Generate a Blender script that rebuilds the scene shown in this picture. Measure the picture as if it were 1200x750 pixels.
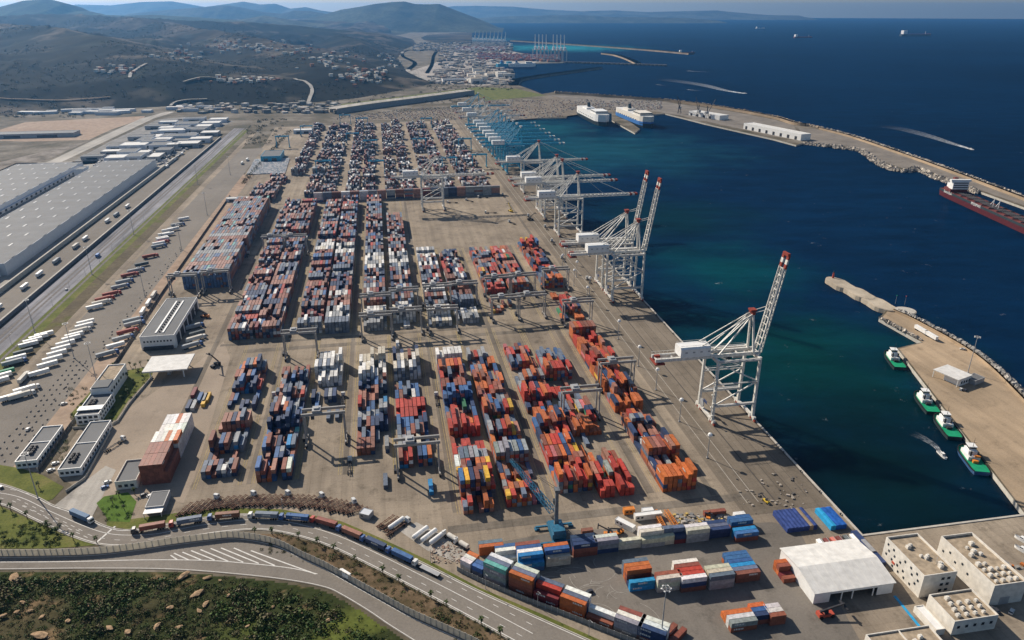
import bpy, bmesh, math, random
import numpy as np
from mathutils import Vector, Matrix, Euler

random.seed(7); rng = np.random.default_rng(7)
scene = bpy.context.scene
for o in list(bpy.data.objects): bpy.data.objects.remove(o)
COL = scene.collection
R = math.radians

# ------------------------------------------------------------------ camera, sky, sun, exposure
F_PX, CAM_H, HORIZ = 850.0, 250.0, 11.0
PITCH = math.atan((375 - HORIZ) / F_PX)
cam_d = bpy.data.cameras.new('camera'); cam = bpy.data.objects.new('camera', cam_d); COL.objects.link(cam)
cam.location = (0, 0, CAM_H); cam.rotation_euler = (R(90) - PITCH, 0, 0)
cam_d.sensor_width = 36; cam_d.lens = 36 * F_PX / 1200; cam_d.clip_start = 1; cam_d.clip_end = 80000
scene.camera = cam

SUN_AZ, SUN_EL = R(313), R(35)          # compass style, clockwise from +Y
world = bpy.data.worlds.new('World'); scene.world = world; world.use_nodes = True
wn = world.node_tree.nodes; wl = world.node_tree.links
bg = wn['Background']; sky = wn.new('ShaderNodeTexSky'); sky.sky_type = 'NISHITA'; sky.sun_disc = False
sky.sun_elevation = SUN_EL; sky.sun_rotation = SUN_AZ; sky.altitude = 200; sky.dust_density = 1.0; sky.air_density = 1.0; sky.ozone_density = 1.5
wl.new(sky.outputs[0], bg.inputs[0]); bg.inputs[1].default_value = 0.072
sd = bpy.data.lights.new('sun', 'SUN'); sd.energy = 5.0; sd.angle = R(0.5); sd.color = (1.0, 0.90, 0.77)
sun = bpy.data.objects.new('sun', sd); COL.objects.link(sun)
sdir = Vector((math.sin(SUN_AZ) * math.cos(SUN_EL), math.cos(SUN_AZ) * math.cos(SUN_EL), math.sin(SUN_EL)))
sun.rotation_euler = sdir.to_track_quat('Z', 'Y').to_euler(); sun.location = (-400, 400, 700)
vs = scene.view_settings; vs.view_transform = 'Standard'; vs.look = 'None'; vs.gamma = 1.0; vs.exposure = 0.33
scene.cycles.max_bounces = 6; scene.cycles.diffuse_bounces = 2; scene.cycles.glossy_bounces = 2
scene.cycles.transparent_max_bounces = 8; scene.cycles.volume_bounces = 0
scene.cycles.use_denoising = True

# ------------------------------------------------------------------ photo pixel -> place on the ground
CT, ST = math.cos(PITCH), math.sin(PITCH)
AZ = R(10); SA, CA = math.sin(AZ), math.cos(AZ)     # the yard's own axes: a runs away along the quay, b across to the water
SEA_Z = -3.0
def G(px, py, z=0.0):
    u = (px - 600) / F_PX; v = (py - 375) / F_PX
    t = (CAM_H - z) / (ST + v * CT)
    return (u * t, (CT - v * ST) * t)
def W(a, b): return (-SA * a + CA * b, CA * a + SA * b)
def toab(x, y): return (-SA * x + CA * y, CA * x + SA * y)
def AB(px, py, z=0.0): return toab(*G(px, py, z))
def proj(x, y, z):
    fw = y * CT - (z - CAM_H) * ST; up = y * ST + (z - CAM_H) * CT
    return 600 + F_PX * x / fw, 375 - F_PX * up / fw, fw

# ------------------------------------------------------------------ materials
MATS = {}
def new_mat(name):
    m = bpy.data.materials.new(name); m.use_nodes = True; MATS[name] = m
    n = m.node_tree.nodes; return m, n, m.node_tree.links, n['Principled BSDF']
def ramp(n, pts):
    r = n.new('ShaderNodeValToRGB'); e = r.color_ramp.elements
    while len(e) < len(pts): e.new(0.5)
    for el, (p, c) in zip(e, pts): el.position = p; el.color = (*c, 1) if len(c) == 3 else c
    return r
def mix(n, l, a, b, f, mode='MIX'):
    m = n.new('ShaderNodeMix'); m.data_type = 'RGBA'; m.blend_type = mode
    for s, v in ((m.inputs[0], f), (m.inputs[6], a), (m.inputs[7], b)):
        if isinstance(v, (int, float)): s.default_value = v
        elif isinstance(v, tuple): s.default_value = (*v, 1) if len(v) == 3 else v
        else: l.new(v, s)
    return m.outputs[2]
def noise(n, l, vec, scale, detail=3.0, rough=0.55):
    t = n.new('ShaderNodeTexNoise'); t.inputs['Scale'].default_value = scale
    t.inputs['Detail'].default_value = detail; t.inputs['Roughness'].default_value = rough
    l.new(vec, t.inputs['Vector']); return t.outputs[0]
def yardvec(n, l, sx=1.0, sy=1.0):
    g = n.new('ShaderNodeNewGeometry'); m = n.new('ShaderNodeMapping'); m.vector_type = 'POINT'
    m.inputs['Rotation'].default_value = (0, 0, -AZ)
    l.new(g.outputs['Position'], m.inputs['Vector'])
    s = n.new('ShaderNodeMapping'); s.inputs['Scale'].default_value = (sx, sy, 1)
    l.new(m.outputs[0], s.inputs['Vector']); return s.outputs[0]
def paint(name, c, rough=0.6, var=0.18, scale=0.35, metallic=0.0):
    """plain painted / built surface with soft wear"""
    m, n, l, b = new_mat(name)
    v = yardvec(n, l)
    f = noise(n, l, v, scale, 4)
    r = ramp(n, [(0.3, tuple(x * (1 - var) for x in c)), (0.7, tuple(min(1, x * (1 + var)) for x in c))])
    l.new(f, r.inputs[0]); l.new(r.outputs[0], b.inputs['Base Color'])
    b.inputs['Roughness'].default_value = rough; b.inputs['Metallic'].default_value = metallic; b.inputs['Specular IOR Level'].default_value = 0.5 if rough < 0.55 else 0.12
    return m
def ground(name, c, var=0.22, stain=0.35, streak=0.25, rough=0.9, tint=None, big=0.012, joints=False):
    """paved ground: broad patches, wheel streaks along the yard, small stains"""
    m, n, l, b = new_mat(name)
    v = yardvec(n, l); vs_ = yardvec(n, l, 0.14, 0.006)
    f1 = noise(n, l, v, big, 5, 0.6)
    dk = tuple(x * (1 - var) for x in c); lt = tuple(x * (1 + var) for x in (tint or c))
    r1 = ramp(n, [(0.32, dk), (0.68, lt)]); l.new(f1, r1.inputs[0])
    f2 = noise(n, l, vs_, 1.0, 4, 0.6)
    r2 = ramp(n, [(0.35, (1 - streak,) * 3), (0.6, (1, 1, 1))]); l.new(f2, r2.inputs[0])
    c1 = mix(n, l, r1.outputs[0], r2.outputs[0], 1.0, 'MULTIPLY')
    f3 = noise(n, l, v, 0.09, 6, 0.7)
    r3 = ramp(n, [(0.28, (1 - stain,) * 3), (0.46, (1, 1, 1))]); l.new(f3, r3.inputs[0])
    c2 = mix(n, l, c1, r3.outputs[0], 1.0, 'MULTIPLY')
    # slab joints: faint dark grid along the yard axes
    bk = n.new('ShaderNodeTexBrick'); bk.offset = 0.0; bk.inputs['Scale'].default_value = 1.0; bk.inputs['Brick Width'].default_value = 6.0; bk.inputs['Row Height'].default_value = 6.0
    bk.inputs['Mortar Size'].default_value = 0.07; bk.inputs['Mortar Smooth'].default_value = 0.6; bk.inputs['Color1'].default_value = (1, 1, 1, 1); bk.inputs['Color2'].default_value = (0.93, 0.93, 0.93, 1); bk.inputs['Mortar'].default_value = (0.62, 0.6, 0.58, 1)
    l.new(v, bk.inputs['Vector'])
    if joints: c2 = mix(n, l, c2, bk.outputs[0], 1.0, 'MULTIPLY')
    f4 = noise(n, l, v, 0.9, 3, 0.7)
    r4 = ramp(n, [(0.3, (0.86,) * 3), (0.7, (1.08,) * 3)]); l.new(f4, r4.inputs[0])
    c3 = mix(n, l, c2, r4.outputs[0], 1.0, 'MULTIPLY')
    l.new(c3, b.inputs['Base Color']); b.inputs['Roughness'].default_value = rough
    b.inputs['Specular IOR Level'].default_value = 0.06
    return m
def earth(name, stops, scale, detail=6, rough=0.95):
    m, n, l, b = new_mat(name)
    v = yardvec(n, l)
    r = ramp(n, stops); f = noise(n, l, v, scale, detail, 0.65); l.new(f, r.inputs[0])
    f2 = noise(n, l, v, scale * 14, 4, 0.7); r2 = ramp(n, [(0.3, (0.7,) * 3), (0.7, (1.2,) * 3)]); l.new(f2, r2.inputs[0])
    l.new(mix(n, l, r.outputs[0], r2.outputs[0], 1.0, 'MULTIPLY'), b.inputs['Base Color'])
    b.inputs['Roughness'].default_value = rough; b.inputs['Specular IOR Level'].default_value = 0.1
    return m
def attr_mat(name, rough=0.6, var=0.25, scale=0.25, attr='Col', obj=False, spec=0.4):
    m, n, l, b = new_mat(name)
    if obj: a = n.new('ShaderNodeObjectInfo'); src = a.outputs['Color']
    else: a = n.new('ShaderNodeVertexColor'); a.layer_name = attr; src = a.outputs[0]
    v = yardvec(n, l); f = noise(n, l, v, scale, 5, 0.7)
    r = ramp(n, [(0.3, (1 - var,) * 3), (0.72, (1 + var * 0.5,) * 3)]); l.new(f, r.inputs[0])
    l.new(mix(n, l, src, r.outputs[0], 1.0, 'MULTIPLY'), b.inputs['Base Color'])
    b.inputs['Roughness'].default_value = rough; b.inputs['Specular IOR Level'].default_value = spec
    return m

M_YARD = ground('yard_concrete', (0.28, 0.232, 0.18), tint=(0.32, 0.265, 0.20), stain=0.5, streak=0.22, joints=True)
M_APRON = ground('quay_concrete', (0.215, 0.18, 0.14), stain=0.35, streak=0.22, joints=True)
M_ASPH = ground('asphalt_yard', (0.185, 0.165, 0.142), stain=0.4, streak=0.1)
M_ROAD = ground('asphalt_road', (0.215, 0.192, 0.165), stain=0.2, streak=0.05, var=0.12)
M_LIGHT = ground('pale_concrete', (0.42, 0.39, 0.345), stain=0.25)
M_LAND = earth('dry_ground', [(0.3, (0.05, 0.05, 0.028)), (0.48, (0.12, 0.10, 0.07)), (0.6, (0.19, 0.165, 0.13)), (0.72, (0.26, 0.23, 0.19))], 0.012)
M_FIELD = earth('bare_earth', [(0.3, (0.30, 0.21, 0.15)), (0.6, (0.36, 0.27, 0.20)), (0.75, (0.42, 0.34, 0.27))], 0.006)
M_GRASS = earth('rough_grass', [(0.3, (0.07, 0.09, 0.02)), (0.55, (0.13, 0.14, 0.035)), (0.75, (0.20, 0.165, 0.07))], 0.06)
M_LAWN = earth('mown_lawn', [(0.3, (0.06, 0.11, 0.015)), (0.7, (0.10, 0.17, 0.03))], 0.15)
M_SCRUB = earth('scrub_soil', [(0.3, (0.05, 0.045, 0.02)), (0.5, (0.12, 0.085, 0.05)), (0.7, (0.24, 0.165, 0.10))], 0.07)
M_SAND = ground('pier_concrete', (0.37, 0.285, 0.195), stain=0.3, streak=0.2, tint=(0.40, 0.30, 0.20))
M_STONE = attr_mat('armour_stone', 0.9, 0.3, 0.5, spec=0.15)
M_PALE = attr_mat('vertex_paint', 0.75, 0.2, 0.1, spec=0.2)
M_LEAF = attr_mat('shrub_leaf', 0.7, 0.3, 0.3, spec=0.2)
M_CONT = attr_mat('container_paint', 0.6, 0.42, 0.45, spec=0.3)
M_CONTO = attr_mat('container_paint_single', 0.55, 0.42, 0.6, obj=True, spec=0.3)
M_WHITE = paint('white_paint', (0.74, 0.73, 0.70), 0.5, 0.08)
M_CRANEW = paint('crane_white', (0.60, 0.58, 0.53), 0.5, 0.25, 0.7)
M_CREAM = paint('cream_render', (0.64, 0.60, 0.53), 0.8, 0.16, 0.35)
M_GREYM = paint('grey_metal', (0.32, 0.32, 0.32), 0.5, 0.15)
M_RTG = paint('rtg_grey', (0.27, 0.26, 0.245), 0.5, 0.15)
M_DARK = paint('dark_metal', (0.045, 0.045, 0.05), 0.6, 0.3)
M_TYRE = paint('tyre_rubber', (0.02, 0.02, 0.02), 0.85, 0.2)
M_CRED = paint('crane_red', (0.24, 0.05, 0.035), 0.6, 0.3, 1.0)
M_RED = paint('red_paint', (0.42, 0.07, 0.04), 0.5, 0.2)
M_ORANGE = paint('orange_paint', (0.60, 0.20, 0.03), 0.5, 0.2)
M_YELLOW = paint('yellow_paint', (0.62, 0.42, 0.04), 0.5, 0.15)
M_BLUE = paint('blue_paint', (0.03, 0.15, 0.42), 0.5, 0.2)
M_CYAN = paint('crane_blue', (0.02, 0.27, 0.42), 0.5, 0.2)
M_CYAND = paint('crane_blue_dark', (0.015, 0.12, 0.21), 0.5, 0.3, 0.8)
M_NAVY = paint('navy_paint', (0.03, 0.05, 0.13), 0.5, 0.25)
M_GREEN = paint('green_deck', (0.015, 0.27, 0.13), 0.6, 0.15)
M_ROOFG = paint('grey_roof', (0.135, 0.138, 0.142), 0.7, 0.12, 0.06)
M_ROOFT = paint('tan_roof', (0.33, 0.265, 0.19), 0.9, 0.32, 0.35)
M_ROOFW = paint('white_roof', (0.62, 0.605, 0.57), 0.6, 0.14, 0.3)
M_MARK = paint('road_marking', (0.62, 0.60, 0.56), 0.8, 0.15, 0.5)
M_PANEL = paint('concrete_panel', (0.44, 0.415, 0.36), 0.85, 0.15, 0.2)
M_KERB = paint('kerb_concrete', (0.44, 0.41, 0.36), 0.9, 0.15)
M_RAIL = paint('rail_slot', (0.07, 0.062, 0.055), 0.7, 0.2)
M_WOOD = paint('trunk_bark', (0.16, 0.11, 0.07), 0.9, 0.25)
def glass_mat():
    m, n, l, b = new_mat('window_glass'); b.inputs['Base Color'].default_value = (0.02, 0.03, 0.04, 1)
    b.inputs['Roughness'].default_value = 0.12; b.inputs['Metallic'].default_value = 0.0; return m
M_GLASS = glass_mat()

def sea_material():
    m, n, l, b = new_mat('sea_water')
    g = n.new('ShaderNodeNewGeometry'); pos = g.outputs['Position']
    col = None
    f = noise(n, l, pos, 0.0011, 5, 0.6)
    r = ramp(n, [(0.3, (0.0010, 0.012, 0.036)), (0.7, (0.0016, 0.019, 0.056))]); l.new(f, r.inputs[0]); col = r.outputs[0]
    # shallow, silty water: places of its own in the basin and round the far port
    for (px, py, rad, c, amt) in SHALLOWS:
        x, y = G(px, py, SEA_Z)
        vm = n.new('ShaderNodeVectorMath'); vm.operation = 'SUBTRACT'; vm.inputs[1].default_value = (x, y, SEA_Z); l.new(pos, vm.inputs[0])
        ln = n.new('ShaderNodeVectorMath'); ln.operation = 'LENGTH'; l.new(vm.outputs[0], ln.inputs[0])
        w = noise(n, l, pos, 0.012, 4, 0.6)
        ma = n.new('ShaderNodeMath'); ma.operation = 'MULTIPLY_ADD'; ma.inputs[1].default_value = rad * 1.1; l.new(w, ma.inputs[0]); l.new(ln.outputs['Value'], ma.inputs[2])
        mr = n.new('ShaderNodeMapRange'); mr.interpolation_type = 'SMOOTHSTEP'
        mr.inputs['From Min'].default_value = rad * 0.55; mr.inputs['From Max'].default_value = rad * 1.6
        mr.inputs['To Min'].default_value = amt; mr.inputs['To Max'].default_value = 0
        l.new(ma.outputs[0], mr.inputs['Value'])
        col = mix(n, l, col, c, mr.outputs[0])
    # wind lanes
    st = n.new('ShaderNodeMapping'); st.inputs['Scale'].default_value = (0.010, 0.03, 1); st.inputs['Rotation'].default_value = (0, 0, R(12)); l.new(pos, st.inputs[0])
    wf = noise(n, l, st.outputs[0], 1.0, 5, 0.65)
    rr = ramp(n, [(0.35, (0.78,) * 3), (0.65, (1.2,) * 3)]); l.new(wf, rr.inputs[0])
    col = mix(n, l, col, rr.outputs[0], 1.0, 'MULTIPLY')
    # scattered whitecaps
    wc = noise(n, l, pos, 0.055, 6, 0.75); wr = ramp(n, [(0.66, (0, 0, 0)), (0.76, (0.4, 0.4, 0.4))]); l.new(wc, wr.inputs[0]); col = mix(n, l, col, (0.35, 0.40, 0.44), wr.outputs[0])
    l.new(col, b.inputs['Base Color'])
    m.node_tree.nodes['Principled BSDF'].subsurface_method = 'BURLEY'; b.inputs['Subsurface Weight'].default_value = 1.0; b.inputs['Subsurface Radius'].default_value = (8, 22, 30); b.inputs['Subsurface Scale'].default_value = 1.0
    b.inputs['IOR'].default_value = 1.33; b.inputs['Specular IOR Level'].default_value = 0.0
    ro = n.new('ShaderNodeMapRange'); ro.inputs['To Min'].default_value = 0.2; ro.inputs['To Max'].default_value = 0.34; l.new(wf, ro.inputs['Value']); l.new(ro.outputs[0], b.inputs['Roughness'])
    w1 = noise(n, l, pos, 0.22, 4, 0.6); w2 = noise(n, l, pos, 0.03, 3, 0.6)
    ad = n.new('ShaderNodeMath'); ad.operation = 'MULTIPLY_ADD'; ad.inputs[1].default_value = 3.0; l.new(w2, ad.inputs[0]); l.new(w1, ad.inputs[2])
    bu = n.new('ShaderNodeBump'); bu.inputs['Strength'].default_value = 0.35; bu.inputs['Distance'].default_value = 1.2
    l.new(ad.outputs[0], bu.inputs['Height']); l.new(bu.outputs[0], b.inputs['Normal'])
    gl = n.new('ShaderNodeBsdfGlossy'); gl.inputs['Roughness'].default_value = 0.22; l.new(bu.outputs[0], gl.inputs['Normal'])
    mx = n.new('ShaderNodeMixShader'); mx.inputs[0].default_value = 0.018; l.new(b.outputs[0], mx.inputs[1]); l.new(gl.outputs[0], mx.inputs[2]); l.new(mx.outputs[0], n['Material Output'].inputs['Surface'])
    return m
SHALLOWS = [(930, 420, 170, (0.001, 0.032, 0.034), 1.0), (1030, 540, 150, (0.001, 0.011, 0.014), 1.0), (780, 255, 170, (0.0015, 0.022, 0.034), 0.9),
            (700, 175, 330, (0.008, 0.065, 0.095), 0.8), (620, 150, 200, (0.01, 0.085, 0.11), 0.7),
            (655, 56, 700, (0.02, 0.20, 0.25), 1.0), (540, 46, 700, (0.05, 0.19, 0.27), 0.8), (850, 315, 120, (0.001, 0.045, 0.056), 0.85)]
M_SEA = sea_material()

# ------------------------------------------------------------------ mesh helpers
class MB:
    """collects shapes, then links them as one mesh object"""
    def __init__(s): s.v = []; s.f = []; s.c = []
    def add(s, vs, fs, col=None):
        o = len(s.v); s.v += [tuple(p) for p in vs]
        for f in fs: s.f.append(tuple(i + o for i in f)); s.c.append(col)
        return s
    def box(s, x0, x1, y0, y1, z0, z1, col=None, bottom=True):
        vs = [(x0, y0, z0), (x1, y0, z0), (x1, y1, z0), (x0, y1, z0), (x0, y0, z1), (x1, y0, z1), (x1, y1, z1), (x0, y1, z1)]
        fs = [(4, 5, 6, 7), (0, 1, 5, 4), (1, 2, 6, 5), (2, 3, 7, 6), (3, 0, 4, 7)]
        if bottom: fs.append((3, 2, 1, 0))
        return s.add(vs, fs, col)
    def cbox(s, c, d, rz=0.0, col=None):
        cr, sr = math.cos(rz), math.sin(rz); vs = []
        for z in (-.5, .5):
            for x, y in ((-.5, -.5), (.5, -.5), (.5, .5), (-.5, .5)):
                X, Y = x * d[0], y * d[1]
                vs.append((c[0] + X * cr - Y * sr, c[1] + X * sr + Y * cr, c[2] + z * d[2]))
        return s.add(vs, [(4, 5, 6, 7), (0, 1, 5, 4), (1, 2, 6, 5), (2, 3, 7, 6), (3, 0, 4, 7), (3, 2, 1, 0)], col)
    def beam(s, p, q, w, h=None, w2=None, h2=None, col=None):
        p, q = Vector(p), Vector(q); h = h or w; w2 = w2 or w; h2 = h2 or h
        d = (q - p).normalized(); up = Vector((0, 0, 1)) if abs(d.z) < 0.95 else Vector((0, 1, 0))
        r = d.cross(up).normalized(); u = r.cross(d)
        vs = []
        for c, ww, hh in ((p, w, h), (q, w2, h2)):
            for i, j in ((-1, -1), (1, -1), (1, 1), (-1, 1)): vs.append(c + r * (i * ww / 2) + u * (j * hh / 2))
        return s.add(vs, [(0, 1, 5, 4), (1, 2, 6, 5), (2, 3, 7, 6), (3, 0, 4, 7), (3, 2, 1, 0), (4, 5, 6, 7)], col)
    def tube(s, p, q, r, r2=None, n=8, col=None, caps=True):
        p, q = Vector(p), Vector(q); r2 = r if r2 is None else r2
        d = (q - p).normalized(); up = Vector((0, 0, 1)) if abs(d.z) < 0.95 else Vector((0, 1, 0))
        x = d.cross(up).normalized(); y = x.cross(d); vs = []
        for c, rr in ((p, r), (q, r2)):
            for k in range(n):
                t = 2 * math.pi * k / n; vs.append(c + x * (rr * math.cos(t)) + y * (rr * math.sin(t)))
        fs = [(k, (k + 1) % n, n + (k + 1) % n, n + k) for k in range(n)]
        if caps: fs += [tuple(range(n))[::-1], tuple(range(n, 2 * n))]
        return s.add(vs, fs, col)
    def prism(s, poly, z0, z1, col=None, top=True, bottom=False):
        n = len(poly); vs = [(x, y, z0) for x, y in poly] + [(x, y, z1) for x, y in poly]
        fs = [(k, (k + 1) % n, n + (k + 1) % n, n + k) for k in range(n)]
        if top: fs.append(tuple(range(n, 2 * n)))
        if bottom: fs.append(tuple(range(n))[::-1])
        return s.add(vs, fs, col)
    def build(s, name, mat, parent=None, smooth=False):
        me = bpy.data.meshes.new(name); me.from_pydata(s.v, [], s.f); me.update()
        if s.c and s.c[0] is not None:
            at = me.color_attributes.new('Col', 'FLOAT_COLOR', 'CORNER')
            arr = np.concatenate([np.tile(np.array([*c, 1.0], np.float32), len(f)) for c, f in zip(s.c, s.f)])
            at.data.foreach_set('color', arr)
        if smooth: me.polygons.foreach_set('use_smooth', [True] * len(me.polygons))
        me.materials.append(mat); o = bpy.data.objects.new(name, me); COL.objects.link(o)
        if parent: o.parent = parent
        return o
def tag(o, label=None, cat=None, group=None, kind=None):
    if label: o['label'] = label
    if cat: o['category'] = cat
    if group: o['group'] = group
    if kind: o['kind'] = kind
    return o
def thing(name, label, cat, loc=(0, 0, 0), rz=0.0, group=None):
    o = bpy.data.objects.new(name, None); COL.objects.link(o); o.empty_display_size = 0.5
    o.location = loc; o.rotation_euler = (0, 0, rz); return tag(o, label, cat, group)
def copy_tree(o, parent=None):
    c = o.copy(); COL.objects.link(c); c.parent = parent
    for ch in list(o.children): copy_tree(ch, c)
    return c
def place(proto, used, loc, rz, label=None, group=None):
    """first use moves the prototype itself, later ones copy it with its parts"""
    o = copy_tree(proto) if used else proto
    o.location = loc; o.rotation_euler = (0, 0, rz)
    if label: o['label'] = label
    if group: o['group'] = group
    return o
def poly_area(p): return 0.5 * sum(p[i][0] * p[(i + 1) % len(p)][1] - p[(i + 1) % len(p)][0] * p[i][1] for i in range(len(p)))
def sheet(name, pts, mat, z=0.0, wall=None, kind='structure', wall_mat=None):
    """flat sheet from ground outline (x, y); optional wall down to z=wall"""
    if poly_area(pts) < 0: pts = pts[::-1]
    bm = bmesh.new(); vs = [bm.verts.new((x, y, z)) for x, y in pts]
    es = [bm.edges.new((vs[i], vs[(i + 1) % len(vs)])) for i in range(len(vs))]
    bmesh.ops.triangle_fill(bm, edges=es, use_beauty=True, use_dissolve=False)
    for f in bm.faces:
        f.normal_update()
        if f.normal.z < 0: f.normal_flip()
    if wall is not None:
        lo = [bm.verts.new((x, y, wall)) for x, y in pts]
        for i in range(len(vs)):
            j = (i + 1) % len(vs); f = bm.faces.new((lo[i], lo[j], vs[j], vs[i])); f.material_index = 1 if wall_mat else 0
    me = bpy.data.meshes.new(name); bm.to_mesh(me); bm.free(); me.materials.append(mat)
    if wall_mat: me.materials.append(wall_mat)
    o = bpy.data.objects.new(name, me); COL.objects.link(o)
    return tag(o, kind=kind)
def pxpoly(pts, z=0.0): return [G(x, y, z) for x, y in pts]
def resample(pts, step):
    out = [pts[0]]; acc = 0.0
    for (x0, y0), (x1, y1) in zip(pts, pts[1:]):
        d = math.hypot(x1 - x0, y1 - y0); t = step - acc
        while t <= d: out.append((x0 + (x1 - x0) * t / d, y0 + (y1 - y0) * t / d)); t += step
        acc = (acc + d) % step
    return out
def smooth_line(pts, n=8):
    """Catmull-Rom through ground points"""
    P = [pts[0]] + list(pts) + [pts[-1]]; out = []
    for i in range(1, len(P) - 2):
        for k in range(n):
            t = k / n; q = []
            for d in (0, 1):
                p0, p1, p2, p3 = (P[i + j][d] for j in (-1, 0, 1, 2))
                q.append(0.5 * (2 * p1 + (p2 - p0) * t + (2 * p0 - 5 * p1 + 4 * p2 - p3) * t * t + (3 * p1 - p0 - 3 * p2 + p3) * t ** 3))
            out.append(tuple(q))
    out.append(tuple(pts[-1])); return out
def offset(pts, d):
    out = []
    for i, (x, y) in enumerate(pts):
        x0, y0 = pts[max(0, i - 1)]; x1, y1 = pts[min(len(pts) - 1, i + 1)]
        L = math.hypot(x1 - x0, y1 - y0) or 1; out.append((x - (y1 - y0) / L * d, y + (x1 - x0) / L * d))
    return out
def ribbon(mb, pts, d0, d1, z0, z1=None, col=None):
    A, B = offset(pts, d0), offset(pts, d1); z1 = z0 if z1 is None else z1
    for i in range(len(pts) - 1):
        mb.add([(*A[i], z0), (*A[i + 1], z0), (*B[i + 1], z1), (*B[i], z1)], [(0, 1, 2, 3)] if d1 > d0 else [(3, 2, 1, 0)], col)
    return mb
# value noise for terrain
def fbm(x, y, scale, octaves=5, seed=0, ridged=False):
    out = np.zeros_like(x); amp = 1.0; tot = 0.0; fx, fy = x / scale, y / scale
    for o in range(octaves):
        ix, iy = np.floor(fx).astype(np.int64), np.floor(fy).astype(np.int64); tx, ty = fx - ix, fy - iy
        tx = tx * tx * (3 - 2 * tx); ty = ty * ty * (3 - 2 * ty)
        def h(i, j):
            q = (i * 374761393 + j * 668265263 + (seed + o) * 2147483647) & 0xffffffff
            q = ((q ^ (q >> 13)) * 1274126177) & 0xffffffff; return ((q ^ (q >> 16)) & 0xffff) / 65535.0
        v = (h(ix, iy) * (1 - tx) + h(ix + 1, iy) * tx) * (1 - ty) + (h(ix, iy + 1) * (1 - tx) + h(ix + 1, iy + 1) * tx) * ty
        if ridged: v = 1 - np.abs(2 * v - 1)
        out += v * amp; tot += amp; amp *= 0.5; fx, fy = fx * 2.03 + 17.1, fy * 2.03 + 5.3
    return out / tot
def grid_mesh(name, X, Y, Z, mat, cols=None, smooth=True):
    nr, nc = X.shape; co = np.stack([X, Y, Z], -1).reshape(-1, 3)
    i = np.arange(nr * nc).reshape(nr, nc); q = np.stack([i[:-1, :-1], i[:-1, 1:], i[1:, 1:], i[1:, :-1]], -1).reshape(-1, 4)
    me = bpy.data.meshes.new(name); me.from_pydata(co.tolist(), [], q.tolist()); me.update()
    if cols is not None:
        at = me.color_attributes.new('Col', 'FLOAT_COLOR', 'POINT'); at.data.foreach_set('color', cols.reshape(-1).astype(np.float32))
    if smooth: me.polygons.foreach_set('use_smooth', [True] * len(me.polygons))
    me.materials.append(mat); o = bpy.data.objects.new(name, me); COL.objects.link(o); return o

# ================================================================== THE SETTING
# ---- sea
mb = MB(); N = 120
mb.add([(27000 * math.cos(2 * math.pi * k / N), 27000 * math.sin(2 * math.pi * k / N), SEA_Z) for k in range(N)], [tuple(range(N))])
tag(mb.build('sea', M_SEA), kind='structure')

# ---- land with its quays
QB = 231.0                                      # quay edge
coast = [(-9000, 60), G(1400, 760), G(1290, 560), G(1200, 465), G(1144, 414), G(1077, 376), G(1041, 361), G(1030, 373), G(1080, 401), G(1051, 408),
         W(264, 327), W(264, QB), W(1830, QB), W(1826, 460)] + pxpoly([
    (671, 126), (717, 132), (717, 141), (744, 156), (750, 151), (723, 132), (768, 134), (779, 133), (800, 138), (827, 145), (867, 154), (907, 163), (933, 170), (943, 167),
    (1000, 174), (1013, 177), (1033, 191), (1057, 199), (1077, 197), (1100, 207), (1150, 225), (1200, 243), (1300, 285), (1310, 274), (1200, 232), (1133, 207), (1067, 183), (1000, 160), (960, 150),
    (931, 144), (907, 137), (853, 127), (789, 118), (720, 113), (648, 108), (635, 110), (620, 104), (608, 100), (604, 96), (590, 88), (583, 81), (575, 78), (587, 75.5),
    (660, 73.5), (661, 71), (600, 60), (597, 55), (570, 50), (545, 51), (510, 50), (497, 47), (493, 44), (500, 41), (530, 39), (562, 37), (560, 33)]) + [(-1200, 13500), (-9000, 13500)]
sheet('ground', coast, M_LAND, 0.0, wall=-6.0, wall_mat=M_PANEL)

def abrect(a0, a1, b0, b1): return [W(a0, b0), W(a0, b1), W(a1, b1), W(a1, b0)]
yard_out = [W(1832, QB - 0.3), W(264.3, QB - 0.3), W(264.3, 327)] + pxpoly([(1200, 607), (1400, 760), (725, 760), (640, 722), (560, 688), (500, 656), (440, 628), (400, 611), (330, 597), (250, 595), (195, 603), (150, 609), (125, 597), (95, 575)]) + [W(400, -206), W(470, -206), W(560, -211), W(700, -216), W(1100, -222), W(1780, -240)]
sheet('container_yard', yard_out, M_YARD, 0.05)
sheet('quay_apron', abrect(290, 1828, 178, QB - 1.2), M_APRON, 0.10)
sheet('south_yard', pxpoly([(560, 640), (660, 622), (905, 612), (935, 620), (1010, 755), (735, 755), (700, 736), (640, 706), (580, 678)]), M_ASPH, 0.10)
sheet('gate_paving', pxpoly([(150, 480), (228, 428), (262, 400), (270, 420), (228, 560), (215, 590), (180, 580), (128, 590), (95, 572), (128, 508)]), ground('block_paving', (0.33, 0.27, 0.21), stain=0.2, streak=0.05), 0.09)
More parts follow.
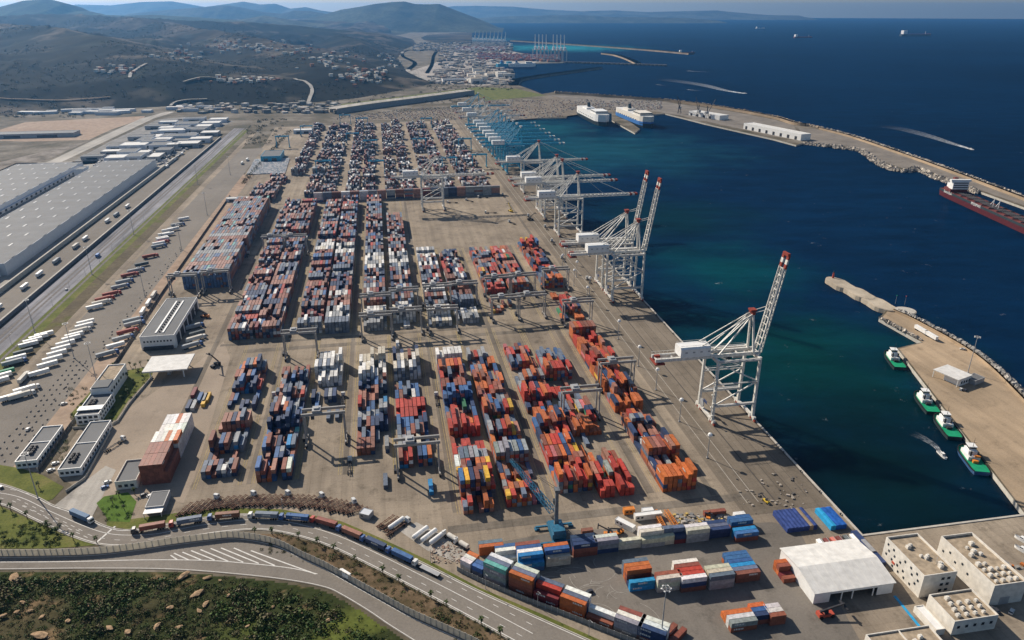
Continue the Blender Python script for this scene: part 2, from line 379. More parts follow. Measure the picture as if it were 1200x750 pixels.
# kerb at the quay edge and crane rails
mb = MB()
for a0, a1 in ((264, 1830),): mb.add([(*W(a0, QB - 1.2), 0), (*W(a0, QB), 0), (*W(a1, QB), 0), (*W(a1, QB - 1.2), 0), (*W(a0, QB - 1.2), 0.5), (*W(a0, QB), 0.5), (*W(a1, QB), 0.5), (*W(a1, QB - 1.2), 0.5)], [(4, 5, 6, 7), (0, 1, 5, 4), (1, 2, 6, 5), (2, 3, 7, 6), (3, 0, 4, 7)])
mb.add([(*W(264, QB), 0), (*W(264, 327), 0), (*W(265.2, 327), 0), (*W(265.2, QB), 0), (*W(264, QB), 0.45), (*W(264, 327), 0.45), (*W(265.2, 327), 0.45), (*W(265.2, QB), 0.45)], [(4, 5, 6, 7), (0, 1, 5, 4), (1, 2, 6, 5), (2, 3, 7, 6), (3, 0, 4, 7)])
tag(mb.build('quay_kerb', M_KERB), kind='structure')
for i, b in enumerate((200.5, 229.0)):
    mb = MB(); mb.add([(*W(300, b - 0.35), 0.14), (*W(300, b + 0.35), 0.14), (*W(1828, b + 0.35), 0.14), (*W(1828, b - 0.35), 0.14)], [(0, 1, 2, 3)])
    tag(mb.build('crane_rail', M_RAIL), kind='structure')
for i, b in enumerate((184.5, 191.0, 208.0, 214.0, 220.0)):
    mb = MB(); mb.add([(*W(300, b - 0.14), 0.14), (*W(300, b + 0.14), 0.14), (*W(1828, b + 0.14), 0.14), (*W(1828, b - 0.14), 0.14)], [(0, 1, 2, 3)])
    tag(mb.build('lane_marking', M_KERB if i < 2 else M_RAIL), kind='structure')
# fenders and bollards read as a dotted edge
def bollard_proto():
    t = thing('mooring_bollard', 'black mooring bollard on the container quay edge', 'bollard', group='bollards along the container quay')
    mb = MB(); mb.tube((0, 0, 0), (0, 0, .8), .35, .28); mb.build('post', M_DARK, t); mb = MB(); mb.cbox((0, 0, .95), (1.0, .6, .3)); mb.build('head', M_DARK, t); return t
bp = bollard_proto()
for i in range(24): place(bp, i > 0, (*W(282 + i * 20, QB - 1.9), 0.1), AZ)

# ---- left corridor bands (all run along the yard)
sheet('warehouse_apron', abrect(470, 1420, -640, -372), M_LIGHT, 0.05)
sheet('truck_road', abrect(440, 1560, -366, -337), M_ROAD, 0.06)
sheet('rail_bed', abrect(440, 1780, -331, -307), ground('rail_ballast', (0.28, 0.275, 0.29), streak=0.5, stain=0.3), 0.07)
sheet('verge_strip', abrect(400, 1750, -307, -294), M_GRASS, 0.08)
sheet('drain_strip', abrect(560, 1180, -294, -281), earth('dry_grass', [(0.3, (0.085, 0.07, 0.045)), (0.55, (0.13, 0.105, 0.065)), (0.68, (0.10, 0.105, 0.025)), (0.78, (0.11, 0.13, 0.02))], 0.02), 0.09)
sheet('service_path', abrect(380, 1700, -281, -271), M_YARD, 0.07)
sheet('truck_park', abrect(400, 1500, -271, -229), M_ROAD, 0.06)
sheet('brown_verge', abrect(400, 1250, -229, -213), M_FIELD, 0.07)
M_TRACK = paint('rail_track', (0.15, 0.135, 0.125), .8, .25)
for nm, b in (('rail_track', -323), ('rail_track', -318), ('rail_track', -302.5)):
    mb = MB()
    for d in (-0.72, 0.72): mb.add([(*W(440, b + d - .09), .2), (*W(440, b + d + .09), .2), (*W(1780, b + d + .09), .2), (*W(1780, b + d - .09), .2)], [(0, 1, 2, 3)])
    mb.add([(*W(440, b - 1.2), .14), (*W(440, b + 1.2), .14), (*W(1780, b + 1.2), .14), (*W(1780, b - 1.2), .14)], [(0, 1, 2, 3)])
    tag(mb.build(nm, M_TRACK), kind='structure')
def long_wall(name, label, a0, a1, b, h, th, mat, step=6.0):
    t = thing(name, label, 'wall', (*W(a0, b), 0), AZ); n = int((a1 - a0) / step)
    me = None
    for k in range(n):
        if me is None:
            mb = MB(); mb.box(-th / 2, th / 2, 0.04, step - 0.04, 0, h); o = mb.build('panel', mat, t); me = o.data
        else:
            o = bpy.data.objects.new('panel', me); COL.objects.link(o); o.parent = t
        o.location = (0, k * step, 0)
    mb = MB(); mb.box(-th / 2 - .15, th / 2 + .15, 0, n * step, h, h + .3); mb.build('coping', M_KERB, t); return t
long_wall('boundary_wall', 'long pale boundary wall beside the grey roofed warehouses', 470, 1420, -370, 4.5, 1.6, M_PANEL, 10)
long_wall('retaining_wall', 'long dark retaining wall between the truck road and the rail tracks', 470, 1640, -334.5, 3.6, 1.4, paint('dark_wall', (0.17, 0.17, 0.18), 0.8, 0.2), 10)

M_MOLE = ground('mole_paving', (0.215, 0.19, 0.162), stain=0.4, streak=0.1, big=0.02)
# ---- far flats
sheet('bare_field', pxpoly([(-60, 163), (0, 152), (30, 143), (170, 136), (168, 139), (130, 152), (104, 164), (30, 166)]), M_FIELD, 0.05)
sheet('waste_ground', pxpoly([(-60, 205), (0, 190), (104, 165), (60, 185), (0, 207), (-60, 225)]), earth('rubble', [(0.35, (0.09, 0.075, 0.055)), (0.6, (0.27, 0.235, 0.2))], 0.03), 0.05)
sheet('port_avenue', pxpoly([(-40, 222), (60, 188), (110, 164), (165, 139), (195, 131), (205, 131), (180, 139), (125, 165), (68, 192), (-30, 232)]), M_LIGHT, 0.12)
sheet('industrial_ground', pxpoly([(75, 195), (128, 166), (185, 140), (215, 137), (275, 142), (255, 150), (215, 178), (188, 188), (110, 192)]), ground('works_ground', (0.26, 0.25, 0.235), big=0.03, stain=0.6), 0.05)
sheet('car_storage', pxpoly([(385, 137), (575, 124), (660, 112), (720, 116), (790, 121), (770, 131), (700, 131), (664, 136), (610, 140), (560, 146), (520, 139), (400, 142)]), M_APRON, 0.12)
sheet('green_bank', pxpoly([(370, 128), (400, 122), (470, 113), (560, 102), (605, 104), (640, 112), (570, 118), (555, 109), (480, 117), (400, 128)]), M_GRASS, 0.15)
sheet('highland_port', pxpoly([(510, 97), (480, 84), (520, 70), (540, 56), (590, 56), (598, 60), (655, 72), (588, 75), (570, 79), (585, 86), (600, 97), (560, 101)]), ground('far_port_ground', (0.38, 0.34, 0.30), big=0.006, stain=0.5), 0.10)
sheet('breakwater_quay', pxpoly([(640, 111), (720, 115), (789, 121), (853, 130), (907, 140), (930, 147), (940, 165), (907, 160), (867, 151), (827, 142), (800, 136), (770, 131), (700, 124)]), M_MOLE, 0.14)
sheet('tug_pier', pxpoly([(1054, 409), (1082, 401.5), (1033, 373), (1042, 362.5), (1077, 377.5), (1144, 415.5), (1200, 467), (1290, 562), (1300, 700), (1200, 598)]), M_SAND, 0.10)
sheet('mole_road', pxpoly([(936, 150), (960, 152), (1000, 162), (1067, 185), (1133, 209), (1200, 234), (1300, 272), (1300, 283), (1200, 241), (1150, 223), (1100, 205), (1077, 195.5), (1057, 197), (1033, 189), (1013, 176), (1000, 172.5), (943, 166)]), M_MOLE, 0.12)

# ---- hills behind the port
foot = pxpoly([(-400, 152), (-100, 141), (0, 136), (60, 131), (150, 127), (230, 123), (300, 123), (370, 120), (420, 115), (470, 106), (508, 98), (492, 90), (476, 82), (466, 68), (474, 58), (488, 52), (484, 46), (468, 42)])
hp = np.array(foot + [(-2400, 11500), (-12000, 11500), (-12000, 2000)])
def inside(x, y, poly):
    r = np.zeros(x.shape, bool); j = len(poly) - 1
    for i in range(len(poly)):
        xi, yi = poly[i]; xj, yj = poly[j]
        c = ((yi > y) != (yj > y)) & (x < (xj - xi) * (y - yi) / (yj - yi + 1e-9) + xi); r ^= c; j = i
    return r
def foot_dist(x, y):
    d = np.full(x.shape, 1e9)
    for (x0, y0), (x1, y1) in zip(foot, foot[1:]):
        dx, dy = x1 - x0, y1 - y0; t = np.clip(((x - x0) * dx + (y - y0) * dy) / (dx * dx + dy * dy), 0, 1)
        d = np.minimum(d, np.hypot(x - x0 - t * dx, y - y0 - t * dy))
    return d
def ridge_world(pts):
    out = []
    for px, py, dist in pts:
        v = (375 - py) / F_PX; dz = dist * (v * CT - ST) / (CT + v * ST); out.append(((px - 600) / F_PX * (dist * CT - dz * ST), dist, CAM_H + dz))
    return out
RIDGES = [(ridge_world(p), w) for p, w in (
    ([(-140, 34, 4200), (0, 33, 3900), (60, 36, 3500), (120, 47, 3000), (170, 66, 2600), (215, 92, 2250)], 620),
    ([(180, 30, 5000), (240, 37, 4400), (300, 47, 3800), (345, 62, 3200), (375, 82, 2700), (395, 104, 2350)], 480),
    ([(400, 42, 5200), (430, 53, 4400), (455, 66, 3700), (485, 86, 3000)], 330),
    ([(-60, 70, 2700), (10, 78, 2500), (60, 96, 2250)], 330), ([(240, 70, 3100), (275, 86, 2700), (300, 104, 2350)], 280),
    ([(-140, 20, 5600), (0, 21, 5600), (80, 18, 5800), (160, 24, 5400), (240, 27, 5600), (330, 30, 6000), (420, 38, 6000)], 800))]
def ridge_h(x, y):
    out = np.zeros(x.shape); wob = 120 * (fbm(x, y, 500, 3, 71) - .5)
    for pts, w in RIDGES:
        for (x0, y0, z0), (x1, y1, z1) in zip(pts, pts[1:]):
            dx, dy = x1 - x0, y1 - y0; t = np.clip(((x - x0) * dx + (y - y0) * dy) / (dx * dx + dy * dy), 0, 1)
            d = np.abs(np.hypot(x - x0 - t * dx, y - y0 - t * dy) + wob * .0); ww = w * (0.75 + 0.5 * fbm(x, y, 420, 3, 73))
            out = np.maximum(out, (z0 + (z1 - z0) * t) * np.clip(1 - d / ww, 0, 1) ** .9)
    return out
def hill_h(x, y):
    x = np.asarray(x, float); y = np.asarray(y, float)
    d = foot_dist(x, y); ins = inside(x, y, hp)
    base = 120 * (1 - np.exp(-d / 1300.0))
    k = fbm(x, y, 1500, 4, 3); r = fbm(x, y, 620, 5, 9, True)
    h = base * (0.35 + 1.15 * k) + np.minimum(1, d / 500) * (120 * (r - 0.6)) + np.minimum(1, d / 300) * 46 * (fbm(x, y, 260, 4, 21, True) - 0.6)
    rg = ridge_h(x, y) * np.minimum(1, d / 220) * (.93 + .12 * fbm(x, y, 180, 3, 79, True)); h = np.maximum(h, rg) + .18 * np.minimum(h, rg)
    return np.where(ins, np.maximum(h, 0.6), -1.5)
cols_px = np.linspace(-140, 560, 430); depth = 1600 * (11500 / 1600.0) ** np.linspace(0, 1, 300)
PX, Yd = np.meshgrid(cols_px, depth); Xd = (PX - 600) / F_PX * Yd * 1.09
Zd = hill_h(Xd, Yd)
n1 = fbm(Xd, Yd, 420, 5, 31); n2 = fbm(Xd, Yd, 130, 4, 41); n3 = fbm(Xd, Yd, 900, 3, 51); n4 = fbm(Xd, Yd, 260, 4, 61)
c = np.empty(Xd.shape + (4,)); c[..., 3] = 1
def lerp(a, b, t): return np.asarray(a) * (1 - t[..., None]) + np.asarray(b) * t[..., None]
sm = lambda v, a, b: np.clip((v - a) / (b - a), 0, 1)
rgb = lerp((0.007, 0.014, 0.006), (0.036, 0.036, 0.016), sm(n1, .40, .58))  # foliage tones kept dark: cloud shade over the hills put into their colour
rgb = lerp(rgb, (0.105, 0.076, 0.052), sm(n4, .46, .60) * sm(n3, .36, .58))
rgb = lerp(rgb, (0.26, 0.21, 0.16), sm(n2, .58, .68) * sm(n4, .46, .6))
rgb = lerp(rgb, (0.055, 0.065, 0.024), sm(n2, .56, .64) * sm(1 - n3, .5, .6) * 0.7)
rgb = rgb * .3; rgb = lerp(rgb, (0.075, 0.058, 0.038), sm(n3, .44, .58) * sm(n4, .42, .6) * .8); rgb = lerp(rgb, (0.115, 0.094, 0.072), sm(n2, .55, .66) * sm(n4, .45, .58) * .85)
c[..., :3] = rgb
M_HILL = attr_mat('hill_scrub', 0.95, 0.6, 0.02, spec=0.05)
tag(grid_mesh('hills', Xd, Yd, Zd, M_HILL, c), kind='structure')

# ---- mountains far off
ZTOP = [0]
def mountain(name, prof, dist, width, seed, col, rough=0.10, nx=240, ny=40):
    pxs = np.linspace(prof[0][0], prof[-1][0], nx); pys = np.interp(pxs, [p[0] for p in prof], [p[1] for p in prof])
    v = (375 - pys) / F_PX; dz = dist * (v * CT - ST) / (CT + v * ST); rz_ = CAM_H + dz
    s = np.linspace(-1, 1, ny)[:, None]
    Yy = dist + s * width + 0 * rz_[None]; fw = Yy * CT - dz[None] * ST * 0
    Xx = (pxs[None] - 600) / F_PX * (dist * CT - dz[None] * ST) + 0 * s
    nse = fbm(Xx, Yy, width * 0.5, 5, seed, True)
    prof_s = 1 - np.abs(s) ** 1.25
    Zz = SEA_Z - 2 + (rz_[None] - SEA_Z + 2) * np.clip(prof_s * (1 - rough * 3 * (np.abs(s)) * (1 - nse) * 2), 0, 1)
    Zz += (nse - .5) * rough * 300 * np.abs(s) * prof_s
    cc = np.ones(Xx.shape + (4,)); n = fbm(Xx, Yy, width * .2, 4, seed + 5)
    cc[..., :3] = lerp(tuple(x * .7 for x in col), tuple(x * 1.5 for x in col), sm(n, .3, .7))
    ZTOP[0] = max(ZTOP[0], float(Zz.max()))
    tag(grid_mesh(name, Xx, Yy, Zz, M_HILL, cc), kind='structure')
mountain('mountain_ridge', [(-140, 12), (-60, 6), (0, 9), (12, 5), (30, 0), (55, -2), (78, 4), (92, 13), (105, 13), (120, 17), (150, 18), (180, 17), (230, 20), (280, 24), (340, 30), (420, 36)], 7600, 1500, 5, (0.035, 0.045, 0.025))
mountain('mountain_foothills', [(150, 24), (200, 20), (240, 22), (275, 24), (310, 18), (345, 24), (380, 28), (420, 30), (470, 38), (500, 44)], 8800, 900, 12, (0.06, 0.06, 0.035))
mountain('mountain_peak', [(340, 26), (380, 17), (400, 11), (425, 7), (440, 4), (460, 1.5), (474, 1), (486, 4), (500, 4.5), (515, 4), (525, 8), (540, 14), (556, 20), (575, 28), (590, 35)], 10500, 1300, 23, (0.05, 0.055, 0.035))
mountain('mountain_range', [(60, 14), (90, 5), (130, 6), (165, 2), (200, 1), (240, 8), (285, 1.5), (305, 5), (322, 4), (340, 10), (358, 8), (375, 12), (390, 14), (405, 10), (440, 14), (480, 22), (540, 30)], 15500, 1800, 31, (0.06, 0.06, 0.045))
mountain('mountain_haze_range', [(150, 16), (200, 11), (225, 9), (265, 6), (280, 8), (310, 14), (330, 16), (345, 12), (365, 13), (400, 19)], 11500, 900, 37, (0.05, 0.05, 0.035))
mountain('mountain_coast', [(500, 12), (530, 7), (560, 6.5), (600, 7.5), (640, 11), (680, 13), (720, 12), (760, 14), (800, 13), (840, 12), (858, 14), (880, 16), (900, 17.5), (935, 18)], 22000, 1600, 43, (0.08, 0.08, 0.06))
mountain('mountain_headland', [(520, 24), (560, 21), (600, 19), (640, 18), (680, 17.5), (720, 20), (760, 20), (800, 21), (840, 24)], 16500, 900, 47, (0.06, 0.065, 0.045))

# ---- haze: one closed box of even air round the scene
HZ = max(CAM_H, ZTOP[0]) + 40
mb = MB(); mb.box(-27600, 27600, -27600, 27600, SEA_Z - 1.0 - 3.5, HZ)
hz = mb.build('haze', M_WHITE); hz.data.materials.clear(); tag(hz, kind='stuff')
hm = bpy.data.materials.new('haze_air'); hm.use_nodes = True; hn = hm.node_tree.nodes; hn.remove(hn['Principled BSDF'])
pv = hn.new('ShaderNodeVolumePrincipled'); pv.inputs['Color'].default_value = (0.17, 0.49, 1.0, 1); pv.inputs['Density'].default_value = 4.0e-5
pv.inputs['Anisotropy'].default_value = 0.62
hm.node_tree.links.new(pv.outputs[0], hn['Material Output'].inputs['Volume']); hz.data.materials.append(hm)

# ================================================================== CONTAINERS
C_W, C_H, L40, L20 = 2.44, 2.62, 12.19, 6.06
PAL = dict(rust=(0.26, 0.085, 0.055), red=(0.46, 0.055, 0.035), orange=(0.52, 0.14, 0.04), brown=(0.22, 0.09, 0.06), maroon=(0.20, 0.035, 0.04),
           blue=(0.05, 0.13, 0.30), navy=(0.03, 0.055, 0.13), slate=(0.14, 0.175, 0.235), grey=(0.30, 0.31, 0.32), white=(0.72, 0.70, 0.66), cream=(0.60, 0.54, 0.43),
           teal=(0.12, 0.38, 0.36), green=(0.05, 0.22, 0.11), yellow=(0.68, 0.40, 0.04), pink=(0.55, 0.16, 0.17), azure=(0.03, 0.24, 0.50), salmon=(0.38, 0.17, 0.12))
MIXES = dict(
    quay=[('red', 11), ('orange', 11), ('rust', 7), ('salmon', 6), ('slate', 5.5), ('navy', 6), ('blue', 3), ('grey', 3), ('yellow', 1.3), ('pink', 2.5), ('white', .6), ('green', .5), ('brown', 3)],
    mixed=[('slate', 8), ('blue', 6), ('rust', 5), ('salmon', 4), ('orange', 1), ('brown', 4), ('navy', 11), ('grey', 3), ('azure', 1), ('teal', 1), ('red', 2), ('white', 1)],
    far=[('salmon', 7), ('rust', 6), ('slate', 8), ('blue', 4), ('brown', 4), ('grey', 4), ('navy', 7), ('white', 2), ('maroon', 3), ('red', 2)],
    dark=[('navy', 6), ('maroon', 4), ('brown', 5), ('slate', 6), ('grey', 4), ('rust', 3), ('white', 4), ('salmon', 3), ('red', 2)],
    reefer=[('white', 9), ('cream', 3), ('grey', 4), ('slate', 2)],
    farmix=[('navy', 6), ('maroon', 5), ('brown', 5), ('slate', 6), ('grey', 6), ('rust', 3), ('white', 4.5), ('salmon', 3), ('cream', 1.5)],
    depot=[('salmon', 9), ('rust', 6), ('slate', 10), ('blue', 6), ('grey', 5), ('brown', 3), ('teal', 1)])
boxes = []      # x, y, z, len, yaw, colour, block
def pick(mixname):
    m = MIXES[mixname]; return random.choices([k for k, _ in m], [w for _, w in m])[0]
def add_box(x, y, z, ln, yaw, colour, block, top=True, h=C_H): boxes.append([x, y, z, ln, yaw, colour, block, top, h])
def block(name, b0, nrow, a0, a1, mixname, mean, spread=1.3, fill=0.93, reefers=(), maxt=5, uniform=False, p20=0.18, tidy=False):
    tidy = tidy or name in ('long', 'reefer')
    a = a0; k = 0; run = mean
    while a + 12.3 <= a1:
        run = 0.55 * run + 0.45 * (mean + random.uniform(-spread, spread))
        reef = any(r0 <= a <= r1 for r0, r1 in reefers); mx = 'reefer' if reef else mixname
        twenty = (not reef) and random.random() < p20; same = pick(mx) if random.random() < 0.38 else None
        gap = random.random() > fill + (0.04 if tidy else 0.03)
        bay = run + random.uniform(-spread, spread) * (.5 if tidy else .8); wts = (6, 2.2, 1.2, 1.2) if not tidy else (12, 1.6, .4, .5)
        for j in range(nrow):
            if uniform: t = int(round(mean + (random.random() < 0.06) * -1 + 0 * run))
            else: t = int(round(bay)) + random.choices((0, -1, -2, 1), wts)[0]
            t = max(0, min(maxt, t))
            if gap: t = min(t, random.choice((0, 0, 1)))
            if random.random() > fill: t = max(0, t - 2)
            b = b0 + C_W / 2 + j * 2.84
            for half in range(2 if twenty else 1):
                tt = max(0, t - random.choice((0, 0, 0, 1))) if twenty else t
                for z in range(tt):
                    cname = same if (same and random.random() < .75) else pick(mx)
                    ln = L20 if twenty else L40
                    ac = a + (ln / 2 if not twenty else (L20 / 2 + half * (L20 + .07)))
                    ax = ac + random.uniform(-.12, .12); bx = b + random.uniform(-.08, .08)
                    add_box(*W(ax, bx), 0.06 + z * (C_H + .01), ln, AZ, cname, name, z == tt - 1)
        a += 12.75; k += 1

# name, b0, rows, a0, a1
block('workshop', -116, 7, 375, 520, 'mixed', 2.6, fill=.86)
block('gate', -84, 7, 366, 514, 'mixed', 2.8, fill=.9)
block('reefer', -60, 7, 478, 522, 'reefer', 3.6, reefers=[(0, 999)], fill=.85)
block('reefer', -60, 7, 428, 470, 'mixed', 2.0, fill=.7)
block('middle', -28, 7, 384, 474, 'mixed', 2.8, fill=.9)
block('middle', -28, 7, 474, 515, 'reefer', 3.4, reefers=[(0, 999)], fill=.75); block('middle', -28, 7, 530, 545, 'reefer', 1.5, reefers=[(0, 999)], fill=.6)
block('middle', -3, 7, 366, 476, 'mixed', 2.4, fill=.85, reefers=[(376, 390)])
block('middle', -3, 7, 478, 518, 'mixed', 3.4, reefers=[(478, 500)], fill=.8); block('middle', -3, 7, 532, 547, 'reefer', 1.8, reefers=[(0, 999)], fill=.6)
block('crossing', 29.5, 7, 317, 512, 'quay', 3.3, fill=.92, reefers=[(352, 366), (488, 512)])
block('crossing', 53.5, 7, 319, 515, 'quay', 2.9, fill=.9)
block('apron', 84, 7, 326, 528, 'quay', 2.9, fill=.9)
block('apron', 106, 7, 318, 520, 'quay', 2.7, fill=.84)
block('quayside', 142, 7, 317, 540, 'quay', 3.4, fill=.93)
block('quayside', 144.5, 7, 552, 640, 'quay', 2.4, fill=.75)
# the row farther off
block('depot', -199, 15, 704, 1024, 'depot', 6, uniform=True, fill=.995, maxt=6, p20=.1)
block('long', -135, 7, 573, 1026, 'far', 3.9, .9)
block('long', -113.5, 7, 573, 1026, 'far', 3.9, .9)
block('long', -80, 7, 575, 1026, 'far', 3.8, .9, reefers=[(560, 590), (770, 800)])
block('long', -57.5, 7, 572, 1026, 'far', 3.9, .9, reefers=[(560, 600), (760, 800)])
block('long', -26, 7, 618, 1026, 'far', 4.1, .7, reefers=[(700, 760)])
block('long', -1, 7, 618, 930, 'far', 4.0, .7, reefers=[(695, 750)])
block('reefer', -26, 7, 572, 616, 'reefer', 3.5, reefers=[(0, 9999)]); block('reefer', -1, 7, 572, 616, 'reefer', 3.5, reefers=[(0, 9999)])
block('long', 29, 7, 612, 790, 'dark', 3.0, 1.2, reefers=[(750, 800)]); block('reefer', 29, 7, 572, 610, 'reefer', 2.8, reefers=[(0, 9999)])
block('long', 53, 7, 612, 770, 'dark', 2.8, 1.2); block('reefer', 53, 7, 574, 610, 'reefer', 2.6, reefers=[(0, 9999)])
block('long', 87, 7, 640, 776, 'quay', 3.4, 1.1); block('long', 110, 7, 640, 776, 'quay', 3.2, 1.1)
block('long', 87, 7, 592, 618, 'quay', 1.6, 1.0, fill=.6); block('long', 110, 7, 588, 600, 'dark', 1.0, 1.0, fill=.6)
block('quayside', 145, 7, 646, 786, 'quay', 3.5, 1.0)
# wall of boxes lying across the yard
for k in range(21):
    b = -100 + k * 12.65
    cn = random.choice(['salmon', 'grey', 'white', 'navy', 'maroon', 'rust', 'slate', 'grey', 'white'])
    for z in range(5):
        for j in range(2):
            add_box(*W(1040 + j * 2.9, b + 6.1), .06 + z * (C_H + .01), L40, AZ + math.pi / 2, cn if random.random() < .8 else pick('far'), 'cross wall', z == 4)
# second terminal beyond
for b0 in (-150, -116, -92, -58, -34, 0, 24, 58, 82, 116, 140):
    for a0 in (1070, 1230, 1390, 1550, 1700):
        if b0 < -130 and a0 < 1200: continue
        block('far terminal', b0, 7, a0, a0 + random.choice((128, 140, 150)) - (40 if a0 == 1700 else 0), 'farmix', 2.6, 1.7, fill=.82, p20=.3)
block('far terminal', -190, 12, 1050, 1160, 'far', 3.2, .6); block('far terminal', -178, 9, 1165, 1205, 'far', 3, .6)
# red and white stack by the gate office
for i in range(5):
    for j in range(6):
        for z in range(5 if i < 3 else 4):
            cn = 'rust' if i < 2 else 'white'
            if i == 2: cn = 'white'
            if j > 4 and i < 2 and z > 2: continue
            add_box(*W(375 + i * 12.5 + L40 / 2, -148 + C_W / 2 + j * 2.5), .06 + z * (C_H + .01), L40, AZ, cn if random.random() < .96 else 'orange', 'gate office stack', z == (4 if i < 3 else 3))
add_box(*W(444, -141), .06, L40, AZ, 'white', 'gate office stack')

# boxes placed one by one -------------------------------------------------
def at(px, py): return G(px, py)
def row_b(px, py, tiers_by_row, blk, yaw=None, ln=L40, gap=2.6):
    """px,py: near-left ground corner; rows go away from the camera; long side across"""
    yaw = AZ + math.pi / 2 if yaw is None else yaw
    x0, y0 = G(px, py); ux, uy = math.cos(yaw - math.pi / 2), math.sin(yaw - math.pi / 2)   # along the box
    nx, ny = -uy, ux
    for r, tiers in enumerate(tiers_by_row):
        for z, cn in enumerate(tiers):
            l2 = ln
            add_box(x0 + ux * l2 / 2 + nx * (C_W / 2 + r * gap), y0 + uy * l2 / 2 + ny * (C_W / 2 + r * gap), .11 + z * (C_H + .01), l2, yaw, cn, blk, z == len(tiers) - 1)
SY = 'south yard'
row_b(562, 652, [['orange', 'orange'], ['slate', 'slate']], SY)
row_b(582, 661, [['white'], ['white', 'white'], ['blue', 'blue']], SY)
row_b(609, 672, [['blue', 'azure'], ['azure', 'azure', 'azure'], ['white', 'white', 'white'], ['blue', 'blue', 'blue'], ['rust', 'rust', 'rust']], SY)
row_b(640, 665, [['cream', 'cream'], ['blue', 'navy', 'blue'], ['navy', 'white', 'orange']], SY)
row_b(672, 654, [['rust', 'rust', 'navy'], ['navy', 'navy', 'navy'], ['navy', 'navy', 'navy']], SY)
row_b(697, 650, [['navy', 'grey', 'grey'], ['white', 'white', 'white']], SY)
row_b(724, 645, [['cream', 'cream']], SY)
row_b(752, 643, [['grey', 'cream'], ['cream', 'cream', 'cream'], ['white', 'white', 'white']], SY)
row_b(777, 639, [['cream', 'cream'], ['slate', 'slate', 'slate']], SY, ln=L20)
row_b(790, 638, [['maroon', 'navy'], ['navy', 'navy', 'slate']], SY, ln=L20)
row_b(804, 637, [['grey', 'grey', 'cream'], ['white', 'white', 'white']], SY)
row_b(829, 632, [['navy', 'navy'], ['slate', 'slate'], ['navy', 'navy']], SY)
row_b(862, 636, [['rust', 'blue'], ['azure', 'azure']], SY); row_b(856, 622, [['rust', 'blue'], ['blue', 'blue']], SY); row_b(860, 613, [['white', 'white']], SY, ln=L20)
row_b(738, 694, [['azure', 'azure'], ['navy'], ['rust', 'rust', 'orange'], ['orange', 'orange', 'orange'], ['slate', 'slate', 'slate']], SY)
row_b(770, 695, [['cream', 'cream', 'cream'], ['rust', 'rust', 'rust']], SY)
row_b(798, 695, [['brown', 'navy', 'white'], ['rust', 'red', 'red'], ['red', 'red', 'red'], ['rust', 'rust', 'rust'], ['white', 'white', 'white']], SY)
row_b(831, 692, [['grey', 'grey', 'slate'], ['cream', 'cream', 'cream'], ['cream', 'cream', 'cream']], SY)
row_b(862, 684, [['brown', 'brown'], ['slate', 'slate'], ['azure', 'azure'], ['blue', 'blue'], ['blue', 'blue'], ['orange', 'blue']], SY)
row_b(856, 742, [['rust', 'grey'], ['white', 'white'], ['orange', 'orange'], ['orange']], SY)
row_b(884, 733, [['rust', 'navy'], ['navy', 'blue'], ['rust', 'orange']], SY, ln=L20 * 1.2); row_b(902, 734, [['rust', 'rust'], ['grey', 'white'], ['white', 'white']], SY, ln=L20 * 1.2)
row_b(918, 684, [['rust'], ['maroon'], ['orange', 'rust'], ['orange', 'orange']], 'shed', ln=L20)
# the diagonal line against the road fence
FENCE = smooth_line(pxpoly([(536, 669), (565, 683), (610, 702), (660, 721), (710, 741), (770, 764)]), 12)
FL = resample(FENCE, 1.0)
DG = [(0, L20, [['white', 'white'], ['white', 'white'], ['cream', 'orange']]), (7, L20, [['slate', 'blue'], ['white', 'blue']]),
      (14.5, L40, [['grey', 'grey', 'grey', 'teal'], ['slate', 'slate', 'slate', 'slate'], ['white', 'white', 'white', 'white']]),
      (28, L40, [['rust', 'rust', 'rust', 'orange'], ['navy', 'navy', 'navy', 'slate'], ['white', 'white', 'white', 'white']]),
      (41, L40, [['maroon', 'maroon'], ['rust', 'red', 'red'], ['slate', 'slate', 'slate']]),
      (54.5, L40, [['orange', 'orange', 'orange'], ['azure', 'blue', 'slate'], ['white', 'white', 'white']]),
      (67.5, L40, [['rust'], ['white', 'white']]),
      (80, L40, [['grey', 'grey', 'grey'], ['white', 'white', 'white'], ['rust', 'rust', 'rust']]),
      (93, L40, [['rust', 'navy', 'navy'], ['white', 'white', 'white'], ['white', 'white', 'white']])]
for s0, ln, rows in DG:
    i = min(int(s0), len(FL) - 2); j = min(int(s0 + ln), len(FL) - 1)
    (x0, y0), (x1, y1) = FL[i], FL[j]
    yaw = math.atan2(y1 - y0, x1 - x0) - math.pi / 2; nx, ny = -math.sin(yaw + math.pi / 2), math.cos(yaw + math.pi / 2)
    for r, tiers in enumerate(rows):
        for z, cn in enumerate(tiers):
            add_box((x0 + x1) / 2 + nx * (3.6 + r * 2.6), (y0 + y1) / 2 + ny * (3.6 + r * 2.6), .11 + z * (C_H + .01), ln, yaw, cn, 'road fence', z == len(tiers) - 1)
# loose ones on the yard
for px, py, cn, ln, yw in ((505, 573, 'azure', L40, 0), (452, 566, 'slate', L40, 0), (746, 724, 'maroon', L20, 1), (782, 745, 'rust', L40, 2.2), (793, 750, 'rust', L40, 2.2),
                           (228, 462, 'maroon', L40, 0), (235, 468, 'blue', L40, 0), (241, 469, 'grey', L40, 0), (244, 468, 'yellow', L40, 0), (222, 477, 'navy', L40, 0), (228, 477, 'grey', L40, 0), (239, 475, 'yellow', L20, 0),
                           (837, 603, 'rust', L40, 1.57), (688, 625, 'brown', L20, 1.57)):
    x, y = G(px, py); add_box(x, y, .11, ln, AZ + yw, cn, 'open yard')
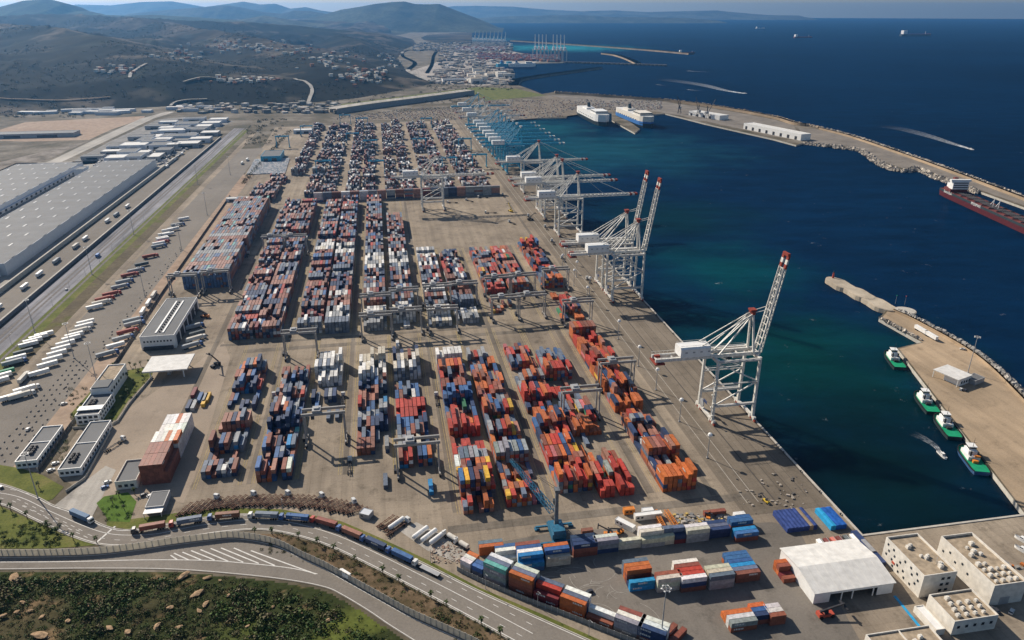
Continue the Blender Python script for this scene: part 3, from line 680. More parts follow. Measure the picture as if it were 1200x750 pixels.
# flat loads under blue covers
# ---- the 300 that show largest are things, the rest is one mass
CORNERS = {}
def dist2(bx): return bx[0] ** 2 + bx[1] ** 2 + (CAM_H - bx[2]) ** 2
singles = ('south yard', 'road fence', 'open yard', 'shed', 'gate office stack')
cand = sorted([b for b in boxes if b[7] and b[3] > 5], key=lambda b: dist2(b) / (b[3] ** 0.8) - (1e4 if b[6] in singles else 0))
own = []
for b in cand:
    px_, py_, fw_ = proj(b[0], b[1], b[2])
    if -10 < px_ < 1210 and py_ < 765: own.append(b)
    if len(own) >= 240: break
ids = set(id(b) for b in own)
# lower boxes of the nearest stacks whose long side shows
low = sorted([b for b in boxes if id(b) not in ids and b[6] in ('south yard', 'road fence')], key=dist2)[:58]
own += low; ids |= set(id(b) for b in low)

def container_meshes(ln, tag_):
    """corrugated body between proud corner posts and rails, long axis y"""
    hw, hl, h = C_W / 2, ln / 2, C_H - .03
    mb = MB()
    # corrugated long walls and roof as folded strips
    n = int(ln / .56); pitch = (ln - .3) / n; dpt = .05
    for sx in (-1, 1):
        ys = []
        for k in range(n):
            y0 = -hl + .15 + k * pitch; ys += [(y0, 0), (y0 + pitch * .35, 0), (y0 + pitch * .5, 1), (y0 + pitch * .85, 1)]
        ys.append((hl - .15, 0))
        for (ya, da), (yb, db) in zip(ys, ys[1:]):
            xa, xb = sx * (hw - .02 - da * dpt), sx * (hw - .02 - db * dpt)
            q = [(xa, ya, .16), (xb, yb, .16), (xb, yb, h - .1), (xa, ya, h - .1)]
            mb.add(q, [(0, 1, 2, 3) if sx > 0 else (3, 2, 1, 0)])
    mb.box(-hw + .06, hw - .06, -hl + .1, hl - .02, .15, h - .03)
    for sx in (-1, 1):
        for sy in (-1, 1): mb.cbox((sx * (hw - .08), sy * (hl - .08), h / 2), (.16, .16, h))
        mb.cbox((sx * (hw - .05), 0, .09), (.1, ln - .34, .18)); mb.cbox((sx * (hw - .05), 0, h - .06), (.1, ln - .34, .11))
    for sy in (-1, 1):
        mb.cbox((0, sy * (hl - .06), h - .06), (C_W - .34, .12, .11)); mb.cbox((0, sy * (hl - .06), .09), (C_W - .34, .12, .18))
    me = mb.build('shipping_container', M_CONTO); data = me.data; bpy.data.objects.remove(me)
    d = MB(); d.box(-.52, .52, -.03, .03, .2, h - .13)
    for x in (-.3, .25): d.tube((x, -.06, .22), (x, -.06, h - .15), .035, n=5)
    dm = d.build('door', M_CONTO); ddata = dm.data; bpy.data.objects.remove(dm)
    return data, ddata
CM = {}; LG = {}
def logo_mesh(i):
    if i not in LG:
        rr = random.Random(100 + i); mb = MB(); y = -2.2
        while y < 2.0: w_ = rr.uniform(.35, .7); h_ = rr.uniform(.8, 1.1); mb.add([(0, y, 1.1), (0, y + w_, 1.1), (0, y + w_, 1.1 + h_), (0, y, 1.1 + h_)], [(0, 1, 2, 3)]); y += w_ + rr.uniform(.15, .3)
        ob = mb.build('side_marking', M_MARK); LG[i] = ob.data; bpy.data.objects.remove(ob)
    return LG[i]
def container_obj(bx, label, group):
    x, y, z, ln, yaw, cn, blk, top, h = bx
    key = round(ln, 2)
    if key not in CM: CM[key] = container_meshes(ln, key)
    data, ddata = CM[key]
    o = bpy.data.objects.new('shipping_container', data); COL.objects.link(o)
    o.location = (x, y, z); o.rotation_euler = (0, 0, yaw)
    k = random.uniform(.8, 1.15); c = PAL[cn]; col = tuple(min(1, v * k * random.uniform(.93, 1.07)) for v in c); o.color = (*col, 1)
    tag(o, label, 'container', group)
    if ln > 10 and random.random() < .6:
        mm = logo_mesh(random.randrange(4))
        for s in (-1, 1): g_ = bpy.data.objects.new('side_marking', mm); COL.objects.link(g_); g_.parent = o; g_.location = (s * (C_W / 2 + .012), random.choice((-2.5, 0, 2.5)), 0); g_.rotation_euler = (0, 0, 0 if s > 0 else math.pi)
    for s in (-1, 1):
        d = bpy.data.objects.new('door', ddata); COL.objects.link(d); d.parent = o; d.location = (s * .55, -ln / 2 + .06, 0); d.color = (*(v * .93 for v in col), 1)
    return o
WHERE = {'south yard': 'in the south asphalt yard', 'road fence': 'in the slanting line by the fence', 'open yard': 'standing loose on the open yard paving',
         'shed': 'against the side of the white gabled shed', 'gate office stack': 'in the red and white stack', 'workshop': 'in the stack row nearest the workshop',
         'gate': 'in the row behind parked chassis', 'reefer': 'among the white refrigerated boxes', 'middle': 'in the middle rows under gantries', 'crossing': 'in the rows beside the blue mobile crane',
         'apron': 'in the double row inland of quayside', 'quayside': 'in the stack row nearest the crane rails', 'long': 'in the long far stack rows', 'depot': 'in the flat topped depot block',
         'cross wall': 'in the wall of boxes across the yard', 'far terminal': 'in the far terminal'}
HUE = dict(rust='rusty red', red='bright red', orange='orange', brown='brown', maroon='dark maroon', blue='blue', navy='navy blue', slate='slate blue', grey='grey', white='white', cream='cream', teal='teal', green='green', yellow='yellow', pink='pink', azure='bright azure blue', salmon='faded salmon red')
def cont_label(b):
    size = 'long' if b[3] > 10 else 'short'
    tier = 'topmost' if b[7] else 'lower'
    return f"{HUE[b[5]]} {size} container, {tier} in stack, {WHERE[b[6]]}" if b[6] not in ('open yard',) else f"{HUE[b[5]]} {size} container {WHERE[b[6]]}"
for b in own: container_obj(b, cont_label(b), 'containers ' + WHERE[b[6]])
# everything else: one object, real boxes with colours of their own
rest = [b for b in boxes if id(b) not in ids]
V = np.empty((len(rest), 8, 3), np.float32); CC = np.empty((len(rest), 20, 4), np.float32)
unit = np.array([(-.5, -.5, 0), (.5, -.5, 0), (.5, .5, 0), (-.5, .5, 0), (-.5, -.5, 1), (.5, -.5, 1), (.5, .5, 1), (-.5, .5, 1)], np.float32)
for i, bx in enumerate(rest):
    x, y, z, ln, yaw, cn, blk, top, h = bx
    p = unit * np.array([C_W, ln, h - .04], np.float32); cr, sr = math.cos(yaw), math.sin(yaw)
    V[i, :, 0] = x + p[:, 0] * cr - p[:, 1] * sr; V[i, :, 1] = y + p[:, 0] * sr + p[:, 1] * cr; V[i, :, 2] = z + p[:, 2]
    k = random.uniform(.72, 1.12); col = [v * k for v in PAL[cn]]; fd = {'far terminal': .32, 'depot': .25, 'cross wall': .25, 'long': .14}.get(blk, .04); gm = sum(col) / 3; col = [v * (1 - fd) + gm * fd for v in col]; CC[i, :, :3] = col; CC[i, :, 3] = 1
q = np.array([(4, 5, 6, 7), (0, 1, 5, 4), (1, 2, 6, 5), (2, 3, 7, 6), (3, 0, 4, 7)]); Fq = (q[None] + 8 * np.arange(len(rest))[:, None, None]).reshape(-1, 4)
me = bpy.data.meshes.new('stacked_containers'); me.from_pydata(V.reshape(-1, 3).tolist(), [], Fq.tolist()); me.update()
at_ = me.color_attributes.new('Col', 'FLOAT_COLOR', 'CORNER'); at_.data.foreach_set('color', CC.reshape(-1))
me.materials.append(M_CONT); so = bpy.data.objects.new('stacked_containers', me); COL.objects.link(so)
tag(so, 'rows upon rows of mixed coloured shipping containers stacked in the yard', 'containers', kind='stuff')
print('containers', len(boxes), 'own', len(own))

# ================================================================== QUAY CRANES   (local x to the water, y along the quay)
def sts_crane(label, boom_up, mat, house_mat, group, detail=True, tip_mat=None):
    t = thing('quay_crane', label, 'crane', group=group); tip_mat = tip_mat or M_CRED
    XL, XW, HY, GZ = -14.2, 14.2, 10.5, 44.0
    for x in (XL, XW):
        for s in (-1, 1):
            mb = MB(); mb.beam((x, s * HY, 3.2), (x, s * HY * .93, GZ + 1.5), 1.7, 2.0, 1.5, 1.7); leg = mb.build('leg', mat, t)
            if detail:
                for k in range(4):
                    mb = MB(); mb.cbox((x, s * HY + (k - 1.5) * 2.3, .95), (1.1, 1.9, 1.7)); mb.build('bogie', tip_mat if k % 2 == 0 else mat, t)
        mb = MB(); mb.box(x - .8, x + .8, -HY - 3.5, HY + 3.5, 1.8, 3.4); mb.build('sill_beam', mat, t)
        mb = MB(); mb.box(x - .7, x + .7, -HY, HY, GZ - 1.2, GZ + 1.2); mb.build('cross_beam', mat, t)
        if x == XL and detail:
            mb = MB()                                      # stair tower with landings
            for k in range(9):
                z0, z1 = 3 + k * 4.5, 7.5 + k * 4.5; sg = 1 if k % 2 else -1
                mb.beam((x - 1.6, -HY - 1.2 - sg * 1.2, z0), (x - 1.6, -HY - 1.2 + sg * 1.2, z1), .5, .3); mb.cbox((x - 1.6, -HY - 1.2 + sg * 1.4, z1), (1.2, 1.4, .25))
            mb.build('stairway', mat, t)
    for s in (-1, 1):
        y = s * HY
        mb = MB(); mb.beam((XL, y, 12.5), (XW, y, 12.5), 1.3, 1.6); mb.build('portal_beam', mat, t)
        mb = MB(); mb.beam((XL, y * .93, GZ), (XW, y * .93, GZ), 1.2, 1.8); mb.build('portal_beam', mat, t)
        mb = MB(); mb.beam((XL, y, 13), (XW, y * .95, 28), .75); mb.beam((XW, y * .95, 28.5), (XL, y * .93, 43), .75); mb.beam((XL, y * .96, 28), (XW, y * .96, 28), .7); mb.build('diagonal_brace', mat, t)
        mb = MB(); mb.beam((XW - 2, s * 4.2, GZ + 1), (XW - 4.5, s * 1.6, 73), 1.3, 1.3, 1.0, 1.0); mb.beam((XL + 2, s * 4.0, GZ + 1.5), (XW - 4.5, s * 1.6, 72), .8, .8); mb.build('apex_frame', mat, t)
        mb = MB(); mb.beam((XW - 4.5, s * 1.8, 72.5), (-36, s * 3.6, GZ + 2), .55); mb.beam((XW - 4.5, s * 1.8, 72.5), (-20, s * 3.6, GZ + 2), .5); mb.build('backstay', mat, t)
        mb = MB(); mb.box(-54, XW + 3, s * 3.4 - .7, s * 3.4 + .7, GZ + .4, GZ + 2.6); mb.build('girder', mat, t)
    mb = MB()
    for k in range(7): mb.box(-53 + k * 11, -52.2 + k * 11, -3, 3, GZ + .8, GZ + 1.7)
    mb.build('girder_tie', mat, t)
    mb = MB(); mb.box(-5.4 + XW, -3.6 + XW, -2.8, 2.8, 72, 74.2); mb.box(XW - 6.5, XW - 2.5, -2.2, 2.2, 74.2, 75.2); mb.build('apex_head', tip_mat, t)
    mb = MB()                                              # machinery house with pitched lid
    hx0, hx1 = -38, -18; poly = [(-5, GZ + 2.7), (5, GZ + 2.7), (5, GZ + 8.4), (4, GZ + 9.4), (-4, GZ + 9.4), (-5, GZ + 8.4)]
    mb.add([(hx0, y, z) for y, z in poly] + [(hx1, y, z) for y, z in poly], [tuple(range(6))[::-1], tuple(range(6, 12))] + [(k, (k + 1) % 6, 6 + (k + 1) % 6, 6 + k) for k in range(6)])
    h = mb.build('machinery_house', house_mat, t)
    if detail:
        mb = MB()
        for k in range(4): mb.box(hx0 + 3 + k * 5, hx0 + 4.6 + k * 5, -5.06, -5.0, GZ + 5.6, GZ + 6.6)
        mb.build('louvre', M_GREYM, h)
        mb = MB()
        for s in (-1, 1):
            mb.beam((hx0, s * 4, GZ + 10.4), (hx1, s * 4, GZ + 10.4), .15); mb.beam((-54, s * 4.8, GZ + 4), (hx0, s * 4.8, GZ + 4), .2)
            for k in range(5): mb.beam((-53.5 + k * 2.6, s * 4.8, GZ + 2.6), (-53.5 + k * 2.6, s * 4.8, GZ + 4), .15)
        mb.build('handrail', mat, t)
        mb = MB(); mb.box(-54.5, -48, -5.2, 5.2, GZ - 1.2, GZ - .2); mb.cbox((-51, 2, GZ + 1.5), (3.5, 2.2, 2.6)); mb.cbox((-51, -2.4, GZ + 1.3), (2.6, 2.4, 2.2)); mb.build('cable_platform', tip_mat, t)
    if detail:                                             # access platforms, cable reel, hoist ropes and number boards
        for z in (12.5, 28, GZ):
            for s in (-1, 1): mb = MB(); mb.box(XL, XW, s * (HY + 1.0) - .5, s * (HY + 1.0) + .5, z + .9, z + 1.0); mb.beam((XL, s * (HY + 1.5), z + 2.0), (XW, s * (HY + 1.5), z + 2.0), .09); mb.build('walkway', M_GREYM, t)
        mb = MB(); mb.tube((XL - 1.6, 4, 7.5), (XL - .9, 4, 7.5), 3.0, n=16); mb.build('cable_reel', M_GREYM, t)
        mb = MB(); mb.cbox((XL - .95, 0, 10.5), (.1, 5, 2.2)); mb.build('number_board', M_NAVY, t)
        mb = MB()
        for s in (-1, 1): mb.beam((-20, s * 1.2, GZ + 8), (XW - 4.5, s * .8, 74), .12); mb.beam((-22, s * 2.4, GZ + 8.5), (XW - 4.5, s * 1.2, 74.5), .12)
        mb.build('hoist_rope', M_DARK, t)
    mb = MB(); mb.cbox((2, 0, GZ - .6), (6, 6, 1.6)); tr = mb.build('trolley', M_GREYM, t)
    mb = MB(); mb.cbox((-1.5, 3, GZ - 3), (3, 2.4, 2.8)); mb.build('operator_cab', M_GLASS, tr)
    # boom
    L = 66; ang = R(81) if boom_up else 0.0; hx, hz_ = XW + 3, GZ + 1.4
    ex, ez = hx + L * math.cos(ang), hz_ + L * math.sin(ang)
    def bp_(u, y, v): return (hx + u * math.cos(ang) - v * math.sin(ang), y, hz_ + u * math.sin(ang) + v * math.cos(ang))
    mb = MB(); K = 12
    for s in (-1, 1):
        mb.beam(bp_(0, s * 3.2, .9), bp_(L - 9, s * 2.6, .9), .8, .9); mb.beam(bp_(0, s * 3.2, -1.0), bp_(L - 9, s * 2.6, -.8), .6, .6)
        for k in range(K): mb.beam(bp_(k * (L - 9) / K, s * 3, -1 if k % 2 else .9), bp_((k + 1) * (L - 9) / K, s * 3, .9 if k % 2 else -1), .3)
    for k in range(K + 1): mb.beam(bp_(k * (L - 9) / K, -3, .9), bp_(k * (L - 9) / K, 3, .9), .45)
    for k in range(K): mb.beam(bp_(k * (L - 9) / K, -3, -.9), bp_((k + 1) * (L - 9) / K, 3, -.9), .25)
    boom = mb.build('boom', mat, t)
    for k in range(3):
        mb = MB()
        for s in (-1, 1): mb.beam(bp_(L - 9 + k * 3, s * 2.6, .2), bp_(L - 6 + k * 3, s * 2.6, .2), 1.1, 2.3)
        if k == 2: mb.beam(bp_(L, -3.2, .3), bp_(L, 3.2, .3), 1.6, 1.9)
        mb.build('boom_tip', tip_mat if k % 2 == 0 else mat, boom)
    mb = MB()
    if boom_up:
        for s in (-1, 1):
            mb.beam((XW - 4.5, s * 1.6, 73), bp_(30, s * 2.6, 1.2), .35); mb.beam(bp_(30, s * 2.6, 1.4), bp_(58, s * 2.4, 1.4), .35)
    else:
        for s in (-1, 1):
            mb.beam((XW - 4.5, s * 1.6, 73.5), bp_(26, s * 2.6, 1), .32); mb.beam((XW - 4.5, s * 1.6, 73.5), bp_(54, s * 2.4, 1), .32)
    mb.build('forestay', mat, t)
    return t
CB = 214.8
def put_crane(proto, used, a, label=None, b=CB): return place(proto, used, (*W(a, b), .12), AZ, label, 'quay cranes along the container berth')
up = sts_crane('white quay crane with raised boom standing apart at the near end of the berth', True, M_CRANEW, M_WHITE, None)
put_crane(up, 0, 393); put_crane(up, 1, 612, 'white raised quay crane, the nearer of the close pair'); put_crane(up, 1, 645, 'white raised quay crane, the farther of the close pair')
dn = sts_crane('white quay crane with lowered boom next to the raised pair', False, M_CRANEW, M_WHITE, None)
put_crane(dn, 0, 826); put_crane(dn, 1, 904, 'white lowered quay crane, second beyond the raised pair'); put_crane(dn, 1, 935, 'white lowered quay crane, third beyond the raised pair')
put_crane(dn, 1, 1049, 'white lowered quay crane just before the blue cranes')
put_crane(dn, 1, 971, 'white quay crane parked inland by the wall of containers', b=62)
bl = sts_crane('blue quay crane with white house, first beyond the white cranes', False, M_CYAN, M_WHITE, None, tip_mat=M_MARK)
put_crane(bl, 0, 1191); put_crane(bl, 1, 1263, 'blue quay crane with white house, second beyond the white cranes'); put_crane(bl, 1, 1345, 'blue quay crane with white house, third beyond the white cranes')
put_crane(bl, 1, 1300, 'blue quay crane with white house, between second and third blue cranes'); put_crane(bl, 1, 1388, 'blue quay crane with white house, between third and last blue cranes'); put_crane(bl, 1, 1226, 'blue quay crane with white house, close behind the first blue one')
put_crane(bl, 1, 1430, 'blue quay crane with white house, last of the blue ones')
put_crane(dn, 1, 1540, 'white quay crane at the far end of the berth, nearer of two'); put_crane(dn, 1, 1625, 'white quay crane at the far end of the berth, farther of two')
put_crane(bl, 1, 1720, 'blue quay crane at the very end of the basin')

# ================================================================== YARD GANTRIES (rubber tyred)
def rtg(label, mat, group, span=24.0, h=21.0):
    t = thing('yard_gantry', label, 'gantry crane', group=group)
    for sx in (-1, 1):
        x = sx * span / 2
        for sy in (-1, 1):
            mb = MB(); mb.beam((x, sy * 3.6, 2.2), (x, sy * 3.2, h), .8, 1.0); mb.build('leg', mat, t)
            for k in (0, 1):
                mb = MB(); mb.tube((x - .5, sy * (4.6 + 1.5 * k), .8), (x + .5, sy * (4.6 + 1.5 * k), .8), .8, n=10); mb.build('wheel', M_TYRE, t)
        mb = MB(); mb.box(x - .5, x + .5, -6.6, 6.6, 1.5, 2.6); mb.build('sill_beam', mat, t)
        mb = MB(); mb.box(x - .45, x + .45, -4, 4, h - 2.2, h - 1.2); mb.build('tie_beam', mat, t)
    for sy in (-1, 1):
        mb = MB(); mb.box(-span / 2 - 1.2, span / 2 + 1.2, sy * 3.2 - .55, sy * 3.2 + .55, h, h + 1.7); mb.build('girder', mat, t)
    mb = MB(); mb.cbox((-4, 0, h + 2.4), (5, 6.5, 1.6)); mb.cbox((-4, 0, h + 3.6), (3, 3, 1)); tr = mb.build('trolley', M_GREYM, t)
    mb = MB(); mb.cbox((-6.6, -2.2, h - 1.6), (2, 2, 2.4)); mb.build('operator_cab', M_GLASS, tr)
    mb = MB(); mb.box(-span / 2 - 2.2, -span / 2 - .6, -3, 3, 2.7, 5.2); mb.build('power_pack', M_DARK, t)
    return t
GR = rtg('grey yard gantry', M_RTG, 'grey yard gantries over the container rows'); used = 0
def put_rtg(a, b, label):
    global used
    place(GR, used, (*W(a, b), .1), AZ, label, 'grey yard gantries over the container rows'); used = 1
def bmid(b0): return b0 + 9.75 + 1.2
put_rtg(531, bmid(-84), 'grey yard gantry at the head of the row behind the parked chassis')
put_rtg(404, bmid(-58), 'grey yard gantry with long shadow over the gap beside the reefers')
put_rtg(360, bmid(-3), 'grey yard gantry straddling the near end of the middle row')
put_rtg(600, bmid(-26), 'grey yard gantry over reefers, inland of its twin'); put_rtg(610, bmid(-1), 'grey yard gantry over reefers, seaward of its twin')
put_rtg(556, bmid(-26), 'grey yard gantry at the crossing before the inland reefers'); put_rtg(562, bmid(-1), 'grey yard gantry at the crossing before the middle reefers')
put_rtg(615, bmid(29), 'grey yard gantry over the dark stacks, inland of its twin'); put_rtg(617, bmid(53), 'grey yard gantry over the dark stacks, seaward of its twin')
put_rtg(560, bmid(29), 'grey yard gantry at the crossing before the white stacks')
put_rtg(628, bmid(87), 'grey yard gantry on the empty crossing, inland of a pair'); put_rtg(630, bmid(110), 'grey yard gantry on the empty crossing, seaward of a pair')
put_rtg(576, bmid(85), 'grey yard gantry just nearer than the empty crossing pair'); put_rtg(578, bmid(108), 'grey yard gantry just nearer than the crossing, seaward one')
put_rtg(640, bmid(144.5), 'grey yard gantry on the quayside row abreast of the raised crane pair'); put_rtg(556, bmid(144), 'grey yard gantry on the quayside row by the yellow boxes')
put_rtg(440, bmid(142), 'grey yard gantry on the quayside row abreast of the lone raised crane')
put_rtg(404, bmid(106), 'grey yard gantry over the double row inland of the quayside stack')
put_rtg(800, bmid(-135), 'grey yard gantry over the long far rows by the depot'); put_rtg(798, bmid(-113), 'grey yard gantry over the long far rows, away from the depot')
put_rtg(690, -165, 'grey yard gantry against the front of the flat topped depot, seaward one'); put_rtg(684, -193, 'grey yard gantry against the front of the flat topped depot, workshop side')
BR = rtg('blue yard gantry', M_CYAN, None); ub = 0
for i, (px, py) in enumerate([(332, 173), (380, 204), (414, 169), (435, 178), (425, 150), (442, 204), (527, 200), (562, 196), (492, 176), (545, 176), (405, 146), (500, 150), (360, 160)]):
    x, y = G(px, py); a, b = toab(x, y)
    place(BR, ub, (*W(a, b), .1), AZ, 'blue yard gantry standing over the stacks of the far terminal', 'blue yard gantries of the far terminal'); ub = 1

# ================================================================== MOBILE HARBOUR CRANE
t = thing('mobile_harbour_crane', 'blue mobile harbour crane with lattice jib resting over red containers', 'crane', (*G(652, 628), .1), AZ)
mb = MB()
for k in range(8):
    for s in (-1, 1): mb.tube((s * 2.6 - .5, -7 + k * 2, .8), (s * 2.6 + .5, -7 + k * 2, .8), .8, n=10)
mb.build('wheel_set', M_TYRE, t)
mb = MB(); mb.box(-3.4, 3.4, -8.5, 8.5, 1.3, 2.8)
for sx in (-1, 1):
    for sy in (-1, 1): mb.box(sx * 6.5 - 3.2, sx * 6.5 + 3.2, sy * 6.5 - .5, sy * 6.5 + .5, 1.2, 2.0); mb.box(sx * 9 - 1.2, sx * 9 + 1.2, sy * 6.5 - 1.2, sy * 6.5 + 1.2, .05, .6)
mb.build('chassis', M_CYAND, t)
mb = MB(); mb.box(-3.6, 3.6, -6.5, 5, 3.4, 6.2); mb.box(-3, 3, -6.5, -1, 6.2, 8.2); mb.build('slewing_deck', M_CYAND, t)
mb = MB(); mb.beam((0, 1.5, 6), (0, 1.5, 27), 2.0, 2.0, 1.5, 1.5); mb.cbox((0, 1.5, 27.6), (2.6, 3.4, 1.4)); mb.build('tower', paint('tower_grey', (.13, .14, .15), .5, .3, .6), t)
mb = MB(); mb.cbox((0, 3.4, 19), (2.4, 2, 2.6)); mb.build('operator_cab', M_GLASS, t)
# jib: lattice, lying back toward the stacks
j0 = Vector((-1.5, 4.0, 13)); j1 = Vector((-17, 40, 22)); jd = (j1 - j0); jr = jd.cross(Vector((0, 0, 1))).normalized(); ju = jr.cross(jd).normalized()
mb = MB(); K = 14
def jp(tt, i, k_): wd = 1.5 * (1 - .55 * tt); return j0 + jd * tt + jr * (i * wd) + ju * (k_ * wd)
for i in (-1, 1):
    for k_ in (-1, 1): mb.beam(jp(0, i, k_), jp(1, i, k_), .32)
for q in range(K):
    a_, b_ = q / K, (q + 1) / K
    for k_ in (-1, 1): mb.beam(jp(a_, -1, k_), jp(b_, 1, k_), .2); mb.beam(jp(a_, 1, k_), jp(a_, -1, k_), .2)
    for i in (-1, 1): mb.beam(jp(a_, i, -1), jp(b_, i, 1), .2)
mb.build('jib', M_CYAND, t)
mb = MB()
for s in (-.8, .8): mb.beam((s, 1.5, 28), tuple(j1 + Vector((s * .4, 0, .6))), .14)
mb.build('jib_cable', M_DARK, t)
# two tower cranes with lattice on the breakwater quay
def port_crane(px, py, label, lean):
    t = thing('slewing_crane', label, 'crane', (*G(px, py), .1), R(lean)); mb = MB()
    for sx in (-1, 1):
        for sy in (-1, 1): mb.beam((sx * 4, sy * 4, 0), (sx * 2, sy * 2, 12), .8)
    mb.build('portal', M_DARK, t); mb = MB(); mb.box(-3, 3, -6, 3, 12, 17); mb.build('cab_house', M_GREYM, t)
    mb = MB(); mb.beam((0, 0, 17), (0, 0, 30), 1.6); mb.build('mast', M_DARK, t); mb = MB(); mb.beam((0, 3, 15), (3, 22, 46), 1.4, 1.4, .7, .7); mb.build('jib', M_DARK, t); mb = MB(); mb.beam((0, 0, 30), (3, 22, 46), .3); mb.build('stay', M_DARK, t)
port_crane(818, 137, 'slewing crane on the breakwater quay beside the low white shed', 20); port_crane(828, 139, 'slewing crane with its jib leaning over the breakwater quay', -60); port_crane(796, 133, 'slewing crane at the ferry end of the breakwater quay', 150)

# ================================================================== BUILDINGS   local frame: x across (b), y along (a), origin at near-left ground corner
def bld(name, label, cat, a, b, rz=AZ, group=None): return thing(name, label, cat, (*W(a, b), .06), rz, group)
def shell(t, w, d, h, wall, roof, par=1.0, th=.4, base=0.0, x0=0, y0=0, z_roof=None, wname='wall'):
    """flat roofed block with parapet: four walls as parts, roof recessed"""
    zr = h - par
    for nm, (xa, xb, ya, yb) in (('front', (0, w, 0, th)), ('back', (0, w, d - th, d)), ('left', (0, th, th, d - th)), ('right', (w - th, w, th, d - th))):
        mb = MB(); mb.box(x0 + xa, x0 + xb, y0 + ya, y0 + yb, base, h); mb.build(wname, wall, t)
    mb = MB(); mb.box(x0 + th, x0 + w - th, y0 + th, y0 + d - th, zr - .3, zr); return mb.build('roof', roof, t)
def win_x(t, x, y0, y1, z0, z1, side=-1, frame=True, mat=None):      # window on a wall facing +-x
    mb = MB(); mb.box(x + (side * .03 if side > 0 else -.03 - .06), x + (.09 if side > 0 else -.03), y0, y1, z0, z1); w = mb.build('window', mat or M_GLASS, t); return w
def win_y(t, y, x0, x1, z0, z1, side=-1, mat=None):
    mb = MB(); mb.box(x0, x1, y - .09 if side < 0 else y + .03, y - .03 if side < 0 else y + .09, z0, z1); return mb.build('window', mat or M_GLASS, t)
def roof_units(t, roof, pts, z, size0=(1.8, 1.6, 1.4), mat=None):
    for i_, (x, y) in enumerate(pts):
        size = tuple(q * (.75 + .1 * ((i_ * 7 + int(x * 3)) % 5)) for q in size0)
        mb = MB(); mb.cbox((x, y, z + size[2] / 2), size, (i_ % 3) * .1); mb.tube((x, y, z + size[2]), (x, y, z + size[2] + .25), min(size[:2]) * .35, n=8); mb.build('roof_unit', mat or M_CREAM, roof)

# ---- white block full of small windows by the basin (three storeys)
t = bld('office_block', 'white three storey block with scattered small windows by the basin', 'building', 221, 229.5)
rf = shell(t, 17, 27, 13, M_CREAM, M_ROOFT, 1.0)
for fl in range(4):
    for k in range(6):
        if (fl * 7 + k * 3) % 5 == 0: continue
        y = 2.2 + k * 4.1 + (fl % 2) * 1.3; win_x(t, 0, y, y + 1.1, 1.4 + fl * 2.8, 2.7 + fl * 2.8)
for fl in range(3):
    for x in (9.5, 12.5): win_y(t, 0, x, x + 1.6, 2.2 + fl * 3.4, 3.7 + fl * 3.4)
roof_units(t, rf, [(6, 19), (8, 20), (9.5, 11), (8, 12.5), (11, 12), (13, 6), (12, 4.5)], 12); mb = MB(); mb.tube((11.5, 7, 12), (11.5, 7, 16), .08, n=5); mb.build('aerial', M_WHITE, rf)
mb = MB(); mb.cbox((-.12, 19, 4), (.2, 2.0, 1.2)); mb.build('wall_sign', M_RED, t)
t = bld('office_block', 'long white block with many round roof vents beside the basin', 'building', 211, 257.5)
rf = shell(t, 17, 34, 12, M_CREAM, M_ROOFT, 1.2)
for k in range(5): win_x(t, 0, 14 + k * 4, 15.1 + k * 4, 5 + (k % 2) * 2.4, 6.2 + (k % 2) * 2.4)
roof_units(t, rf, [(3.5 + (k % 4) * 3.4, 3 + (k // 4) * 3.6) for k in range(14)] + [(5, 20), (8, 22), (10, 20), (7, 25), (11, 27)], 10.8)
mb = MB(); mb.box(5, 10, -.12, -.02, 0, 4.2); mb.build('roller_door', M_GREYM, t)
t = bld('office_block', 'lower white block with white roof vents between block and road', 'building', 199, 228.5)
rf = shell(t, 21.5, 16, 8, M_CREAM, M_ROOFT, .8)
roof_units(t, rf, [(4 + (k % 4) * 4.2 + (k // 4) * .8, 3 + (k // 4) * 3.2) for k in range(13)], 7.2)
for k in range(5): win_y(t, 0, 2 + k * 4, 3.4 + k * 4, 3.5, 5)
t = bld('office_block', 'low flat roofed building with divided roof and row of windows', 'building', 186, 188)
rf = shell(t, 30, 15, 6, M_CREAM, M_ROOFT, .7); mb = MB(); mb.box(15, 15.4, .4, 14.6, 5.3, 6.0); mb.build('roof_kerb', M_CREAM, rf)
for k in range(9): win_y(t, 0, 1.6 + k * 3.1, 3.2 + k * 3.1, 2.4, 4.2)
roof_units(t, rf, [(8, 8), (9.5, 9), (18, 8), (22, 10)], 5.3)
t = bld('annex_shed', 'narrow white annexe with pale tanks along the low block', 'building', 200, 221.5)
shell(t, 4.5, 14, 3.4, M_CREAM, M_WHITE, .3)

# ---- white gabled shed, open at the front
t = bld('storage_shed', 'large white gabled shed with open front on the quay yard', 'shed', 226, 179.5)
w, d, he, hr = 40, 30, 6.2, 8.6
mb = MB(); mb.box(0, .3, 0, d, 0, he); mb.build('side_wall', M_WHITE, t); mb = MB(); mb.box(w - .3, w, 0, d, 0, he); mb.build('side_wall', M_WHITE, t)
mb = MB(); mb.box(.3, w - .3, d - .3, d, 0, he); mb.build('back_wall', M_WHITE, t)
mb = MB(); mb.box(.3, 8, 0, .3, 0, he); mb.build('front_wall', M_WHITE, t); mb = MB(); mb.box(w - 8, w - .3, 0, .3, 0, he); mb.build('front_wall', M_WHITE, t)
mb = MB(); mb.box(8, w - 8, 0, .3, he - 1.6, he); mb.build('lintel', M_WHITE, t)
for x in (14, 19.5, 30):
    mb = MB(); mb.box(x - .25, x + .25, -.02, .35, 0, he - 1.6); mb.build('column', M_WHITE, t)
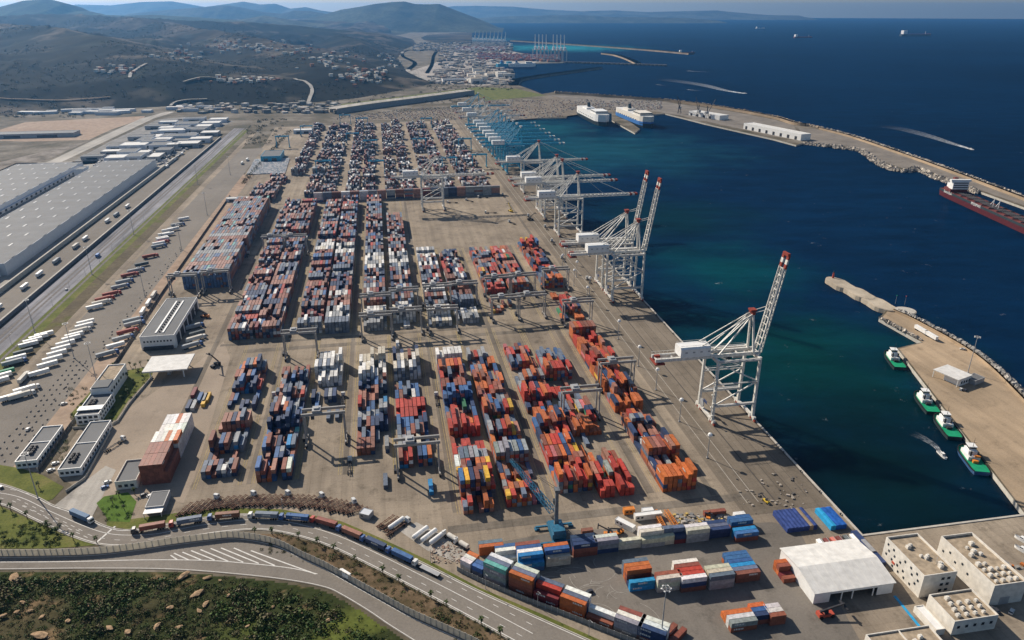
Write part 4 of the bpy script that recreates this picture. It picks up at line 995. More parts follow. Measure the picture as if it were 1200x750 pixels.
for y0, y1, z0, z1, nm, m in ((-.6, d * .48, he, hr, 'roof_slope', M_ROOFW), (d * .48, d + .6, hr, he, 'roof_slope', M_ROOFW)):
    mb = MB(); mb.add([(-.6, y0, z0), (w + .6, y0, z0), (w + .6, y1, z1), (-.6, y1, z1), (-.6, y0, z0 + .3), (w + .6, y0, z0 + .3), (w + .6, y1, z1 + .3), (-.6, y1, z1 + .3)], [(4, 5, 6, 7), (0, 1, 5, 4), (1, 2, 6, 5), (2, 3, 7, 6), (3, 0, 4, 7), (3, 2, 1, 0)])
    rs = mb.build(nm, m, t)
    for k in range(11):                                       # raised standing seams
        x = -.4 + k * (w + .8) / 10; mb = MB(); mb.beam((x, y0, z0 + .36), (x, y1, z1 + .36), .16, .10); mb.build('roof_seam', M_ROOFW, rs)
for x in (0.01, w - .31):
    mb = MB(); mb.add([(x, 0, he), (x, d, he), (x, d * .48, hr), (x + .3, 0, he), (x + .3, d, he), (x + .3, d * .48, hr)], [(0, 1, 2), (5, 4, 3), (0, 2, 5, 3), (1, 4, 5, 2)]); mb.build('gable', M_WHITE, t)

# ---- workshop with skylights
t = bld('workshop', 'white workshop with long skylights and open repair bays', 'building', 566, -200)
rf = shell(t, 26, 84, 11.5, M_WHITE, M_ROOFG, .35)
for x in (10, 15.5):
    mb = MB(); mb.box(x, x + 1.3, 6, 76, 11.15, 11.75); mb.build('skylight', M_WHITE, rf)
for k in range(14): roof_units(t, rf, [(13.2, 8 + k * 5)], 11.15, (.9, .9, .7), M_DARK)
for k in range(9): win_y(t, 0, 2.2 + k * 2.5, 3.6 + k * 2.5, 6, 7.4)
for k in range(6):
    mb = MB(); mb.box(26.02, 26.12, 5 + k * 13, 15 + k * 13, 0, 8.5); mb.build('bay_opening', M_DARK, t)
mb = MB(); mb.box(2, 24, -2.5, -.05, 0, 2.6); mb.build('lean_to', M_DARK, t)

# ---- fuel canopy
t = bld('fuel_canopy', 'flat white canopy on slim columns beside the palm garden', 'canopy', 508, -183)
mb = MB(); mb.box(0, 31, 0, 26, 7.2, 8.2); mb.build('canopy_roof', M_ROOFW, t)
for x in (4, 27):
    for y in (4, 22): mb = MB(); mb.box(x - .35, x + .35, y - .35, y + .35, 0, 7.2); mb.build('column', M_WHITE, t)
mb = MB(); mb.cbox((15, 13, .9), (2.4, 8, 1.6)); mb.build('pump_island', M_GREYM, t)

# ---- administration building, terraces
t = bld('administration_building', 'white two storey office with stepped roof terraces and planting', 'building', 452, -209)
r1 = shell(t, 14.5, 30, 7.2, M_WHITE, M_ROOFG, .9); r2 = shell(t, 12, 38, 10.5, M_WHITE, M_ROOFT, .8, y0=30.02)
mb = MB(); mb.box(-.5, 14.8, 5.5, 11, 7.3, 7.9); mb.build('roof_slab', M_WHITE, t); mb = MB(); mb.box(.8, 11.5, 30.6, 42, 9.8, 11.2); mb.build('roof_box', M_ROOFG, r2)
for k in range(6): roof_units(t, r1, [(4 + (k % 2) * 2.3, 15 + (k // 2) * 2.6)], 6.3, (1.6, 1.8, 1.3), M_DARK)
for fl in (1.2, 4.3):
    for k in range(4): win_y(t, 0, 1.4 + k * 3.3, 3.6 + k * 3.3, fl, fl + 1.8)
    for k in range(7): win_x(t, 14.5, 2 + k * 3.8, 4 + k * 3.8, fl, fl + 1.6, 1)
for k in range(6): win_x(t, 12, 33 + k * 5, 35.5 + k * 5, 5, 7, 1)
# ---- two low offices near the entrance
for (a, b, w_, d_, lab) in ((405, -226, 12, 40, 'low white office with dark roof units beside the truck park'), (392, -198, 12.5, 54, 'longer low white office with dark roof units near the entrance')):
    t = bld('gate_office', lab, 'building', a, b); rf = shell(t, w_, d_, 5.2, M_WHITE, M_ROOFG, .7)
    mb = MB(); mb.box(.4, w_ - .4, d_ * .52, d_ * .52 + .4, 4.5, 5.1); mb.build('roof_kerb', M_WHITE, rf)
    roof_units(t, rf, [(3.5 + (k % 2) * 2.4, 8 + (k // 2) * 2.6) for k in range(8)], 4.5, (1.5, 1.7, 1.3), M_DARK)
    for k in range(4): win_y(t, 0, 1 + k * 2.8, 2.8 + k * 2.8, 1.6, 3.2)
    for k in range(int(d_ / 4)): win_x(t, w_, 1.5 + k * 4, 3.7 + k * 4, 1.6, 3.2, 1)
t = bld('guard_house', 'small building with white parapet against the red container stack', 'building', 373, -161.5); rf = shell(t, 11.5, 22, 5.5, M_CREAM, M_ROOFG, .9)
for k in range(3): win_y(t, 0, 1.5 + k * 3.2, 3.4 + k * 3.2, 1.5, 3.2)
t = bld('hut', 'grey roofed hut with white porch by the lawn', 'building', 348, -139); shell(t, 9.5, 14, 4, M_GREYM, M_ROOFG, .2); mb = MB(); mb.box(0, 9.5, -4.5, -.05, 2.8, 3.1); mb.build('porch_roof', M_WHITE, t)
for x in (.3, 9): mb = MB(); mb.box(x - .15, x + .15, -4.3, -4, 0, 2.8); mb.build('porch_post', M_WHITE, t)

# ---- the long warehouses
def warehouse(name, label, a0, a1, b0, b1, h, bays, dock=None):
    t = bld(name, label, 'warehouse', a0, b0); w, d = b1 - b0, a1 - a0
    for xa, xb, ya, yb in ((0, w, 0, .4), (0, w, d - .4, d), (0, .4, .4, d - .4), (w - .4, w, .4, d - .4)):
        mb = MB(); mb.box(xa, xb, ya, yb, 0, h); mb.build('wall', M_WHW, t)
    n = bays; st = d / n
    for k in range(n):
        mb = MB(); y0, y1 = k * st + .05, (k + 1) * st - .05
        mb.add([(.4, y0, h - .5), (w - .4, y0, h - .5), (w - .4, y1, h - .5), (.4, y1, h - .5), (.4, (y0 + y1) / 2, h + .5), (w - .4, (y0 + y1) / 2, h + .5)], [(0, 1, 5, 4), (2, 3, 4, 5), (1, 2, 5), (3, 0, 4)])
        rf = mb.build('roof', M_ROOFG, t)
        for q in range(int(w / 18)):
            mb = MB(); mb.box(7 + q * 18, 9 + q * 18, (y0 + y1) / 2 + 2, (y0 + y1) / 2 + st * .3, h + .15, h + .45); mb.build('rooflight', M_RL, rf)
    if dock:
        for k in range(int(d / 16)): mb = MB(); mb.box(w + .02, w + .14, 5 + k * 16, 11 + k * 16, .8, 5.2); mb.build('dock_door', M_DARK, t)
        mb = MB(); mb.box(w + .02, w + 3.5, 2, d - 2, 5.6, 6.0); mb.build('dock_canopy', M_WHW, t)
    return t
M_RL = paint('rooflight_glazing', (0.30, 0.30, 0.30), .4, .1)
M_WHW = paint('warehouse_white', (0.55, 0.57, 0.60), .6, .06)
warehouse('warehouse', 'very long grey roofed warehouse with white wall beside the boundary wall', 778, 1346, -470, -386, 13, 14)
warehouse('warehouse', 'lower annexe end of the long warehouse with small windows', 560, 776, -475, -391, 10, 6)
warehouse('warehouse', 'grey roofed warehouse with dark loading docks facing the lane', 1000, 1345, -605, -503, 12, 9, True)
tb = bld('stair_block', 'small white stair block on the warehouse corner', 'building', 1262, -488); shell(tb, 14, 26, 15.5, M_WHW, M_ROOFG, .6)
# ---- industrial estate beyond
random.seed(11); k = 0
EXTRA = []
for ka in range(7):
    for kb in range(3):
        x_, y_ = W(1400 + ka * 62 + random.uniform(-8, 8), -488 + kb * 38 + random.uniform(-5, 5)); p_ = proj(x_, y_, 0); EXTRA.append((p_[0], p_[1], random.uniform(24, 42), random.uniform(30, 58), random.uniform(6, 10)))
for (px, py, w_, d_, h) in [(140, 176, 60, 50, 9), (165, 172, 60, 36, 10), (205, 174, 55, 45, 9), (196, 166, 70, 44, 11), (222, 168, 50, 40, 9), (150, 165, 60, 36, 8), (185, 158, 70, 40, 9), (215, 156, 60, 40, 9), (235, 160, 45, 40, 8), (205, 150, 70, 50, 9), (232, 149, 60, 44, 9),
                          (170, 152, 60, 30, 8), (186, 147, 50, 30, 8), (215, 143, 60, 36, 8), (118, 182, 50, 30, 7), (125, 176, 40, 26, 7), (245, 144, 50, 40, 8), (95, 188, 46, 24, 7)] + EXTRA:
    k += 1; x, y = G(px, py); a, b = toab(x, y)
    t = thing('industrial_hall', ['low industrial hall with grey roof in the estate beyond the warehouses', 'low industrial hall with white roof in the estate beyond the warehouses'][k % 2], 'building', (x, y, .06), AZ, 'industrial halls of the estate')
    shell(t, w_ * .8, d_ * .8, h, M_GREYM if k % 3 == 0 else M_WHW, M_ROOFG if k % 2 == 0 else M_ROOFW, .4, th=.6)
    win_y(t, 0, w_ * .2, w_ * .6, 1, h * .55)
    win_x(t, w_ * .8, d_ * .15, d_ * .6, 1, h * .5, 1)
def simple_hall(px, py, w_, d_, h, wall, roof, name, label, cat='building', rz=AZ, group=None):
    t = thing(name, label, cat, (*G(px, py), .06), rz, group); shell(t, w_, d_, h, wall, roof, .4, th=.6); win_y(t, 0, w_ * .15, w_ * .35, 0.5, h * .6); win_y(t, 0, w_ * .55, w_ * .8, .5, h * .6); return t
simple_hall(306, 190, 34, 60, 10, M_CYAN, M_ROOFG, 'customs_hall', 'grey roofed hall with blue walls beside the far container stacks')
simple_hall(344, 157, 40, 24, 8, M_WHW, M_ROOFW, 'customs_hall', 'white roofed hall among the far terminal stacks')
simple_hall(265, 237, 30, 10, 5, M_WHITE, M_ROOFW, 'site_office', 'long white cabin at the back corner of the depot block')
random.seed(19)
for k in range(26):
    px, py = random.uniform(10, 240), 0; py = 137 - px * .035 + random.uniform(-3.5, 2)
    x, y = G(px, py); t = thing('roadside_hall', 'low roadside shed at the foot of the hills', 'building', (x, y, .1), AZ + random.choice((0, .2, -.2)), 'roadside sheds at the foot of the hills')
    shell(t, random.uniform(20, 60), random.uniform(14, 26), random.uniform(5, 8), M_WHW, M_ROOFG if k % 2 else M_ROOFW, .3, th=.6)
simple_hall(-10, 163, 160, 40, 9, M_GREYM, M_ROOFG, 'field_hall', 'long low hall beside the bare brown field')
# long pale embankment building below the green bank
t = thing('embankment', 'long pale concrete embankment below the green bank', 'wall', (0, 0, 0)); em = pxpoly([(395, 134), (440, 127), (500, 119), (556, 111)])
P0 = smooth_line(em, 6)
mb = MB(); ribbon(mb, P0, 0, -1.0, 0, 14); mb.build('face', paint('embankment_face', (0.25, 0.25, 0.25), .9, .2), t); mb = MB(); ribbon(mb, P0, 34, 0, 14.1, 14.1); [None]
mb2 = MB(); A_, B_ = offset(P0, 0), offset(P0, 40)
for i in range(len(P0) - 1): mb2.add([(*A_[i], 14.2), (*A_[i + 1], 14.2), (*B_[i + 1], 14.2), (*B_[i], 14.2)], [(0, 1, 2, 3)])
mb2.build('top_slab', M_LIGHT, t)

# ---- tug pier office and breakwater halls
t = thing('pier_office', 'white office with overhanging flat roof on the tug pier', 'building', (*G(1124, 453), .12), R(28)); rf = shell(t, 13, 12, 5.6, M_WHITE, M_ROOFW, .3)
mb = MB(); mb.box(-3.5, 13.3, -.3, 19, 5.65, 6.2); mb.build('roof_slab', M_ROOFW, t)
for k in range(4): win_y(t, 0, 1.2 + k * 2.9, 2.8 + k * 2.9, 1.6, 3.6)
for x, y in ((-3, 0.2), (-3, 18.4), (12.6, 18.4)): mb = MB(); mb.box(x - .2, x + .2, y - .2, y + .2, 0, 5.65); mb.build('column', M_WHITE, t)
t = thing('pier_store', 'grey store behind the pier office', 'building', (*G(1142, 452), .12), R(28)); shell(t, 11, 8, 4, M_GREYM, M_ROOFG, .3)
def hall_oblique(p0, p1, depth, h, name, label, wall=M_WHITE, roof=M_ROOFW):
    (x0, y0), (x1, y1) = G(*p0), G(*p1); L = math.hypot(x1 - x0, y1 - y0); t = thing(name, label, 'building', (x0, y0, .15), math.atan2(y1 - y0, x1 - x0))
    shell(t, L, depth, h, wall, roof, .5, th=.6)
    for k in range(int(L / 22)): win_y(t, 0, 6 + k * 22, 13 + k * 22, .3, h * .55, mat=M_DARK)
    return t
hall_oblique((871, 151), (938, 165), 26, 13, 'breakwater_hall', 'long white hall near the end of the breakwater quay')
hall_oblique((807, 135), (843, 141), 30, 11, 'breakwater_hall', 'short white hall with dark doorways on the breakwater quay')

# ================================================================== ROADS AND VERGES
def strip(name, up, low, mat, z): return sheet(name, pxpoly(up) + pxpoly(low)[::-1], mat, z)
def sm_px(pts): return smooth_line(pxpoly(pts), 8)
r1_up = [(-60, 556), (0, 567), (40, 581), (62, 592), (85, 600), (105, 608), (125, 617), (150, 621), (195, 614), (260, 604), (310, 603), (370, 608), (400, 617), (440, 634), (500, 662), (560, 692), (640, 728), (705, 757)]
r1_lo = [(-60, 584), (0, 591), (40, 609), (80, 627), (110, 637), (140, 640), (180, 638), (230, 628), (290, 621), (330, 624), (380, 638), (430, 661), (500, 697), (560, 729), (615, 759)]
U1, L1 = sm_px(r1_up), sm_px(r1_lo)
sheet('port_road', U1 + L1[::-1], M_ROAD, 0.16)
strip('gate_road', [(62, 594), (92, 570), (124, 546)], [(108, 606), (122, 578), (136, 551)], M_LIGHT, 0.13)
r2_up = [(-60, 652), (0, 652), (100, 650), (160, 644), (200, 638), (240, 633), (270, 630), (300, 633), (328, 640), (352, 652), (380, 665), (400, 676), (425, 690), (450, 704), (483, 722), (530, 743), (560, 757), (572, 764)]
r2_lo = [(-60, 668), (0, 668), (100, 667), (200, 668), (280, 674), (340, 681), (380, 689), (400, 698), (430, 716), (455, 733), (485, 752), (500, 763)]
U2, L2 = sm_px(r2_up), sm_px(r2_lo)
sheet('highway', U2 + L2[::-1], M_ROAD, 0.16)
strip('road_verge', [(125, 598), (150, 609), (195, 603), (250, 595), (330, 597), (400, 611), (440, 628), (500, 656), (560, 688), (640, 722), (725, 760)],
      [(125, 616.5), (150, 620.5), (195, 613.5), (260, 603.5), (310, 602.5), (370, 607.5), (400, 616.5), (440, 633), (500, 661.5), (560, 691.5), (640, 727.5), (704, 757)], M_GRASS, 0.12)
sheet('corner_lawn', pxpoly([(113, 590), (122, 582), (150, 577), (160, 588), (152, 612), (128, 611)]), M_LAWN, 0.15)
sheet('roundabout_grass', pxpoly([(-60, 532), (0, 545), (25, 549), (50, 557), (75, 571), (62, 585), (47, 590), (25, 576), (0, 566), (-60, 553)]), M_GRASS, 0.14)
sheet('slope_grass', pxpoly([(-60, 586), (0, 593), (40, 611), (80, 629), (112, 639), (60, 643), (0, 643), (-60, 643)]), M_GRASS, 0.14)
sheet('median_soil', pxpoly([(300, 626), (330, 626), (380, 640), (430, 663), (500, 699), (560, 731), (612, 760), (570, 760), (530, 742), (483, 721), (450, 703), (425, 689), (400, 675), (380, 664), (352, 651), (328, 639), (306, 632)]), M_SCRUB, 0.14)
sheet('palm_garden', pxpoly([(83, 485), (112, 452), (150, 434), (182, 428), (178, 440), (150, 470), (136, 492), (92, 500)]), M_GRASS, 0.10)
# markings
def marking(line, d0, d1, z=.20, dash=None):
    mb = MB(); pts = resample(line, 1.5)
    if dash is None: ribbon(mb, pts, d0, d1, z)
    else:
        on, off = dash; i = 0
        while i + on < len(pts): ribbon(mb, pts[i:i + on + 1], d0, d1, z); i += on + off
    return tag(mb.build('road_line', M_MARK), kind='structure')
marking(U1, -.9, -.55); marking(L1, .55, .95); marking(L1, 8.0, 8.35); marking(L1, 4.2, 4.45, dash=(2, 4)); marking(L1, 12, 12.25, dash=(2, 4))
marking(L2, .5, .8); marking(U2, -1.2, -.9)
mb = MB()
for (x0, y0), (x1, y1) in zip([(0, 255), (20, 243), (70, 237), (120, 228), (175, 222), (235, 215), (295, 212), (370, 212), (470, 228)], [(38, 280), (105, 282), (178, 282), (258, 283), (337, 290), (425, 295), (517, 303), (610, 315), (850, 365)]):
    p, q = G(200 + x0 / 5, 600 + y0 / 5), G(200 + x1 / 5, 600 + y1 / 5); ribbon(mb, [p, q], -.32, .32, .20)
tag(mb.build('hatched_marking', M_MARK), kind='structure')
mb = MB(); ribbon(mb, sm_px([(0, 659), (80, 658.5), (165, 656.5), (240, 657), (290, 660.5), (340, 666), (372, 673)]), -.2, .25, .196); tag(mb.build('road_line', M_MARK), kind='structure')
mb = MB(); ribbon(mb, [G(112, 637), G(135, 617)], -.5, .5, .2); tag(mb.build('stop_line', M_MARK), kind='structure')
mb = MB()
for k in range(9):
    for j in range(2):
        p = G(20 + k * 9 + j * 6, 585 + k * 4.4 + j * 8); ribbon(mb, [p, (p[0] + 2.8, p[1] - 1.4)], -.14, .14, .2)
tag(mb.build('lane_arrows', M_MARK), kind='structure')
# kerbs
for ln, d0, d1 in ((U1, 0, .4), (L1, -.4, 0)):
    mb = MB(); A_, B_ = offset(ln, d0), offset(ln, d1)
    for i in range(len(ln) - 1):
        mb.add([(*A_[i], .0), (*A_[i + 1], .0), (*B_[i + 1], .0), (*B_[i], .0), (*A_[i], .28), (*A_[i + 1], .28), (*B_[i + 1], .28), (*B_[i], .28)], [(4, 5, 6, 7), (0, 1, 5, 4), (2, 3, 7, 6)])
    tag(mb.build('kerb', M_KERB), kind='structure')

def translucent(name, c):
    m, n, l, b = new_mat(name); v = yardvec(n, l); f = noise(n, l, v, .4, 4); r = ramp(n, [(.3, tuple(x * .85 for x in c)), (.7, c)]); l.new(f, r.inputs[0]); l.new(r.outputs[0], b.inputs['Base Color']); b.inputs['Roughness'].default_value = .5
    t = n.new('ShaderNodeBsdfTranslucent'); l.new(r.outputs[0], t.inputs[0]); mx = n.new('ShaderNodeMixShader'); mx.inputs[0].default_value = .55; l.new(b.outputs[0], mx.inputs[1]); l.new(t.outputs[0], mx.inputs[2]); l.new(mx.outputs[0], n['Material Output'].inputs['Surface']); return m
M_ACRYL = translucent('noise_screen', (.70, .66, .58))
# ---- panel wall along the highway, one object per panel
def panel_fence(name, label, line, step, h, th, mat, post_mat, cat, lean=0.0):
    pts = resample(line, step); x0, y0 = pts[0]; t = thing(name, label, cat, (x0, y0, .1))
    mb = MB(); mb.box(-step / 2 + .08, step / 2 - .08, -th / 2, th / 2, 0, h); o = mb.build('panel', mat, t); me = o.data; bpy.data.objects.remove(o)
    mb = MB(); mb.box(-.16, .16, -th / 2 - .1, th / 2 + .1, 0, h + .15); o = mb.build('post', post_mat, t); mp = o.data; bpy.data.objects.remove(o)
    for (xa, ya), (xb, yb) in zip(pts, pts[1:]):
        rz = math.atan2(yb - ya, xb - xa)
        o = bpy.data.objects.new('panel', me); COL.objects.link(o); o.parent = t; o.location = ((xa + xb) / 2 - x0, (ya + yb) / 2 - y0, 0); o.rotation_euler = (0, 0, rz)
        p = bpy.data.objects.new('post', mp); COL.objects.link(p); p.parent = t; p.location = (xa - x0, ya - y0, 0); p.rotation_euler = (0, 0, rz)
    return t
panel_fence('panel_wall', 'long pale concrete panel wall between the highway and the port road', U2, 3.0, 4.0, .12, M_ACRYL, M_KERB, 'wall')
panel_fence('yard_fence', 'grey panel fence between the road verge and the slanting container line', FENCE, 3.0, 2.6, .08, paint('fence_panel', (0.22, 0.22, 0.21), .7, .2), M_GREYM, 'fence')
panel_fence('yard_fence', 'dark boundary fence between the brown verge and the yard', [W(400, -212.5), W(560, -213), W(700, -217), W(1100, -223)], 6.0, 2.4, .1, paint('fence_dark', (0.10, 0.095, 0.09), .8, .2), M_GREYM, 'fence')
t = panel_fence('garden_wall', 'low pale wall round the palm garden', [G(*p) for p in ((86, 503), (137, 497), (152, 474), (180, 441))], 4.0, 1.6, .25, M_PANEL, M_PANEL, 'wall')
panel_fence('entrance_wall', 'low wall beside the entrance offices', [G(*p) for p in ((78, 577), (100, 562), (130, 506))], 4.0, 1.6, .3, M_PANEL, M_PANEL, 'wall')
# concrete blocks lining the truck park (each a block)
bmesh_block = None; random.seed(5); blks = []
for k in range(64):
    a = 430 + k * 6.6; b = -232 + random.uniform(-1.2, 1.2) - (4 if k % 3 == 0 else 0); blks.append((a, b))
for k in range(60): blks.append((408 + (k // 3) * 7.6 + random.uniform(-.8, .8), -237 - (k % 3) * 4.6 + random.uniform(-.5, .5)))
mb = MB(); mb.add([(-.8, -.4, 0), (.8, -.4, 0), (.8, .4, 0), (-.8, .4, 0), (-.7, -.2, .75), (.7, -.2, .75), (.7, .2, .75), (-.7, .2, .75)], [(4, 5, 6, 7), (0, 1, 5, 4), (1, 2, 6, 5), (2, 3, 7, 6), (3, 0, 4, 7)])
blk0 = mb.build('concrete_barrier', paint('barrier_concrete', (0.24, 0.22, 0.20), .9, .2))
tag(blk0, 'squat concrete barrier block on the edge of the truck park', 'barrier', 'barrier blocks round the truck park')
for i, (a, b) in enumerate(blks): place(blk0, i > 0, (*W(a, b), .07), AZ + R(90) + random.uniform(-.3, .3))

# ================================================================== PLANTS
def shrub_mass(name, spots, leaves, cols, label, seed=3, mat=None):
    """spots: x, y, z, radius, height; many small leaf faces through each crown's volume"""
    r = np.random.default_rng(seed); S = np.array(spots); n = len(S); m = leaves
    u = r.normal(size=(n, m, 3)); u /= np.linalg.norm(u, axis=2, keepdims=True); u[..., 2] = np.abs(u[..., 2]) * 1.0 - .08
    rad = r.uniform(.45, 1.05, (n, m, 1)) ** .6; lump = 1 + .25 * np.sin(u[..., :1] * 5 + r.uniform(0, 6, (n, 1, 1))) * np.cos(u[..., 1:2] * 4 + r.uniform(0, 6, (n, 1, 1)))
    ctr = S[:, None, :3] + u * rad * lump * np.stack([S[:, 3], S[:, 3], S[:, 4]], 1)[:, None]
    sz = (S[:, 3][:, None, None] * r.uniform(.22, .42, (n, m, 1)))
    nrm = u + r.normal(size=(n, m, 3)) * .55; nrm /= np.linalg.norm(nrm, axis=2, keepdims=True)
    t1 = np.cross(nrm, r.normal(size=(n, m, 3))); t1 /= np.linalg.norm(t1, axis=2, keepdims=True); t2 = np.cross(nrm, t1)
    V = np.stack([ctr - t1 * sz * .5, ctr + t2 * sz * .42, ctr + t1 * sz * .55, ctr - t2 * sz * .38], 2).reshape(-1, 3)
    Fc = np.arange(n * m * 4).reshape(-1, 4)
    ci = r.integers(0, len(cols), n); base = np.array(cols)[ci][:, None] * r.uniform(.7, 1.35, (n, m, 1)) * r.uniform(.8, 1.2, (n, 1, 1))
    Cc = np.ones((n * m, 4, 4), np.float32); Cc[..., :3] = base.reshape(-1, 1, 3)
    me = bpy.data.meshes.new(name); me.from_pydata(V.tolist(), [], Fc.tolist()); me.update()
    a = me.color_attributes.new('Col', 'FLOAT_COLOR', 'CORNER'); a.data.foreach_set('color', Cc.reshape(-1)); me.materials.append(mat or M_LEAF)
    o = bpy.data.objects.new(name, me); COL.objects.link(o); return tag(o, label, 'shrubs', kind='stuff')
GREENS = [(0.028, 0.058, 0.012), (0.045, 0.088, 0.017), (0.068, 0.108, 0.022), (0.07, 0.082, 0.026), (0.10, 0.095, 0.036), (0.12, 0.095, 0.05)]
# hillside below the highway: uneven ground + dense scrub
gx, gy = np.meshgrid(np.linspace(-300, 10, 190), np.linspace(200, 352, 110))
L2a = np.array(L2)
def side_dist(x, y):
    best = np.full(x.shape, 1e9); sg = np.zeros(x.shape)
    for (x0, y0), (x1, y1) in zip(L2[:-1], L2[1:]):
        dx, dy = x1 - x0, y1 - y0; tt = np.clip(((x - x0) * dx + (y - y0) * dy) / (dx * dx + dy * dy), 0, 1)
        d = np.hypot(x - x0 - tt * dx, y - y0 - tt * dy); s = np.sign(dx * (y - y0) - dy * (x - x0)); m_ = d < best; best = np.where(m_, d, best); sg = np.where(m_, s, sg)
    return best * -sg
def slope_h(x, y):
    d = side_dist(x, y); return np.where(d > 1.2, .15 + np.minimum(1, d / 25) * (5.5 * fbm(x, y, 34, 4, 77) - .6 + d * .02), -1.0)
gz = slope_h(gx, gy)
nn = fbm(gx, gy, 30, 4, 88); n5 = fbm(gx, gy, 9, 3, 89); cc = np.ones(gx.shape + (4,))
g = lerp((0.036, 0.046, 0.016), (0.075, 0.066, 0.034), sm(nn, .48, .68)); g = lerp(g, (0.24, 0.16, 0.09), sm(n5, .66, .76) * .7)
gp = sm(gx, -135, -95) * sm(-gy, -285, -262); g = lerp(g, (0.11, 0.13, 0.03), gp * sm(nn, .35, .5)); cc[..., :3] = g
tag(grid_mesh('scrub_slope', gx, gy, gz, attr_mat('slope_soil', .95, .4, .5, spec=.05), cc), kind='structure')
random.seed(21); sp = []; dense = []
xs = rng.uniform(-290, -20, 15000); ys = rng.uniform(205, 350, 15000); d_ = side_dist(xs, ys); nz = fbm(xs, ys, 30, 4, 88); hz2 = slope_h(xs, ys)
for x, y, d, q, h in zip(xs, ys, d_, nz, hz2):
    if d < 2.5: continue
    patch = (x > -115 and y < 268)
    if random.random() > (1.0 - max(0, (q - .58)) * 2.2) * (.35 if patch else 1) * (.45 if d < 9 else 1): continue
    r_ = random.uniform(.5, 1.7) if d < 9 else random.uniform(.8, 2.7) * (1.35 if q < .47 else .7); sp.append((x, y, h - .15, r_, r_ * random.uniform(.6, .95)))
px_ok = [s for s in sp if -40 < proj(s[0], s[1], s[2])[0] < 560 and proj(s[0], s[1], s[2])[1] < 775]
shrub_mass('scrub', px_ok, 42, GREENS, 'dark green and brown scrub covering the slope below the highway')
# bushes of the median, verge and gardens
sp = []
md = resample(L1[len(L1) // 2 - 8:], 1.2); ud = resample(U2[len(U2) // 2 - 4:], 1.2)
for p in md:
    if proj(*p, 0)[0] > 318:
        if random.random() < .85: sp.append((p[0] + random.uniform(.2, 1), p[1] - random.uniform(.8, 2.6), .15, random.uniform(.5, 1.1), random.uniform(.4, .9)))
        for q in range(2):
            if random.random() < .8: sp.append((p[0] + random.uniform(-1, 1), p[1] - random.uniform(2.5, 16), .15, random.uniform(.4, 1.3), random.uniform(.4, 1.0)))
def off_road(s):
    return True
uu = np.array(ud)
sp = [s for s in sp if np.min(np.hypot(uu[:, 0] - s[0], uu[:, 1] - s[1])) > 1.2 and side_dist(np.array([s[0]]), np.array([s[1]]))[0] < -9]
for k in range(5): x, y = G(*[(515, 722), (537, 733), (522, 727), (560, 748), (390, 655)][k]); sp.append((x, y, .15, 2.4, 2.0))
shrub_mass('median_bushes', sp, 50, GREENS[:5] + [(0.14, 0.11, 0.04)], 'low bushes on the strip between the panel wall and the port road', 5)
sp = []
for k in range(150):
    t_ = random.random(); px_, py_ = random.choice([(random.uniform(92, 134), random.uniform(470, 497)), (random.uniform(120, 178), random.uniform(434, 470)), (random.uniform(82, 112), random.uniform(455, 492))])
    x, y = G(px_, py_); a, b = toab(x, y)
    if (450 < a < 521 and -210 < b < -193.5) or b > -178: continue
    sp.append((x, y, .1, random.uniform(.7, 1.7), random.uniform(.7, 1.6)))
for k in range(26): x, y = G(random.uniform(120, 158), random.uniform(585, 610)); sp.append((x, y, .15, random.uniform(.6, 1.3), random.uniform(.8, 1.5)))
for k in range(30): x, y = G(random.uniform(60, 80), random.uniform(512, 540)); a, b = toab(x, y); sp.append((x, y, .1, random.uniform(.6, 1.2), random.uniform(.8, 1.4))) if b > -212.5 and b < -199.5 else None
for k in range(90): x, y = G(random.uniform(-10, 70), random.uniform(615, 641)); sp.append((x, y, .15, random.uniform(.6, 2.0), random.uniform(.5, 1.4)))
shrub_mass('garden_bushes', sp, 55, [(0.035, 0.075, 0.014), (0.06, 0.10, 0.02), (0.10, 0.13, 0.025), (0.03, 0.05, 0.012)], 'green bushes planted round the offices and road corner', 8)

# palms
def palm(label, h, group, seed):
    t = thing('palm_tree', label, 'palm tree', group=group); rr = random.Random(seed); mb = MB(); p = Vector((0, 0, 0)); k = 5
    for i in range(k):
        q = p + Vector((rr.uniform(-.15, .15), rr.uniform(-.15, .15), h / k)); mb.tube(p, q, .30 - .03 * i, .27 - .03 * i, n=7, caps=False); p = q
    mb.build('trunk', M_WOOD, t); mb = MB(); cols = [(0.035, 0.06, 0.014), (0.05, 0.08, 0.02), (0.075, 0.085, 0.025)]
    for i in range(22):
        az = i * 2.4 + rr.uniform(-.2, .2); el = rr.uniform(-.3, 1.1); L = rr.uniform(1.9, 2.8); c = rr.choice(cols); prev = p; pw = .22
        for s_ in range(4):
            e2 = el - s_ * .45; q = prev + Vector((math.cos(az) * math.cos(e2), math.sin(az) * math.cos(e2), math.sin(e2))) * (L / 4); side = Vector((-math.sin(az), math.cos(az), 0)); w2 = (.36, .34, .24, .03)[s_]
            dz = Vector((0, 0, -.14))
            mb.add([prev - side * pw + dz, prev, q, q - side * w2 + dz], [(0, 1, 2, 3)], c); mb.add([prev, prev + side * pw + dz, q + side * w2 + dz, q], [(0, 1, 2, 3)], c); prev = q; pw = w2
    mb.build('crown', M_LEAF, t); return t
pa = palm('palm', 5.2, None, 4); pu = 0
